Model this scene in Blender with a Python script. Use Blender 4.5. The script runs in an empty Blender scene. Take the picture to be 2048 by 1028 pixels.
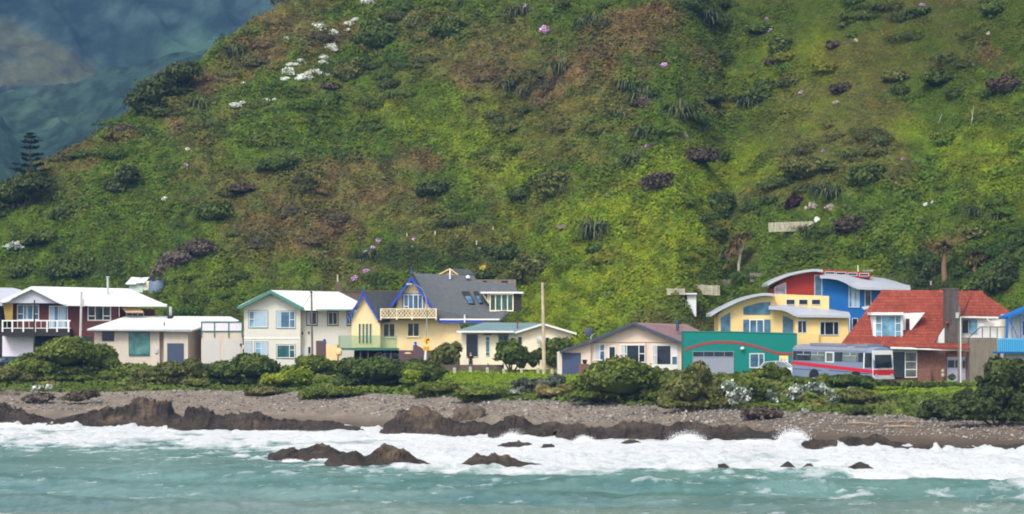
import bpy, math, random
import numpy as np
from mathutils import Vector
random.seed(7)
RNG = np.random.default_rng(11)
C = bpy.context.scene.collection
F, HZ, CX, CH = 7268.0, 657.0, 1024.0, 8.0     # lens in picture units, horizon row, centre column, camera height

def P(px, py, Y):
    return Vector(((px-CX)/F*Y, Y, CH+(HZ-py)/F*Y))

def lin(r, g, b, k=1.0):
    def f(c):
        c /= 255.0
        return c/12.92 if c <= .04045 else ((c+.055)/1.055)**2.4
    return (f(r)*k, f(g)*k, f(b)*k)

# ---------------------------------------------------------------- noise
def _h(ix, iy, iz, s):
    n = (ix.astype(np.int64)*374761393 + iy.astype(np.int64)*668265263 + iz.astype(np.int64)*2147483647 + s*974634777) & 0xffffffff
    n = ((n ^ (n >> 13))*1274126177) & 0xffffffff
    n = (n ^ (n >> 16)) & 0xffffff
    return n/float(0xffffff)
def vn(x, y, z=None, s=0):
    x = np.asarray(x, float); y = np.asarray(y, float)
    z = np.zeros_like(x) if z is None else np.asarray(z, float)
    ix, iy, iz = np.floor(x), np.floor(y), np.floor(z)
    fx, fy, fz = x-ix, y-iy, z-iz
    fx, fy, fz = [q*q*(3-2*q) for q in (fx, fy, fz)]
    r = 0
    for a in (0, 1):
        for b in (0, 1):
            for c in (0, 1):
                w = (fx if a else 1-fx)*(fy if b else 1-fy)*(fz if c else 1-fz)
                r = r+w*_h(ix+a, iy+b, iz+c, s)
    return r                                                   # 0..1
def fbm(x, y, z=None, s=0, o=4, g=.5):
    r, a, t, f = 0, 1, 0, 1
    for k in range(o):
        r = r+a*vn(x*f, y*f, None if z is None else z*f, s+k*17)
        t += a; a *= g; f *= 2.03
    return r/t
def ridge(x, y, z=None, s=0, o=4):
    r, a, t, f = 0, 1, 0, 1
    for k in range(o):
        r = r+a*(1-np.abs(2*vn(x*f, y*f, None if z is None else z*f, s+k*13)-1))
        t += a; a *= .5; f *= 2.1
    return r/t
def sst(a, b, x):
    t = np.clip((x-a)/(b-a), 0, 1)
    return t*t*(3-2*t)

# ---------------------------------------------------------------- objects
W = {}
def wloc(o):
    return W.get(o.name, Vector((0, 0, 0))) if o else Vector((0, 0, 0))
def tag(o, label=None, cat=None, group=None, kind=None):
    if label: o['label'] = label
    if cat: o['category'] = cat
    if group: o['group'] = group
    if kind: o['kind'] = kind
    return o
def thing(name, label, cat, loc, group=None):
    o = bpy.data.objects.new(name, None); C.objects.link(o)
    o.location = loc; W[o.name] = Vector(loc)
    o.empty_display_size = .3
    return tag(o, label, cat, group)

class MB:
    def __init__(s): s.v, s.f = [], []
    def poly(s, pts):
        i = len(s.v); s.v += [Vector(p) for p in pts]; s.f.append(tuple(range(i, i+len(pts)))); return s
    def prism(s, pts, d):
        """closed prism: polygon pts (3-D) swept along d"""
        n = len(pts); i = len(s.v); d = Vector(d)
        s.v += [Vector(p) for p in pts]+[Vector(p)+d for p in pts]
        s.f.append(tuple(range(i, i+n))); s.f.append(tuple(range(i+2*n-1, i+n-1, -1)))
        for k in range(n):
            j = (k+1) % n
            s.f.append((i+j, i+k, i+n+k, i+n+j))
        return s
    def box(s, a, b):
        x0, y0, z0 = a; x1, y1, z1 = b
        return s.prism([(x0, y0, z0), (x1, y0, z0), (x1, y0, z1), (x0, y0, z1)], (0, y1-y0, 0))
    def rect(s, x0, y0, x1, y1, Y, d=.3):
        """box whose near face is the picture rectangle at depth Y, d metres deep"""
        a, b = P(x0, y1, Y), P(x1, y0, Y)
        return s.box((a.x, Y, a.z), (b.x, Y+d, b.z))
    def ply(s, pts, Y, d=.3):
        return s.prism([P(x, y, Y) for x, y in pts], (0, d, 0))
    def slab(s, pts, th=.18):
        return s.prism([P(*p) for p in pts], (0, 0, -th))
    def tube(s, pts, rad, n=8):
        pts = [Vector(p) for p in pts]
        if not hasattr(rad, '__len__'): rad = [rad]*len(pts)
        i = len(s.v); up = Vector((0, 1, .02)).normalized()
        for k, p in enumerate(pts):
            t = (pts[min(k+1, len(pts)-1)]-pts[max(k-1, 0)]).normalized()
            a = t.cross(up)
            if a.length < 1e-3: a = t.cross(Vector((1, 0, 0)))
            a.normalize(); b = t.cross(a)
            for q in range(n):
                w = 2*math.pi*q/n
                s.v.append(p+(a*math.cos(w)+b*math.sin(w))*rad[k])
        for k in range(len(pts)-1):
            for q in range(n):
                r = (q+1) % n
                s.f.append((i+k*n+q, i+k*n+r, i+(k+1)*n+r, i+(k+1)*n+q))
        s.f.append(tuple(i+q for q in range(n))); s.f.append(tuple(i+(len(pts)-1)*n+q for q in reversed(range(n))))
        return s
    def lathe(s, c, prof, n=14):
        i = len(s.v); c = Vector(c)
        for r, z in prof:
            for q in range(n):
                w = 2*math.pi*q/n; s.v.append(c+Vector((r*math.cos(w), r*math.sin(w), z)))
        for k in range(len(prof)-1):
            for q in range(n):
                r = (q+1) % n
                s.f.append((i+k*n+q, i+k*n+r, i+(k+1)*n+r, i+(k+1)*n+q))
        s.f.append(tuple(i+q for q in reversed(range(n)))); s.f.append(tuple(i+(len(prof)-1)*n+q for q in range(n)))
        return s
    def grid(s, fn, nu, nv):
        i = len(s.v)
        for u in range(nu+1):
            for v in range(nv+1): s.v.append(Vector(fn(u/nu, v/nv)))
        for u in range(nu):
            for v in range(nv):
                a = i+u*(nv+1)+v; s.f.append((a, a+1, a+nv+2, a+nv+1))
        return s
    def build(s, name, m, parent=None, smooth=False, origin=None):
        me = bpy.data.meshes.new(name)
        if parent: off = wloc(parent)
        else: off = Vector(origin) if origin is not None else Vector((0, 0, 0))
        me.from_pydata([tuple(v-off) for v in s.v], [], s.f)
        import bmesh
        bm = bmesh.new(); bm.from_mesh(me); bmesh.ops.recalc_face_normals(bm, faces=bm.faces); bm.to_mesh(me); bm.free()
        me.materials.append(m)
        if smooth: me.polygons.foreach_set('use_smooth', [True]*len(me.polygons))
        o = bpy.data.objects.new(name, me); C.objects.link(o)
        W[o.name] = off
        if parent: o.parent = parent
        else: o.location = off
        return o

def np_mesh(name, V, faces, m, col=None, parent=None, smooth=False, origin=(0, 0, 0)):
    """V (n,3) float, faces (k,q) int: fast mesh; col (n,3) point colour 'Col'"""
    if parent: origin = tuple(wloc(parent))
    V = np.asarray(V, float)-np.array(origin)[None, :]
    me = bpy.data.meshes.new(name)
    n, (k, q) = len(V), faces.shape
    me.vertices.add(n); me.vertices.foreach_set('co', V.astype(np.float32).ravel())
    me.loops.add(k*q); me.loops.foreach_set('vertex_index', faces.astype(np.int32).ravel())
    me.polygons.add(k); me.polygons.foreach_set('loop_start', np.arange(0, k*q, q, dtype=np.int32))
    me.update(calc_edges=True); me.validate(verbose=False) if False else None
    if col is not None:
        a = me.color_attributes.new('Col', 'FLOAT_COLOR', 'POINT')
        cc = np.ones((n, 4), np.float32); cc[:, :col.shape[1]] = col
        a.data.foreach_set('color', cc.ravel())
    me.materials.append(m)
    if smooth: me.polygons.foreach_set('use_smooth', np.ones(k, bool))
    o = bpy.data.objects.new(name, me); C.objects.link(o); W[o.name] = Vector(origin)
    if parent: o.parent = parent
    else: o.location = origin
    return o
def grid_faces(nu, nv):
    a = (np.arange(nu-1)[:, None]*nv+np.arange(nv-1)[None, :]).ravel()
    return np.stack([a, a+nv, a+nv+1, a+1], 1)

# ---------------------------------------------------------------- materials
def nt(name):
    m = bpy.data.materials.new(name); m.use_nodes = True
    n = m.node_tree.nodes; l = m.node_tree.links
    return m, n, l, n['Principled BSDF']
def mat(name, rgb, rough=.6, var=.10, vs=1.2, board=None, pitch=.2, bump=.4, spec=.3, metal=0, streak=0.0):
    """painted / mineral surface with uneven tone, optional boards ('z' rows, 'x' columns) as relief, and weather streaks"""
    m, n, l, b = nt(name)
    b.inputs['Roughness'].default_value = rough
    b.inputs['Specular IOR Level'].default_value = spec
    b.inputs['Metallic'].default_value = metal
    tc = n.new('ShaderNodeTexCoord')
    no = n.new('ShaderNodeTexNoise'); no.inputs['Scale'].default_value = vs; no.inputs['Detail'].default_value = 6
    no.inputs['Roughness'].default_value = .7
    l.new(tc.outputs['Object'], no.inputs['Vector'])
    mp = n.new('ShaderNodeMapRange'); mp.inputs[1].default_value = .3; mp.inputs[2].default_value = .7
    mp.inputs[3].default_value = 1-var; mp.inputs[4].default_value = 1+var*.6
    l.new(no.outputs['Fac'], mp.inputs[0])
    last = mp.outputs[0]
    if streak:
        mm = n.new('ShaderNodeMapping'); mm.inputs['Scale'].default_value = (5, 5, .45)
        l.new(tc.outputs['Object'], mm.inputs[0])
        n2 = n.new('ShaderNodeTexNoise'); n2.inputs['Scale'].default_value = 1.5; n2.inputs['Detail'].default_value = 4
        l.new(mm.outputs[0], n2.inputs['Vector'])
        m2 = n.new('ShaderNodeMapRange'); m2.inputs[1].default_value = .35; m2.inputs[2].default_value = .7
        m2.inputs[3].default_value = 1; m2.inputs[4].default_value = 1-streak
        l.new(n2.outputs['Fac'], m2.inputs[0])
        mu = n.new('ShaderNodeMath'); mu.operation = 'MULTIPLY'; l.new(last, mu.inputs[0]); l.new(m2.outputs[0], mu.inputs[1]); last = mu.outputs[0]
    vm = n.new('ShaderNodeVectorMath'); vm.operation = 'SCALE'; vm.inputs[0].default_value = rgb
    l.new(last, vm.inputs['Scale']); l.new(vm.outputs[0], b.inputs['Base Color'])
    bu = n.new('ShaderNodeBump'); bu.inputs['Strength'].default_value = bump; bu.inputs['Distance'].default_value = .03
    if board:
        sx = n.new('ShaderNodeSeparateXYZ'); l.new(tc.outputs['Object'], sx.inputs[0])
        dv = n.new('ShaderNodeMath'); dv.operation = 'DIVIDE'; dv.inputs[1].default_value = pitch
        l.new(sx.outputs[{'x': 0, 'z': 2, 'y': 1}[board]], dv.inputs[0])
        fr = n.new('ShaderNodeMath'); fr.operation = 'FRACT'; l.new(dv.outputs[0], fr.inputs[0])
        l.new(fr.outputs[0], bu.inputs['Height'])
    else:
        n3 = n.new('ShaderNodeTexNoise'); n3.inputs['Scale'].default_value = 14; n3.inputs['Detail'].default_value = 5
        l.new(tc.outputs['Object'], n3.inputs['Vector']); l.new(n3.outputs['Fac'], bu.inputs['Height'])
    l.new(bu.outputs[0], b.inputs['Normal'])
    return m
def glass(name, rgb, rough=.06):
    m, n, l, b = nt(name)
    tc = n.new('ShaderNodeTexCoord'); no = n.new('ShaderNodeTexNoise'); no.inputs['Scale'].default_value = 1.1
    no.inputs['Detail'].default_value = 3; l.new(tc.outputs['Object'], no.inputs['Vector'])
    cr = n.new('ShaderNodeValToRGB'); cr.color_ramp.elements[0].position = .35; cr.color_ramp.elements[1].position = .65
    cr.color_ramp.elements[0].color = (rgb[0]*.55, rgb[1]*.55, rgb[2]*.55, 1); cr.color_ramp.elements[1].color = (rgb[0]*1.35, rgb[1]*1.35, rgb[2]*1.35, 1)
    l.new(no.outputs['Fac'], cr.inputs[0]); l.new(cr.outputs[0], b.inputs['Base Color'])
    b.inputs['Roughness'].default_value = rough; b.inputs['Specular IOR Level'].default_value = .5
    bu = n.new('ShaderNodeBump'); bu.inputs['Strength'].default_value = .06; bu.inputs['Distance'].default_value = .05
    n3 = n.new('ShaderNodeTexNoise'); n3.inputs['Scale'].default_value = 1.7; l.new(tc.outputs['Object'], n3.inputs['Vector'])
    l.new(n3.outputs['Fac'], bu.inputs['Height']); l.new(bu.outputs[0], b.inputs['Normal'])
    return m
def colmat(name, rough=.7, spec=.2, ns=2.0, var=.25, bump=0, bs=3.0, trans=0, bd=.1):
    """surface whose own colour is the mesh attribute Col, made uneven by noise"""
    m, n, l, b = nt(name)
    b.inputs['Roughness'].default_value = rough; b.inputs['Specular IOR Level'].default_value = spec
    at = n.new('ShaderNodeAttribute'); at.attribute_name = 'Col'
    tc = n.new('ShaderNodeTexCoord'); no = n.new('ShaderNodeTexNoise'); no.inputs['Scale'].default_value = ns
    no.inputs['Detail'].default_value = 8; no.inputs['Roughness'].default_value = .75
    l.new(tc.outputs['Object'], no.inputs['Vector'])
    mp = n.new('ShaderNodeMapRange'); mp.inputs[1].default_value = .3; mp.inputs[2].default_value = .7
    mp.inputs[3].default_value = 1-var; mp.inputs[4].default_value = 1+var
    l.new(no.outputs['Fac'], mp.inputs[0])
    vm = n.new('ShaderNodeVectorMath'); vm.operation = 'SCALE'
    l.new(at.outputs['Color'], vm.inputs[0]); l.new(mp.outputs[0], vm.inputs['Scale']); l.new(vm.outputs[0], b.inputs['Base Color'])
    if bump:
        bu = n.new('ShaderNodeBump'); bu.inputs['Strength'].default_value = bump; bu.inputs['Distance'].default_value = bd
        n3 = n.new('ShaderNodeTexNoise'); n3.inputs['Scale'].default_value = bs; n3.inputs['Detail'].default_value = 8
        l.new(tc.outputs['Object'], n3.inputs['Vector']); l.new(n3.outputs['Fac'], bu.inputs['Height']); l.new(bu.outputs[0], b.inputs['Normal'])
    if trans:
        t = n.new('ShaderNodeBsdfTranslucent'); l.new(vm.outputs[0], t.inputs['Color'])
        mx = n.new('ShaderNodeMixShader'); mx.inputs[0].default_value = trans
        l.new(b.outputs[0], mx.inputs[1]); l.new(t.outputs[0], mx.inputs[2]); l.new(mx.outputs[0], n['Material Output'].inputs[0])
    return m
M_LEAF = colmat('foliage', .65, .15, 1.5, .18, trans=.18)
M_GROUND = colmat('ground_cover', .9, .1, 3.0, .35, bump=.8, bs=4.0)
M_ROCK = colmat('weathered_rock', .8, .22, 2.2, .55, bump=1.0, bs=4.5, bd=.35)
M_FAR = colmat('far_bush', .95, .02, .3, .35, bump=.5, bs=.25, bd=2)
# ---------------------------------------------------------------- terrain
def I(px, xs, ys): return np.interp(px, xs, ys)
def Ysh(px): return I(px, [-600, 0, 300, 700, 1024, 1500, 1700, 2048, 2650], [325, 301, 297, 289, 272, 257, 243, 236, 217])
def Yed(px): return I(px, [-600, 0, 300, 500, 1024, 1500, 2048, 2650], [344, 326, 326, 330, 297, 277, 258, 240])
def zed(px): return I(px, [0, 500, 1024, 1500, 2048], [2.3, 2.5, 2.3, 1.9, 1.35])
def Ybk(px): return Yed(px)+I(px, [0, 1024, 2048], [14, 14, 17])
def Yfr(px): return I(px, [-600, 0, 500, 1024, 1400, 1700, 2048, 2650], [385, 368, 358, 343, 325, 309, 301, 285])
def zgr(px): return I(px, [0, 1024, 1500, 1650, 2048], [4.0, 4.0, 3.8, 3.5, 3.5])
def Yhb(px): return Yfr(px)+I(px, [0, 600, 680, 1030, 1150, 1350, 1400, 1450, 1850, 2048], [13, 13, 18, 20, 14, 15, 22, 31, 29, 20])
SIL = ([-600, -100, 0, 60, 130, 200, 260, 330, 440, 500, 560, 700, 1000, 1500, 2650],
       [600, 440, 402, 372, 340, 294, 250, 200, 128, 86, 46, -60, -180, -200, -200])
SL = .68
def Z(px, Y, rough=True):
    px = np.asarray(px, float); Y = np.asarray(Y, float)
    px, Y = np.broadcast_arrays(px, Y)
    sh, ed, bk, fr, hb = Ysh(px), Yed(px), Ybk(px), Yfr(px), Yhb(px)
    ze, zg = zed(px), zgr(px)
    zb = zg-.75
    z = np.where(Y < sh, (Y-sh)*.05,
        np.where(Y < ed, ze*(Y-sh)/(ed-sh),
        np.where(Y < bk, ze+(zb-ze)*sst(0, 1, (Y-ed)/(bk-ed)),
        np.where(Y < fr, zb+(zg-zb)*(Y-bk)/(fr-bk), zg))))
    z = np.maximum(z, -3)
    t = Y-hb
    tt = np.where(t > 0, np.sqrt(t*t+9)-3, 0)
    e = (HZ-np.interp(px, *SIL))/F
    # crest where the front slope reaches the outline of the spur
    tc = (CH-zg+e*hb)/(SL-e)+2
    x = (px-CX)/F*Y
    hill = SL*np.minimum(tt, tc)-np.maximum(tt-tc, 0)*.35
    z = z+hill
    if rough:
        am = sst(0, 14, t)
        z = z+am*((fbm(x/17, Y/17, s=3, o=3)-.5)*5.0)*sst(0, 12, np.abs(tc-tt)+4)
        z = z+am*bumps(x, Y)
        b2 = sst(0, 4, Y-ed)*(1-sst(-4, 2, Y-fr))
        z = z+b2*(fbm(x/3, Y/3, s=21, o=3)-.5)*.5
        b3 = (1-sst(-2, 2, Y-ed))*sst(-6, 4, Y-sh)
        z = z+b3*((fbm(x/4, Y/4, s=31, o=4)-.5)*.35)
    return z
def grassy(px, x, Y):
    """1 where the slope is open grass: upper right of the hill"""
    return sst(1380, 1640, px+(fbm(x/6, Y/6, s=43, o=3)-.5)*400)*sst(362, 382, Y+(fbm(x/6, Y/6, s=44, o=3)-.5)*46)*.85
def bumps(x, Y):
    w = fbm(x/8, Y/8, s=41, o=2)
    a = np.abs(2*fbm((x+w*4)/4.2, Y/5.0, s=5, o=2)-1)
    b = np.abs(2*vn(x/1.5, Y/1.9, s=6)-1)
    px = CX+x/Y*F
    gr = 1-.60*grassy(px, x, Y)
    return ((1.0-a)*1.15*sst(.2, .7, w+.15)+(1-b)*.30)*gr
def ray(px, py, y0=230, y1=620):
    Y = np.linspace(y0, y1, 1600)
    zr = CH+(HZ-py)/F*Y
    hit = np.nonzero(Z(px, Y) >= zr)[0]
    return float(Y[hit[0]]) if len(hit) else y1
def gz(px, Y): return float(Z(px, Y))

# colour of the plants on the hillside, by where they grow, plus a painted vignette
BROWN = [(640, 60, 110, 50, .9), (520, 120, 80, 50, .9), (430, 170, 60, 40, .8), (360, 250, 50, 30, .6), (1180, 110, 170, 80, 1.0), (1000, 160, 120, 40, .7), (1330, 60, 90, 50, .6),
         (620, 420, 170, 55, .85), (760, 360, 90, 40, .7), (860, 310, 60, 30, .7), (570, 500, 90, 35, .7), (190, 290, 90, 25, .7), (110, 330, 50, 25, .6), (1990, 120, 60, 30, .8),
         (1870, 470, 60, 22, .8), (1450, 130, 60, 40, .4), (1900, 500, 30, 60, .6), (50, 580, 50, 20, .7), (700, 490, 60, 30, .6), (950, 100, 60, 60, .5), (1590, 480, 90, 30, .4)]
YEL = [(1250, 470, 200, 90, .8), (1100, 620, 150, 60, .9), (1300, 560, 130, 70, .6), (1440, 340, 110, 50, .9), (1985, 340, 90, 110, .9), (700, 220, 90, 45, .5), (900, 250, 110, 50, .6), (1000, 340, 130, 60, .5),
       (1750, 530, 70, 40, .8), (470, 560, 60, 50, .6), (1560, 120, 110, 90, .4), (1720, 170, 170, 90, .45), (600, 540, 60, 40, .3), (1850, 300, 60, 60, .4), (1330, 400, 90, 50, .6)]
DARK = [(640, 200, 60, 30, .5), (760, 320, 80, 35, .6), (560, 340, 90, 30, .6), (430, 420, 60, 35, .6), (1130, 380, 60, 50, .6), (1240, 380, 40, 40, .5), (1420, 430, 50, 60, .5), (1050, 530, 70, 45, .7),
        (880, 500, 140, 40, .8), (1960, 550, 110, 60, .9), (2020, 460, 50, 50, .6), (800, 550, 120, 40, .6), (120, 540, 80, 40, .7), (960, 20, 120, 40, .5), (900, 60, 60, 60, .5), (40, 470, 80, 60, .6), (1640, 350, 80, 30, .5),
        (230, 560, 100, 30, .5), (1300, 320, 90, 30, .4), (300, 500, 80, 50, .5), (1000, 200, 40, 60, .3), (1850, 560, 60, 50, .7), (1780, 260, 150, 30, .4)]
def blobs(L, px, py):
    r = np.zeros_like(px)
    for x, y, a, b, w in L:
        dx, dy = (px-x)/a, (py-y)/b
        r = r+w*np.exp(-(dx*dx+dy*dy)*.7)
    return r
GREEN, YGR, DGR, BRN, OLV = [np.array(c) for c in ((.076, .120, .008), (.150, .198, .006), (.036, .060, .012), (.150, .098, .040), (.126, .126, .025))]
def veg(x, Y, z):
    px = CX+x/Y*F; py = HZ-(z-CH)/Y*F
    wx = (fbm(x/6, z/6, s=51, o=3)-.5)*140; wy = (fbm(x/6, z/6, s=52, o=3)-.5)*110
    qx, qy = px+wx, py+wy
    f1, f2 = fbm(x/3.2, z/2.4, s=53, o=4), fbm(x/2.6, z/2.2, s=54, o=4)
    f3 = fbm(x/1.6, z/1.4, s=55, o=3)
    br = sst(.34, 1.0, blobs(BROWN, qx, qy)*.80+(f1-.5)*1.2+(f3-.5)*.5+.02)*.85
    ye = sst(.25, 1.0, blobs(YEL, qx, qy)*.9+(f2-.5)*1.0+.08)
    dk = sst(.35, 1.0, blobs(DARK, qx, qy)*.8+(f3-.5)*1.4+.06)*.85
    ol = sst(.45, .7, fbm(x/9, z/6, s=57, o=3))
    c = GREEN[None, :]*(1-ol)[:, None]+OLV[None, :]*ol[:, None]*.9
    c = c*(1-ye)[:, None]+YGR*ye[:, None]
    c = c*(1-br)[:, None]+BRN*br[:, None]
    c = c*(1-dk)[:, None]+DGR*dk[:, None]
    vignette = sst(330, -40, py)[:, None]*sst(900, 1500, px)[:, None]
    c = c*(1-vignette*np.array([.20, .26, .30]))  # upper right darkened in the colour as a vignette
    return c

def make_ground():
    pxs = np.arange(-560, 2601, 5.0)
    ys = np.concatenate([np.arange(200, 340, .9), np.arange(340, 470, .5), np.arange(470, 640, 4)])
    px, Y = np.meshgrid(pxs, ys, indexing='ij')
    z = Z(px, Y); x = (px-CX)/F*Y
    V = np.stack([x.ravel(), Y.ravel(), z.ravel()], 1)
    X, YY, ZZ, PX = x.ravel(), Y.ravel(), z.ravel(), px.ravel()
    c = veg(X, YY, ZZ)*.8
    # beach: grey shingle, paler at the top, browner sand at the right
    beach = (YY < Yed(PX)+(fbm(X/5, YY/5, s=61, o=3)-.5)*5)
    sp = fbm(X/1.2, YY/2.5, s=62, o=3)
    gr = np.array([.205, .165, .128])[None, :]*(.75+.6*sp)[:, None]
    sand = np.array([.155, .118, .085])[None, :]*(.8+.4*sp)[:, None]
    k = sst(1150, 1600, PX)[:, None]
    bc = gr*(1-k)+sand*k
    wet = 1-sst(.15, .9, ZZ)
    bc = bc*(1-.5*wet)[:, None]
    top = sst(.75, 1.0, ZZ/zed(PX))[:, None]*.5
    bc = bc*(1-top)+np.array([.26, .22, .18])*top
    c = np.where(beach[:, None], bc, c)
    # bank and lawn
    bank = (~beach) & (YY < Yhb(PX)+1)
    n1 = fbm(X/4, YY/4, s=63, o=3)[:, None]
    lawn = np.array([.12, .165, .025])*(.75+.5*n1)
    c = np.where(bank[:, None], lawn, c)
    o = np_mesh('ground', V, grid_faces(*px.shape), M_GROUND, c, smooth=True)
    tag(o, kind='structure')
    # plain land far around, behind the hill and to the sides
    mb = MB()
    mb.poly([(-2500, 560, -2), (2500, 560, -2), (2500, 3200, -2), (-2500, 3200, -2)])
    m = mat('far_ground_green', (.05, .07, .03), .9, .3, .02)
    tag(mb.build('far_ground', m), kind='structure')
make_ground()

# ---------------------------------------------------------------- far hills
def far_hill(name, Y0, Yc, sil, z0, amp, cf, seed, back):
    pxs = np.arange(-700, 1500, 5.0)
    v = np.linspace(0, 1, 230)
    px, vv = np.meshgrid(pxs, v, indexing='ij')
    Y = Y0+(Yc+back-Y0)*vv
    x = (px-CX)/F*Y
    zc = CH+(HZ-np.interp(px, *sil))/F*Yc
    k = np.clip((Y-Y0)/(Yc-Y0), 0, 1)
    z = z0+(zc-z0)*k-np.maximum(Y-Yc, 0)*.5
    sc = amp*3.2
    r = ridge(x/sc+.3*Y/sc, Y/sc*.6, s=seed, o=5)-.6
    zl = z.copy(); per = amp*1.5
    u = (x+1.5*zl+(fbm(x/140, zl/70, s=seed+8, o=3)-.5)*per*2.4)/per
    rr = ridge(u, zl/(per*3.5), s=seed+9, o=3)
    z = z+(r*.7+(rr-.6)*.75)*amp*np.sin(np.clip(k, 0, 1)*math.pi)**.7*1.3
    z = z+(fbm(x/(amp*.35), Y/(amp*.35), s=seed+5, o=3)-.5)*amp*.22*sst(0, .1, k)
    X, YY, ZZ = x.ravel(), Y.ravel(), z.ravel()
    col = cf(X, YY, ZZ)
    o = np_mesh(name, np.stack([X, YY, ZZ], 1), grid_faces(*px.shape), M_FAR, col, smooth=True)
    tag(o, kind='structure')
def colA(X, Y, Zz):
    n = fbm(X/40, Y/60, s=71, o=5)[:, None]; n2 = fbm(X/9, Zz/6, s=72, o=4)[:, None]
    n3 = fbm(X/4, Zz/3, s=76, o=4)[:, None]
    return np.array([.026, .048, .036])*(.75+.35*n+.25*n2)*(.70+.6*sst(.35, .65, n3))+np.array([.04, .055, .02])*sst(.5, .75, n)
def colB(X, Y, Zz):
    px = CX+X/Y*F; py = HZ-(Zz-CH)/Y*F
    w = (fbm(X/90, Zz/60, s=73, o=4)-.5)*120; w2 = (fbm(X/60, Zz/40, s=75, o=4)-.5)*80
    qx, qy = px+w, py+w2
    # tan slope: wedge from the left edge down to the right
    tan = sst(-14, 14, qy-(34+qx*.50))*(1-sst(-30, 40, qx-215))
    n = fbm(X/30, Zz/22, s=74, o=5)
    tan = tan*sst(.36, .60, n)
    gr = np.exp(-(((qx-390)/120)**2+((qy-85)/45)**2))
    n3 = fbm(X/8, Zz/6, s=77, o=4)[:, None]
    base = np.array([.026, .044, .036])[None, :]*(.55+.8*sst(.3, .7, n))[:, None]*(.70+.6*sst(.35, .65, n3))
    c = base*(1-gr[:, None]*.7)+np.array([.05, .10, .05])*gr[:, None]*.7*(.5+n[:, None])
    rg = sst(.62, .80, ridge((X+Zz*1.6)/75, (Zz*.3-X*.2)/60, s=78, o=3))[:, None]
    c = c*(1-.45*rg)
    return c*(1-tan)[:, None]+np.array([.085, .088, .040])*(.3+1.2*n3)*tan[:, None]
far_hill('near_hills', 760, 1250, ([-700, 0, 150, 245, 410, 560, 900, 1500], [230, 186, 162, 132, 96, 55, -20, -60]), 4, 22, colA, 81, 260)
far_hill('far_mountain', 1330, 2300, ([-700, 1500], [-260, -300]), 20, 48, colB, 91, 200)

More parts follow.
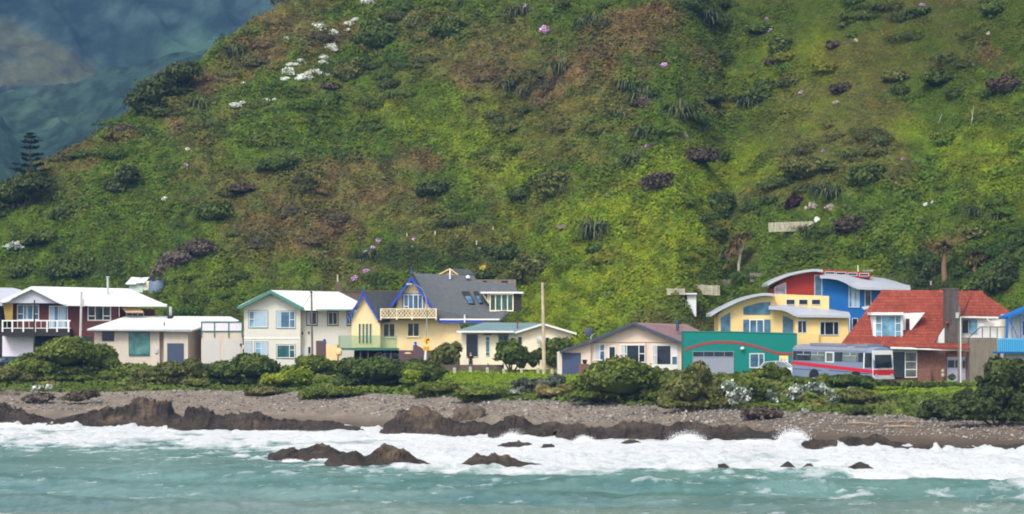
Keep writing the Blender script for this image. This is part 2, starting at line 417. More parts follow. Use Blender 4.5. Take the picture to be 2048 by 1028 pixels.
# ---------------------------------------------------------------- sea
FOAMX = [-400, 0, 300, 500, 640, 900, 1100, 1400, 1600, 1800, 2048, 2500]
FOAMY = [880, 893, 893, 905, 925, 947, 950, 950, 958, 968, 985, 1000]
def make_sea():
    pxs = np.arange(-420, 2480, 3.2)
    Y = 1/np.linspace(1/112., 1/335., 420)
    px, Y = np.meshgrid(pxs, Y, indexing='ij')
    x = (px-CX)/F*Y
    py0 = HZ+CH*F/Y
    # swell travelling to the shore
    u = Y+x*.55+(fbm(x/30, Y/30, s=101, o=2)-.5)*16
    sw = np.sin(u/17*2*math.pi)*.5+.5
    sw = (sw**1.6-.35)*.80*fbm(x/35, Y/25, s=102, o=2)*1.5
    near = 1-sst(178, 215, Y)*.85
    chop = (fbm(x/2.2, Y/2.8, s=103, o=4)-.5)*.34+(fbm(x/.8, Y/1.1, s=104, o=2)-.5)*.10
    w = fbm(x/5, Y/9, s=105, o=4)
    w2 = fbm(x/1.6, Y/3.2, s=106, o=4)
    fl = np.interp(px, FOAMX, FOAMY)
    d = (fl-py0)/17.
    ws = fbm(x/9, Y/7, s=115, o=5)
    wf_ = fbm(x/.9, Y/2.6, s=116, o=3)
    foam = sst(-1.2, .6, d+(w-.5)*2.2+(ws-.5)*2.6+(w2-.5)*2.0+(wf_-.5)*2.2)
    # the thin wash: open patches inside the white water, streaks outside
    foam = foam*(1-.55*sst(.62, .78, fbm(x/4, Y/10, s=107, o=3))*(1-sst(1.5, 3.5, d)))
    crest = sst(.60, .78, fbm(x/7, Y/.9, s=108, o=4)+sw*.28)*sst(.40, .62, fbm(x/.7, Y/.9, s=118, o=3))
    foam = np.maximum(foam, crest*.50)
    lines = sst(.70, .82, ridge(x/4.5, Y/7, s=111, o=4))*sst(.45, .62, wf_)*sst(.42, .6, w)
    foam = np.maximum(foam, lines*.42*sst(-9, -.5, d))
    fine = sst(.58, .80, fbm(x/2.2, Y/.55, s=124, o=3))*sst(.42, .60, fbm(x/12, Y/7, s=125, o=3))
    foam = np.maximum(foam, fine*.46)
    foam = foam*(1-.75*sst(.6, -.4, d)*(1-sst(.44, .60, fbm(x/1.3, Y/1.0, s=127, o=3))))
    foam = foam*(.62+.72*fbm(x/3.4, Y/3.2, s=119, o=5)+.12*(wf_-.5))
    # rollers in the white water and swash piling on the rocks
    zf = (1-np.abs(2*fbm(x/4.5, (Y+.4*x)/4.2, s=109, o=3)-1))
    rag = fbm(x/1.1, Y/1.6, s=110, o=3)
    zz = sw*near+chop*(.55+.45*near)+foam*((zf-.6)*.50+(rag-.5)*.42)
    dsh = Y-Ysh(px)
    pile = np.exp(-((dsh+4)/3.5)**2)*(.06+.34*sst(.45, .8, fbm(x/1.6, Y/60, s=112, o=3))+.30*sst(.55, .9, fbm(x/.45, Y/60, s=122, o=2)))
    zz = zz+pile*(.5+.7*rag)-1.2*sst(-1.5, 3, dsh)
    X, YY, ZZ = x.ravel(), Y.ravel(), zz.ravel()
    PX, PY = px.ravel(), py0.ravel()
    deep = np.array([.036, .155, .145]); mid = np.array([.115, .265, .235]); silt = np.array([.20, .28, .24])
    n = .6*fbm(X/16, YY/11, s=113, o=4)+.4*fbm(X/5, YY/1.6, s=126, o=4)
    c = deep[None, :]+(mid-deep)[None, :]*sst(.35, .65, n)[:, None]
    s = sst(985, 1032, PY+(n-.5)*60)*.8
    c = c*(1-s)[:, None]+silt*s[:, None]
    # thin sheet of water over dark sand at the right end of the beach
    cc = np.concatenate([c, foam.ravel()[:, None]], 1)
    o = np_mesh('sea', np.stack([X, YY, ZZ], 1), grid_faces(*px.shape), make_water(), cc, smooth=True)
    tag(o, kind='structure')
    mb = MB()
    mb.poly([(-1500, -1500, -.35), (1500, -1500, -.35), (1500, 330, -.35), (-1500, 330, -.35)])
    m, n_, l_, b = nt('open_sea_water'); b.inputs['Base Color'].default_value = (.06, .21, .19, 1); b.inputs['Roughness'].default_value = .3
    tag(mb.build('open_sea', m), kind='structure')
def make_water():
    m, n, l, b = nt('sea_water')
    at = n.new('ShaderNodeAttribute'); at.attribute_name = 'Col'
    tc = n.new('ShaderNodeTexCoord')
    mp = n.new('ShaderNodeMapping'); mp.inputs['Scale'].default_value = (1, .55, 1); l.new(tc.outputs['Object'], mp.inputs[0])
    no = n.new('ShaderNodeTexNoise'); no.inputs['Scale'].default_value = 1.5; no.inputs['Detail'].default_value = 9; no.inputs['Roughness'].default_value = .68
    l.new(mp.outputs[0], no.inputs['Vector'])
    # break the foam edge up finely
    a1 = n.new('ShaderNodeMath'); a1.operation = 'MULTIPLY_ADD'; a1.inputs[1].default_value = 1.5; a1.inputs[2].default_value = -.75
    l.new(no.outputs['Fac'], a1.inputs[0])
    a2 = n.new('ShaderNodeMath'); a2.operation = 'ADD'; l.new(at.outputs['Alpha'], a2.inputs[0]); l.new(a1.outputs[0], a2.inputs[1])
    mr = n.new('ShaderNodeMapRange'); mr.inputs[1].default_value = .22; mr.inputs[2].default_value = .92; l.new(a2.outputs[0], mr.inputs[0])
    mx = n.new('ShaderNodeMix'); mx.data_type = 'RGBA'
    l.new(mr.outputs[0], mx.inputs['Factor']); l.new(at.outputs['Color'], mx.inputs['A']); mx.inputs['B'].default_value = (.70, .715, .725, 1)
    l.new(mx.outputs['Result'], b.inputs['Base Color'])
    m2 = n.new('ShaderNodeMapRange'); m2.inputs[3].default_value = .14; m2.inputs[4].default_value = .9; l.new(mr.outputs[0], m2.inputs[0]); l.new(m2.outputs[0], b.inputs['Roughness'])
    m3 = n.new('ShaderNodeMapRange'); m3.inputs[3].default_value = .32; m3.inputs[4].default_value = .05; l.new(mr.outputs[0], m3.inputs[0]); l.new(m3.outputs[0], b.inputs['Specular IOR Level'])
    bu = n.new('ShaderNodeBump'); bu.inputs['Strength'].default_value = 1; bu.inputs['Distance'].default_value = .45
    l.new(no.outputs['Fac'], bu.inputs['Height']); l.new(bu.outputs[0], b.inputs['Normal'])
    return m
make_sea()

# ---------------------------------------------------------------- rocks
def rock(label, name, prof, base, depth, group, seed, tan=.5, tone=1.0, D=None, cat='rock', back=0, light=(.175, .125, .078)):
    """prof: top outline in picture units; the block stands at the distance of its waterline and is depth metres thick"""
    D = D or F*CH/(base-HZ)
    D += back
    px0, px1 = prof[0][0], prof[-1][0]
    nx = max(12, int((px1-px0)/1.6)); ny = max(12, int(depth/.28))
    u = np.linspace(px0, px1, nx); v = np.linspace(0, 1, ny)
    uu, vv = np.meshgrid(u, v, indexing='ij')
    yr = D+depth*.42
    top = CH-(np.interp(uu, [p[0] for p in prof], [p[1] for p in prof])-HZ)*yr/F
    zb = CH-(base-HZ)*D/F
    if group == G2: top = top+.16+.12*(top-zb)
    x = (uu-CX)/F*D; Y = D+depth*vv
    endf = np.minimum(sst(0, .06, (uu-px0)/(px1-px0)), sst(0, .06, (px1-uu)/(px1-px0)))
    sh = np.minimum(sst(-.02, .36, vv), 1-sst(.55, 1.0, vv)*.95)
    n = ridge(x/2.3, Y/2.0, s=seed, o=4)
    n2 = fbm(x/.7, Y/.7, s=seed+3, o=3)
    hgt = np.maximum(top-zb, .05)
    n3 = ridge(x/.95, Y/.9, s=seed+5, o=3)
    st = np.round((n*3.2+uu*.013))/3.2-n
    z = zb-.5*(1-endf)+hgt*sh*(.74+.50*(n-.40)+.50*(n3-.5)+.20*(n2-.5)+.26*st)+(n2-.5)*.45*sh+(ridge(x/.42, Y/.4, s=seed+31, o=2)-.5)*.34*sh
    zm = z.max(axis=1, keepdims=True); want = (top[:, :1]-zb)*(.44+.22*ridge(x[:, :1]/.6, Y[:, :1]*0, s=seed+21, o=4)**2+.46*fbm(x[:, :1]/1.6, Y[:, :1]*0, s=seed+25, o=2))
    z = zb+(z-zb)*np.clip(want/np.maximum(zm-zb, .08), .15, 1.6)
    z = z-.7*(1-sst(0, .12, vv))-.7*sst(.9, 1, vv)
    # crags: push sideways
    x = x+(fbm(Y/1.1, z/.8, s=seed+7, o=3)-.5)*.7
    Y2 = Y+(fbm(x/1.0, z/.6, s=seed+9, o=3)-.5)*1.6
    X, YY, ZZ = x.ravel(), Y2.ravel(), z.ravel()
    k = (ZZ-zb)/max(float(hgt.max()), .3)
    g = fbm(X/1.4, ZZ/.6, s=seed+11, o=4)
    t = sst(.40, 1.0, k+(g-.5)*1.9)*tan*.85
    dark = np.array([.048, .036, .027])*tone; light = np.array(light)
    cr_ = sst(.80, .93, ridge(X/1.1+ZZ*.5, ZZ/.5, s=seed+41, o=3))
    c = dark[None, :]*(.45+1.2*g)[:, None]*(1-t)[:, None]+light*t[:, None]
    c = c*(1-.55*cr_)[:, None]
    ctr = ((u[0]+u[-1])/2-CX)/F*D
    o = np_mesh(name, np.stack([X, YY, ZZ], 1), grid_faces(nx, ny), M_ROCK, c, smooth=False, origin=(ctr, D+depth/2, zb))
    tag(o, label, cat, group)
    return o
G1, G2 = 'rock outcrops along the shore', 'rocks standing in the surf'
rock('low dark rock outcrop with brown top at far left end of the shore', 'shore_rock', [(-90, 780), (0, 795), (40, 812), (80, 830), (112, 842)], 852, 9, G1, 1, .5)
rock('wide shore rock with pale tan top in front of white-roofed bungalow', 'shore_rock', [(70, 842), (120, 830), (160, 818), (200, 803), (225, 800), (262, 790), (300, 788), (322, 786), (338, 808), (352, 822), (368, 835)], 857, 11, G1, 2, .75)
rock('peaked dark brown shore rock between tan-topped rock and gravel beach', 'shore_rock', [(325, 850), (345, 825), (365, 805), (385, 790), (402, 787), (418, 800), (435, 812), (470, 808), (488, 815), (512, 818), (540, 824)], 864, 10, G1, 3, .4)
rock('long low dark rock ledge below the gravel beach beside peaked rock', 'shore_rock', [(500, 818), (545, 832), (590, 826), (620, 828), (650, 836), (690, 848), (722, 855)], 865, 7, G1, 4, .2)
rock('big blocky shore rock with ochre grass-coloured top in mid beach', 'shore_rock', [(758, 856), (772, 838), (788, 822), (796, 806), (830, 806), (860, 805), (885, 812), (905, 824), (928, 840), (945, 850)], 872, 9, G1, 5, .8)
rock('small rounded dark rock just right of blocky ochre-topped rock', 'shore_rock', [(922, 850), (935, 830), (950, 821), (965, 826), (985, 838), (1002, 848)], 873, 5, G1, 6, .2)
rock('dark rounded shore rock behind leftmost burst of surf', 'shore_rock', [(975, 850), (995, 832), (1015, 824), (1050, 822), (1090, 834), (1130, 838), (1150, 848)], 880, 8, G1, 7, .25)
rock('long dark rock shelf on the shore below the rounded green bush', 'shore_rock', [(1110, 852), (1140, 838), (1190, 838), (1225, 842), (1262, 834), (1300, 836), (1330, 846), (1352, 856)], 884, 9, G1, 8, .3)
rock('brown-topped dark shore rock behind the two tallest bursts of surf', 'shore_rock', [(1330, 858), (1358, 840), (1385, 834), (1420, 842), (1475, 846), (1530, 850), (1580, 856), (1612, 868), (1630, 880)], 888, 10, G1, 9, .45)
rock('low brown rock outcrop at edge of the dark sand beach', 'shore_rock', [(1612, 880), (1640, 872), (1680, 874), (1712, 862), (1745, 866), (1762, 863), (1790, 874), (1822, 882), (1850, 892)], 900, 6, G1, 10, .3)
rock('flat dark rock ledge along waterline at far right end', 'shore_rock', [(1800, 893), (1860, 886), (1930, 888), (2000, 884), (2080, 886), (2150, 890)], 906, 5, G1, 11, .15)
rock('long surf rock with twin peaks, leftmost in the white water', 'surf_rock', [(530, 917), (548, 908), (565, 899), (580, 893), (598, 898), (620, 890), (637, 883), (652, 894), (670, 900), (684, 903), (705, 908)], 922, 6, G2, 12, .55)
rock('largest surf rock with pointed peak and foam running down its face', 'surf_rock', [(645, 927), (660, 914), (690, 906), (708, 902), (724, 909), (740, 905), (752, 895), (763, 888), (785, 898), (813, 905), (830, 914), (858, 927)], 938, 6, G2, 13, .65)
rock('double-humped brown surf rock with long low tail', 'surf_rock', [(922, 935), (939, 917), (956, 910), (972, 916), (989, 909), (1010, 910), (1024, 912), (1034, 921), (1065, 926), (1084, 933)], 941, 5, G2, 14, .5)
rock('smooth low brown surf rock behind the double-humped rock', 'surf_rock', [(988, 897), (1002, 886), (1022, 880), (1045, 882), (1058, 889), (1067, 898)], 900, 3, G2, 15, .4)
rock('small humped brown surf rock beside the smooth low one', 'surf_rock', [(1077, 899), (1088, 890), (1099, 886), (1107, 890), (1113, 900)], 902, 2.5, G2, 16, .3)
rock('small flat dark rock awash close under the shore shelf', 'surf_rock', [(1244, 890), (1258, 882), (1272, 880), (1286, 889)], 892, 2, G2, 17, .05)
rock('tiny square-topped dark rock alone in front of the surf line', 'surf_rock', [(1438, 941), (1444, 932), (1458, 931), (1464, 940)], 942, 1.6, G2, 18, .05)
rock('small pointed black rock, left one of a close pair', 'surf_rock', [(1564, 939), (1574, 930), (1583, 926), (1594, 939)], 941, 1.6, G2, 19, .05)
rock('small round black rock, right one of a close pair', 'surf_rock', [(1611, 940), (1618, 931), (1626, 931), (1633, 941)], 942, 1.5, G2, 20, .05)
rock('jagged black rock standing farthest right in the surf', 'surf_rock', [(1698, 938), (1712, 930), (1722, 924), (1735, 929), (1750, 939)], 941, 2, G2, 21, .03)
G3 = 'boulders on the upper beach'
for q in [('grey-brown boulder group at the beach edge below the dark parked car', [(-40, 785), (0, 776), (12, 771), (25, 776), (38, 788)], 800, 322, .8),
          ('pale-topped grey boulder below the big shrub at beach edge', [(44, 792), (52, 782), (68, 774), (84, 780), (94, 792)], 800, 322, .8),
          ('brown-capped grey boulder lying right of the pale-topped one', [(108, 794), (118, 784), (138, 778), (152, 786), (160, 797)], 806, 318, .8),
          ('small brown crusted boulder among pebbles above rounded dark rock', [(905, 820), (920, 806), (938, 798), (955, 806), (968, 820)], 824, 286, .7)]:
    rock(q[0], 'beach_boulder', q[1], q[2], 4, G3, int(q[1][0][0])+60, q[4], 2.4, D=q[3], cat='boulder', light=(.30, .26, .21))

# pebbles and driftwood bits scattered on the shingle
def stones():
    n = 5200
    px = RNG.uniform(-80, 2130, n); k = RNG.uniform(.25, 1, n)**.7
    Y = Ysh(px)+(Yed(px)-Ysh(px))*k
    x = (px-CX)/F*Y; z = Z(px, Y)
    r = RNG.uniform(.05, .13, n)*(1+.9*(RNG.random(n) > .96))
    oct_ = np.array([(1, 0, 0), (0, 1, 0), (-1, 0, 0), (0, -1, 0), (0, 0, .7), (0, 0, -.7)])
    fc = np.array([(0, 1, 4), (1, 2, 4), (2, 3, 4), (3, 0, 4), (1, 0, 5), (2, 1, 5), (3, 2, 5), (0, 3, 5)])
    V = np.stack([x, Y, z+r*.3], 1)[:, None, :]+oct_[None]*r[:, None, None]*RNG.uniform(.7, 1.4, (n, 6, 1))
    g = RNG.uniform(.10, .42, n)[:, None]*np.array([1.0, .93, .86])
    o = np_mesh('shingle', V.reshape(-1, 3), (fc[None]+np.arange(n)[:, None, None]*6).reshape(-1, 3), M_GROUND, np.repeat(g, 6, 0))
    tag(o, 'grey and pale pebbles scattered over the beach', 'pebbles', kind='stuff')
stones()
# ---------------------------------------------------------------- foliage
LQ = np.array([(-.5, -.5), (.5, -.35), (.5, .5), (-.35, .5)])
def leaf_arrays(Cn, Nr, size, col, asp=1.3, jit=.55):
    """one small leaf cluster per point, turned by its own amount"""
    n = len(Cn)
    Nr = Nr+RNG.normal(0, 1, (n, 3))*(jit if np.isscalar(jit) else jit[:, None]); Nr /= np.linalg.norm(Nr, axis=1, keepdims=True)+1e-9
    a = np.cross(Nr, RNG.normal(0, 1, (n, 3))); a /= np.linalg.norm(a, axis=1, keepdims=True)+1e-9
    b = np.cross(Nr, a)
    V = Cn[:, None, :]+(a[:, None, :]*LQ[None, :, 0:1]*asp+b[:, None, :]*LQ[None, :, 1:2])*size[:, None, None]
    V = V+Nr[:, None, :]*(np.array([0, .18, 0, .18])[None, :, None]*size[:, None, None])
    return V.reshape(-1, 3), np.arange(4*n).reshape(-1, 4), np.repeat(col, 4, 0)
def ico():
    t = (1+5**.5)/2
    v = [(-1, t, 0), (1, t, 0), (-1, -t, 0), (1, -t, 0), (0, -1, t), (0, 1, t), (0, -1, -t), (0, 1, -t), (t, 0, -1), (t, 0, 1), (-t, 0, -1), (-t, 0, 1)]
    f = [(0, 11, 5), (0, 5, 1), (0, 1, 7), (0, 7, 10), (0, 10, 11), (1, 5, 9), (5, 11, 4), (11, 10, 2), (10, 7, 6), (7, 1, 8), (3, 9, 4), (3, 4, 2), (3, 2, 6), (3, 6, 8), (3, 8, 9), (4, 9, 5), (2, 4, 11), (6, 2, 10), (8, 6, 7), (9, 8, 1)]
    v = np.array(v, float); v /= np.linalg.norm(v, axis=1, keepdims=True)
    f = np.array(f)
    for _ in range(1):
        v = list(map(tuple, v)); nf = []; cache = {}
        def mid(a, b):
            k = (min(a, b), max(a, b))
            if k not in cache:
                m = (np.array(v[a])+np.array(v[b])); m /= np.linalg.norm(m); cache[k] = len(v); v.append(tuple(m))
            return cache[k]
        for a, b, c in f:
            x, y, z = mid(a, b), mid(b, c), mid(c, a); nf += [(a, x, z), (b, y, x), (c, z, y), (x, y, z)]
        f = np.array(nf); v = np.array(v)
    return v, f
ICV, ICF = ico()
def crown(lobes, leaf, pal, dens=1.0, seed=0, lump=.22, fuzz=.0):
    """leaf clusters through the outer shell of a union of lobes (cx,cy,cz,rx,ry,rz)"""
    L = np.array(lobes, float); Cs, Ns, Col = [], [], []
    cv, cf, cc = [], [], []
    for i, (cx, cy, cz, rx, ry, rz) in enumerate(L):
        ar = 4*math.pi*((rx*ry)**1.6/3+(rx*rz)**1.6/3+(ry*rz)**1.6/3)**(1/1.6)
        n = int(ar*dens/(leaf*leaf)*1.5)+20
        d = RNG.normal(0, 1, (n, 3)); d[:, 2] = np.where(d[:, 2] < -.3*np.abs(d[:, 2]+1), -d[:, 2], d[:, 2])
        d /= np.linalg.norm(d, axis=1, keepdims=True)
        s = np.array([rx, ry, rz]); p = d*s
        q = fbm(p[:, 0]/1.1+i*9+seed, p[:, 1]/1.1, p[:, 2]/1.1, s=200+seed, o=3)
        cl = np.abs(2*fbm(p[:, 0]/.7+seed, p[:, 1]/.7, p[:, 2]/.7+i*5, s=230+seed, o=2)-1)
        r = 1+(q-.5)*2.4*lump-cl*.30*lump*2-RNG.random(n)**2*.16+fuzz*RNG.random(n)**3
        pt = p*r[:, None]+np.array([cx, cy, cz])
        keep = np.ones(n, bool)
        for j, (ax, ay, az, bx, by, bz) in enumerate(L):
            if j != i: keep &= (((pt-np.array([ax, ay, az]))/np.array([bx, by, bz]))**2).sum(1) > .72
        pt, d, q2 = pt[keep], d[keep], fbm(pt[keep][:, 0]/.9, pt[keep][:, 1]/.9, pt[keep][:, 2]/.9, s=260+seed, o=3)
        k = np.clip((q2-.3)/.4+RNG.normal(0, .45 if pal[2].mean() > .4 else .18, len(q2)), 0, .999)*(len(pal)-1)
        a = np.floor(k).astype(int); fr = (k-a)[:, None]; P_ = np.array(pal)
        c = P_[a]*(1-fr)+P_[np.minimum(a+1, len(pal)-1)]*fr
        c = c*RNG.uniform(.75, 1.25, (len(c), 1))*(.82+.36*sst(.35, .65, fbm(pt[:, 0]/.5, pt[:, 1]/.5, pt[:, 2]/.5, s=290, o=2)))[:, None]
        Cs.append(pt); Ns.append(d/s/np.linalg.norm(d/s, axis=1, keepdims=True)); Col.append(c)
        q = fbm(ICV[:, 0]*s[0]/1.1+i*9+seed, ICV[:, 1]*s[1]/1.1, ICV[:, 2]*s[2]/1.1, s=200+seed, o=3)
        cv.append(ICV*s*(.74+(q-.5)[:, None]*2*lump)+np.array([cx, cy, cz])); cf.append(ICF+len(ICV)*i)
        cc.append(np.tile(P_[min(1, len(P_)-1)]*.8, (len(ICV), 1)))
    return np.concatenate(Cs), np.concatenate(Ns), np.concatenate(Col), (np.concatenate(cv), np.concatenate(cf), np.concatenate(cc))
def crown_mesh(name, lobes, leaf, pal, parent=None, origin=(0, 0, 0), dens=1.0, seed=0, lump=.22, extra=None, core=True, fuzz=0.0):
    Cn, Nr, col, (cv, cf, cc) = crown(lobes, leaf, pal, dens, seed, lump, fuzz)
    n = len(Cn)
    V, Fq, c = leaf_arrays(Cn, Nr, leaf*RNG.uniform(.7, 1.5, n), col)
    if core:   # twiggy heart as quads (third corner doubled away)
        tri = np.concatenate([cf, cf[:, 2:3]], 1)
        m = len(V)
        # split each triangle into a quad by its edge midpoint
        mid = (cv[cf[:, 2]]+cv[cf[:, 0]])/2
        qf = np.stack([cf[:, 0], cf[:, 1], cf[:, 2], len(cv)+np.arange(len(cf))], 1)
        cv2 = np.concatenate([cv, mid]); cc2 = np.concatenate([cc, cc[cf[:, 0]]])
        V = np.concatenate([V, cv2]); c = np.concatenate([c, cc2]); Fq = np.concatenate([Fq, qf+m])
    if extra is not None:
        ev, ef, ec = extra; m = len(V)
        V = np.concatenate([V, ev]); c = np.concatenate([c, ec]); Fq = np.concatenate([Fq, ef+m])
    return np_mesh(name, V, Fq, M_LEAF, c, parent=parent, origin=origin)

K = lambda *c: [np.array(x) for x in c]
PAL = {
 'dark': K((.014, .034, .012), (.022, .052, .016), (.038, .075, .020)),
 'deep': K((.010, .024, .014), (.015, .034, .016), (.028, .050, .020)),
 'mid': K((.026, .052, .014), (.050, .090, .020), (.095, .135, .028)),
 'bright': K((.050, .095, .014), (.095, .155, .018), (.150, .205, .026)),
 'olive': K((.036, .046, .018), (.066, .080, .028), (.120, .125, .050)),
 'brown': K((.040, .028, .022), (.080, .056, .040), (.120, .085, .055)),
 'dead': K((.085, .062, .050), (.135, .105, .085), (.18, .15, .12)),
 'tan': K((.10, .065, .028), (.20, .130, .055), (.27, .18, .08)),
 'purple': K((.020, .010, .013), (.035, .015, .020), (.055, .025, .028)),
 'silver': K((.10, .13, .10), (.26, .30, .26), (.45, .48, .44)),
 'grey': K((.06, .075, .05), (.11, .13, .085), (.17, .18, .13)),
 'white': K((.07, .12, .04), (.50, .52, .42), (.80, .80, .72)),
 'pink': K((.07, .10, .05), (.40, .20, .38), (.62, .36, .60)),
 'pale': K((.10, .10, .05), (.42, .36, .28), (.60, .50, .42)),
 'yellow': K((.08, .12, .02), (.40, .32, .03), (.60, .48, .04)),
 'grass': K((.055, .10, .014), (.090, .155, .020), (.13, .19, .03)),
 'straw': K((.09, .10, .03), (.17, .16, .05), (.26, .22, .09)),
}
for k_ in ('dark', 'deep', 'mid', 'olive', 'brown', 'bright', 'grass'): PAL[k_] = [c*np.array([1.9, 1.5, .95])+np.array([.010, .010, .002]) for c in PAL[k_]]
PAL['mid'] = K((.042, .070, .014), (.070, .108, .018), (.112, .150, .026)); PAL['olive'] = K((.052, .068, .020), (.080, .098, .028), (.115, .128, .042))
PAL['dark'] = K((.026, .050, .014), (.045, .078, .018), (.072, .108, .024)); PAL['deep'] = K((.020, .034, .014), (.032, .052, .018), (.050, .074, .024))
for k_ in ('mid', 'dark', 'deep', 'olive'): PAL[k_] = [c*np.array([1.42, 1.25, 1.1])*.97+np.array([.013, .015, .003]) for c in PAL[k_]]
PAL['silver'] = K((.07, .10, .045), (.28, .32, .26), (.66, .70, .64))
PAL['brown'] = K((.060, .046, .030), (.095, .074, .048), (.13, .10, .07))
PAL['white'] = K((.30, .34, .20), (.75, .77, .66), (.80, .80, .74)); PAL['pink'] = K((.22, .14, .20), (.56, .32, .54), (.70, .45, .68))
def bush(name, label, cat, group, base, lobes, pal, leaf=.28, Y=None, dens=1.0, lump=.22, stem=True, off=0, depth=.8, fuzz=.18):
    if group is GF and name != 'hedge':      # coastal bushes spread low skirts over the bank
        xs_ = [q[0]-q[2] for q in lobes]+[q[0]+q[2] for q in lobes]; x0_, x1_ = min(xs_), max(xs_); yb_ = max(q[1]+q[3]*.5 for q in lobes)
        rr_ = random.Random(int(base[0]))
        lobes = list(lobes)+[(x0_+(x1_-x0_)*(k+.5)/4+rr_.uniform(-4, 4), yb_+rr_.uniform(-3, 4), (x1_-x0_)*.19, 9+rr_.uniform(0, 5)) for k in range(4)]+[(x0_+(x1_-x0_)*rr_.uniform(.05, .95), (yb_+min(q[1] for q in lobes))*.5+rr_.uniform(-6, 8), rr_.uniform(10, 20), rr_.uniform(9, 15)) for k in range(5 if x1_-x0_ > 70 else 2)]+[(rr_.uniform(x0_, x1_), min(q[1] for q in lobes)+rr_.uniform(2, 16), rr_.uniform(6, 12), rr_.uniform(5, 9)) for k in range(3)]
        leaf = leaf*.58; lump = .25; fuzz = .16
    """lobes in picture units around a foot standing on the ground at picture point base"""
    Y = Y or ray(*base)+off
    px = base[0]; foot = P(px, 0, Y); foot.z = gz(px, Y)
    s = Y/F
    L = []
    for k, (cx, cy, rx, ry) in enumerate(lobes):
        c = P(cx, cy, Y+((k*37) % 7-3)*.12*rx*s)
        L.append((c.x, c.y, c.z, rx*s, max(rx, ry*.8)*s*depth, ry*s))
    seed = int(px*7+base[1]) % 97
    if stem and len(lobes) and lobes[0][3]*s > .9:
        t = thing(name, label, cat, foot, group)
        mb = MB()
        for q in L[:6]:
            mb.tube([foot-Vector((0, 0, .3)), (foot+Vector(q[:3]))/2+Vector((.1, 0, -.05)), Vector((q[0], q[1], q[2]))], [.11, .07, .03], 6)
        mb.build('trunk' if cat == 'tree' else 'stem', M_WOOD, t)
        crown_mesh('crown' if cat == 'tree' else 'foliage', L, leaf, PAL[pal], parent=t, dens=dens, seed=seed, lump=lump, fuzz=fuzz)
        return t
    o = crown_mesh(name, L, leaf, PAL[pal], origin=tuple(foot), dens=dens, seed=seed, lump=lump, fuzz=fuzz)
    return tag(o, label, cat, group)
M_WOOD = mat('grey_brown_bark', (.12, .09, .065), .85, .3, 3, streak=.3)

# ---- the mass of low plants over the hill: nobody could count it
def undergrowth():
    n = 1120000
    px = RNG.uniform(-260, 2340, n); k = RNG.random(n)
    hb = Yhb(px); tmax = 92.0
    Y = hb-1+k*tmax
    x = (px-CX)/F*Y
    z = Z(px, Y); py = HZ-(z-CH)/Y*F
    e = (HZ-np.interp(px, *SIL))/F
    tc = (CH-zgr(px)+e*hb)/(SL-e)+6
    ok = (py > -85) & (Y-hb < tc+3)
    px, Y, x, z = px[ok], Y[ok], x[ok], z[ok]
    n = len(px)
    d = fbm(x/2.2, z/1.6, s=151, o=3)
    gs = grassy(px, x, Y)
    up = RNG.random(n)**1.5*(.12+.60*sst(.4, .75, d))*(1-.7*gs)
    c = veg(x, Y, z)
    cl = fbm(x/.9, z/.8, s=152, o=3)
    am = (1-.6*gs)[:, None]
    c = c*(1+((.70+.55*sst(.3, .7, cl))[:, None]-1)*am)*(1+RNG.uniform(-.26, .28, (n, 1))*am)
    sp = RNG.random(n)
    hue = fbm(x/.8, z/.8, s=153, o=3)
    c = c*np.stack([1+(hue-.5)*.5, np.ones(n), 1-(hue-.5)*.3], 1)
    c = np.where((sp < .02)[:, None], np.array([.16, .15, .08]), c)
    N = np.tile(np.array([0, -.62, .78]), (n, 1))
    V, Fq, cc = leaf_arrays(np.stack([x, Y, z+up], 1), N, RNG.uniform(.08, .24, n)*(1-.35*gs), c, 1.5, .38-.15*gs)
    # thickets: low mounds of denser growth that run into each other
    m = 1500
    qx = RNG.uniform(-150, 2200, m); k = RNG.random(m); qY = Yhb(qx)+2+k*78
    q_x = (qx-CX)/F*qY; dn = fbm(q_x/11, qY/9, s=171, o=3); q_g = grassy(qx, q_x, qY)
    keep = (RNG.random(m) < sst(.40, .62, dn)*(1-.75*q_g)+.10); qx, qY, q_x = qx[keep], qY[keep], q_x[keep]
    qz = Z(qx, qY); PC, PN, PCOL = [], [], []
    base = veg(q_x, qY, qz)
    for i in range(len(qx)):
        r = RNG.uniform(.4, 1.35); mm = int(260*r*r)
        d = RNG.normal(0, 1, (mm, 3)); d[:, 2] = np.abs(d[:, 2])*.9; d[:, 1] -= .5; d /= np.linalg.norm(d, axis=1, keepdims=True)
        s3 = np.array([r*RNG.uniform(.9, 1.7), r, r*RNG.uniform(.5, .85)])
        lump = 1+(fbm(d[:, 0]*2+i, d[:, 1]*2, d[:, 2]*2, s=172, o=2)-.5)*.9+RNG.random(mm)**3*.4
        PC.append(np.array([q_x[i], qY[i]+r*.2, qz[i]-.1])+d*s3*lump[:, None]); PN.append(d)
        mixc = base[i]*np.array([(.58, .68, .9), (.85, .85, 1.1), (1.12, .95, 1.0), (.65, .8, .9), (.52, .58, .8)][RNG.integers(5)])+.004
        PCOL.append(mixc*RNG.uniform(.75, 1.3, (mm, 1)))
    PC = np.concatenate(PC); V2, F2, c2 = leaf_arrays(PC, np.concatenate(PN), RNG.uniform(.10, .24, len(PC)), np.concatenate(PCOL), 1.4, .4)
    Fq = np.concatenate([Fq, F2+len(V)]); V = np.concatenate([V, V2]); cc = np.concatenate([cc, c2])
    tag(np_mesh('hillside_undergrowth', V, Fq, M_LEAF, cc), 'mixed green and rusty brown scrub covering the whole hillside', 'undergrowth', kind='stuff')
undergrowth()
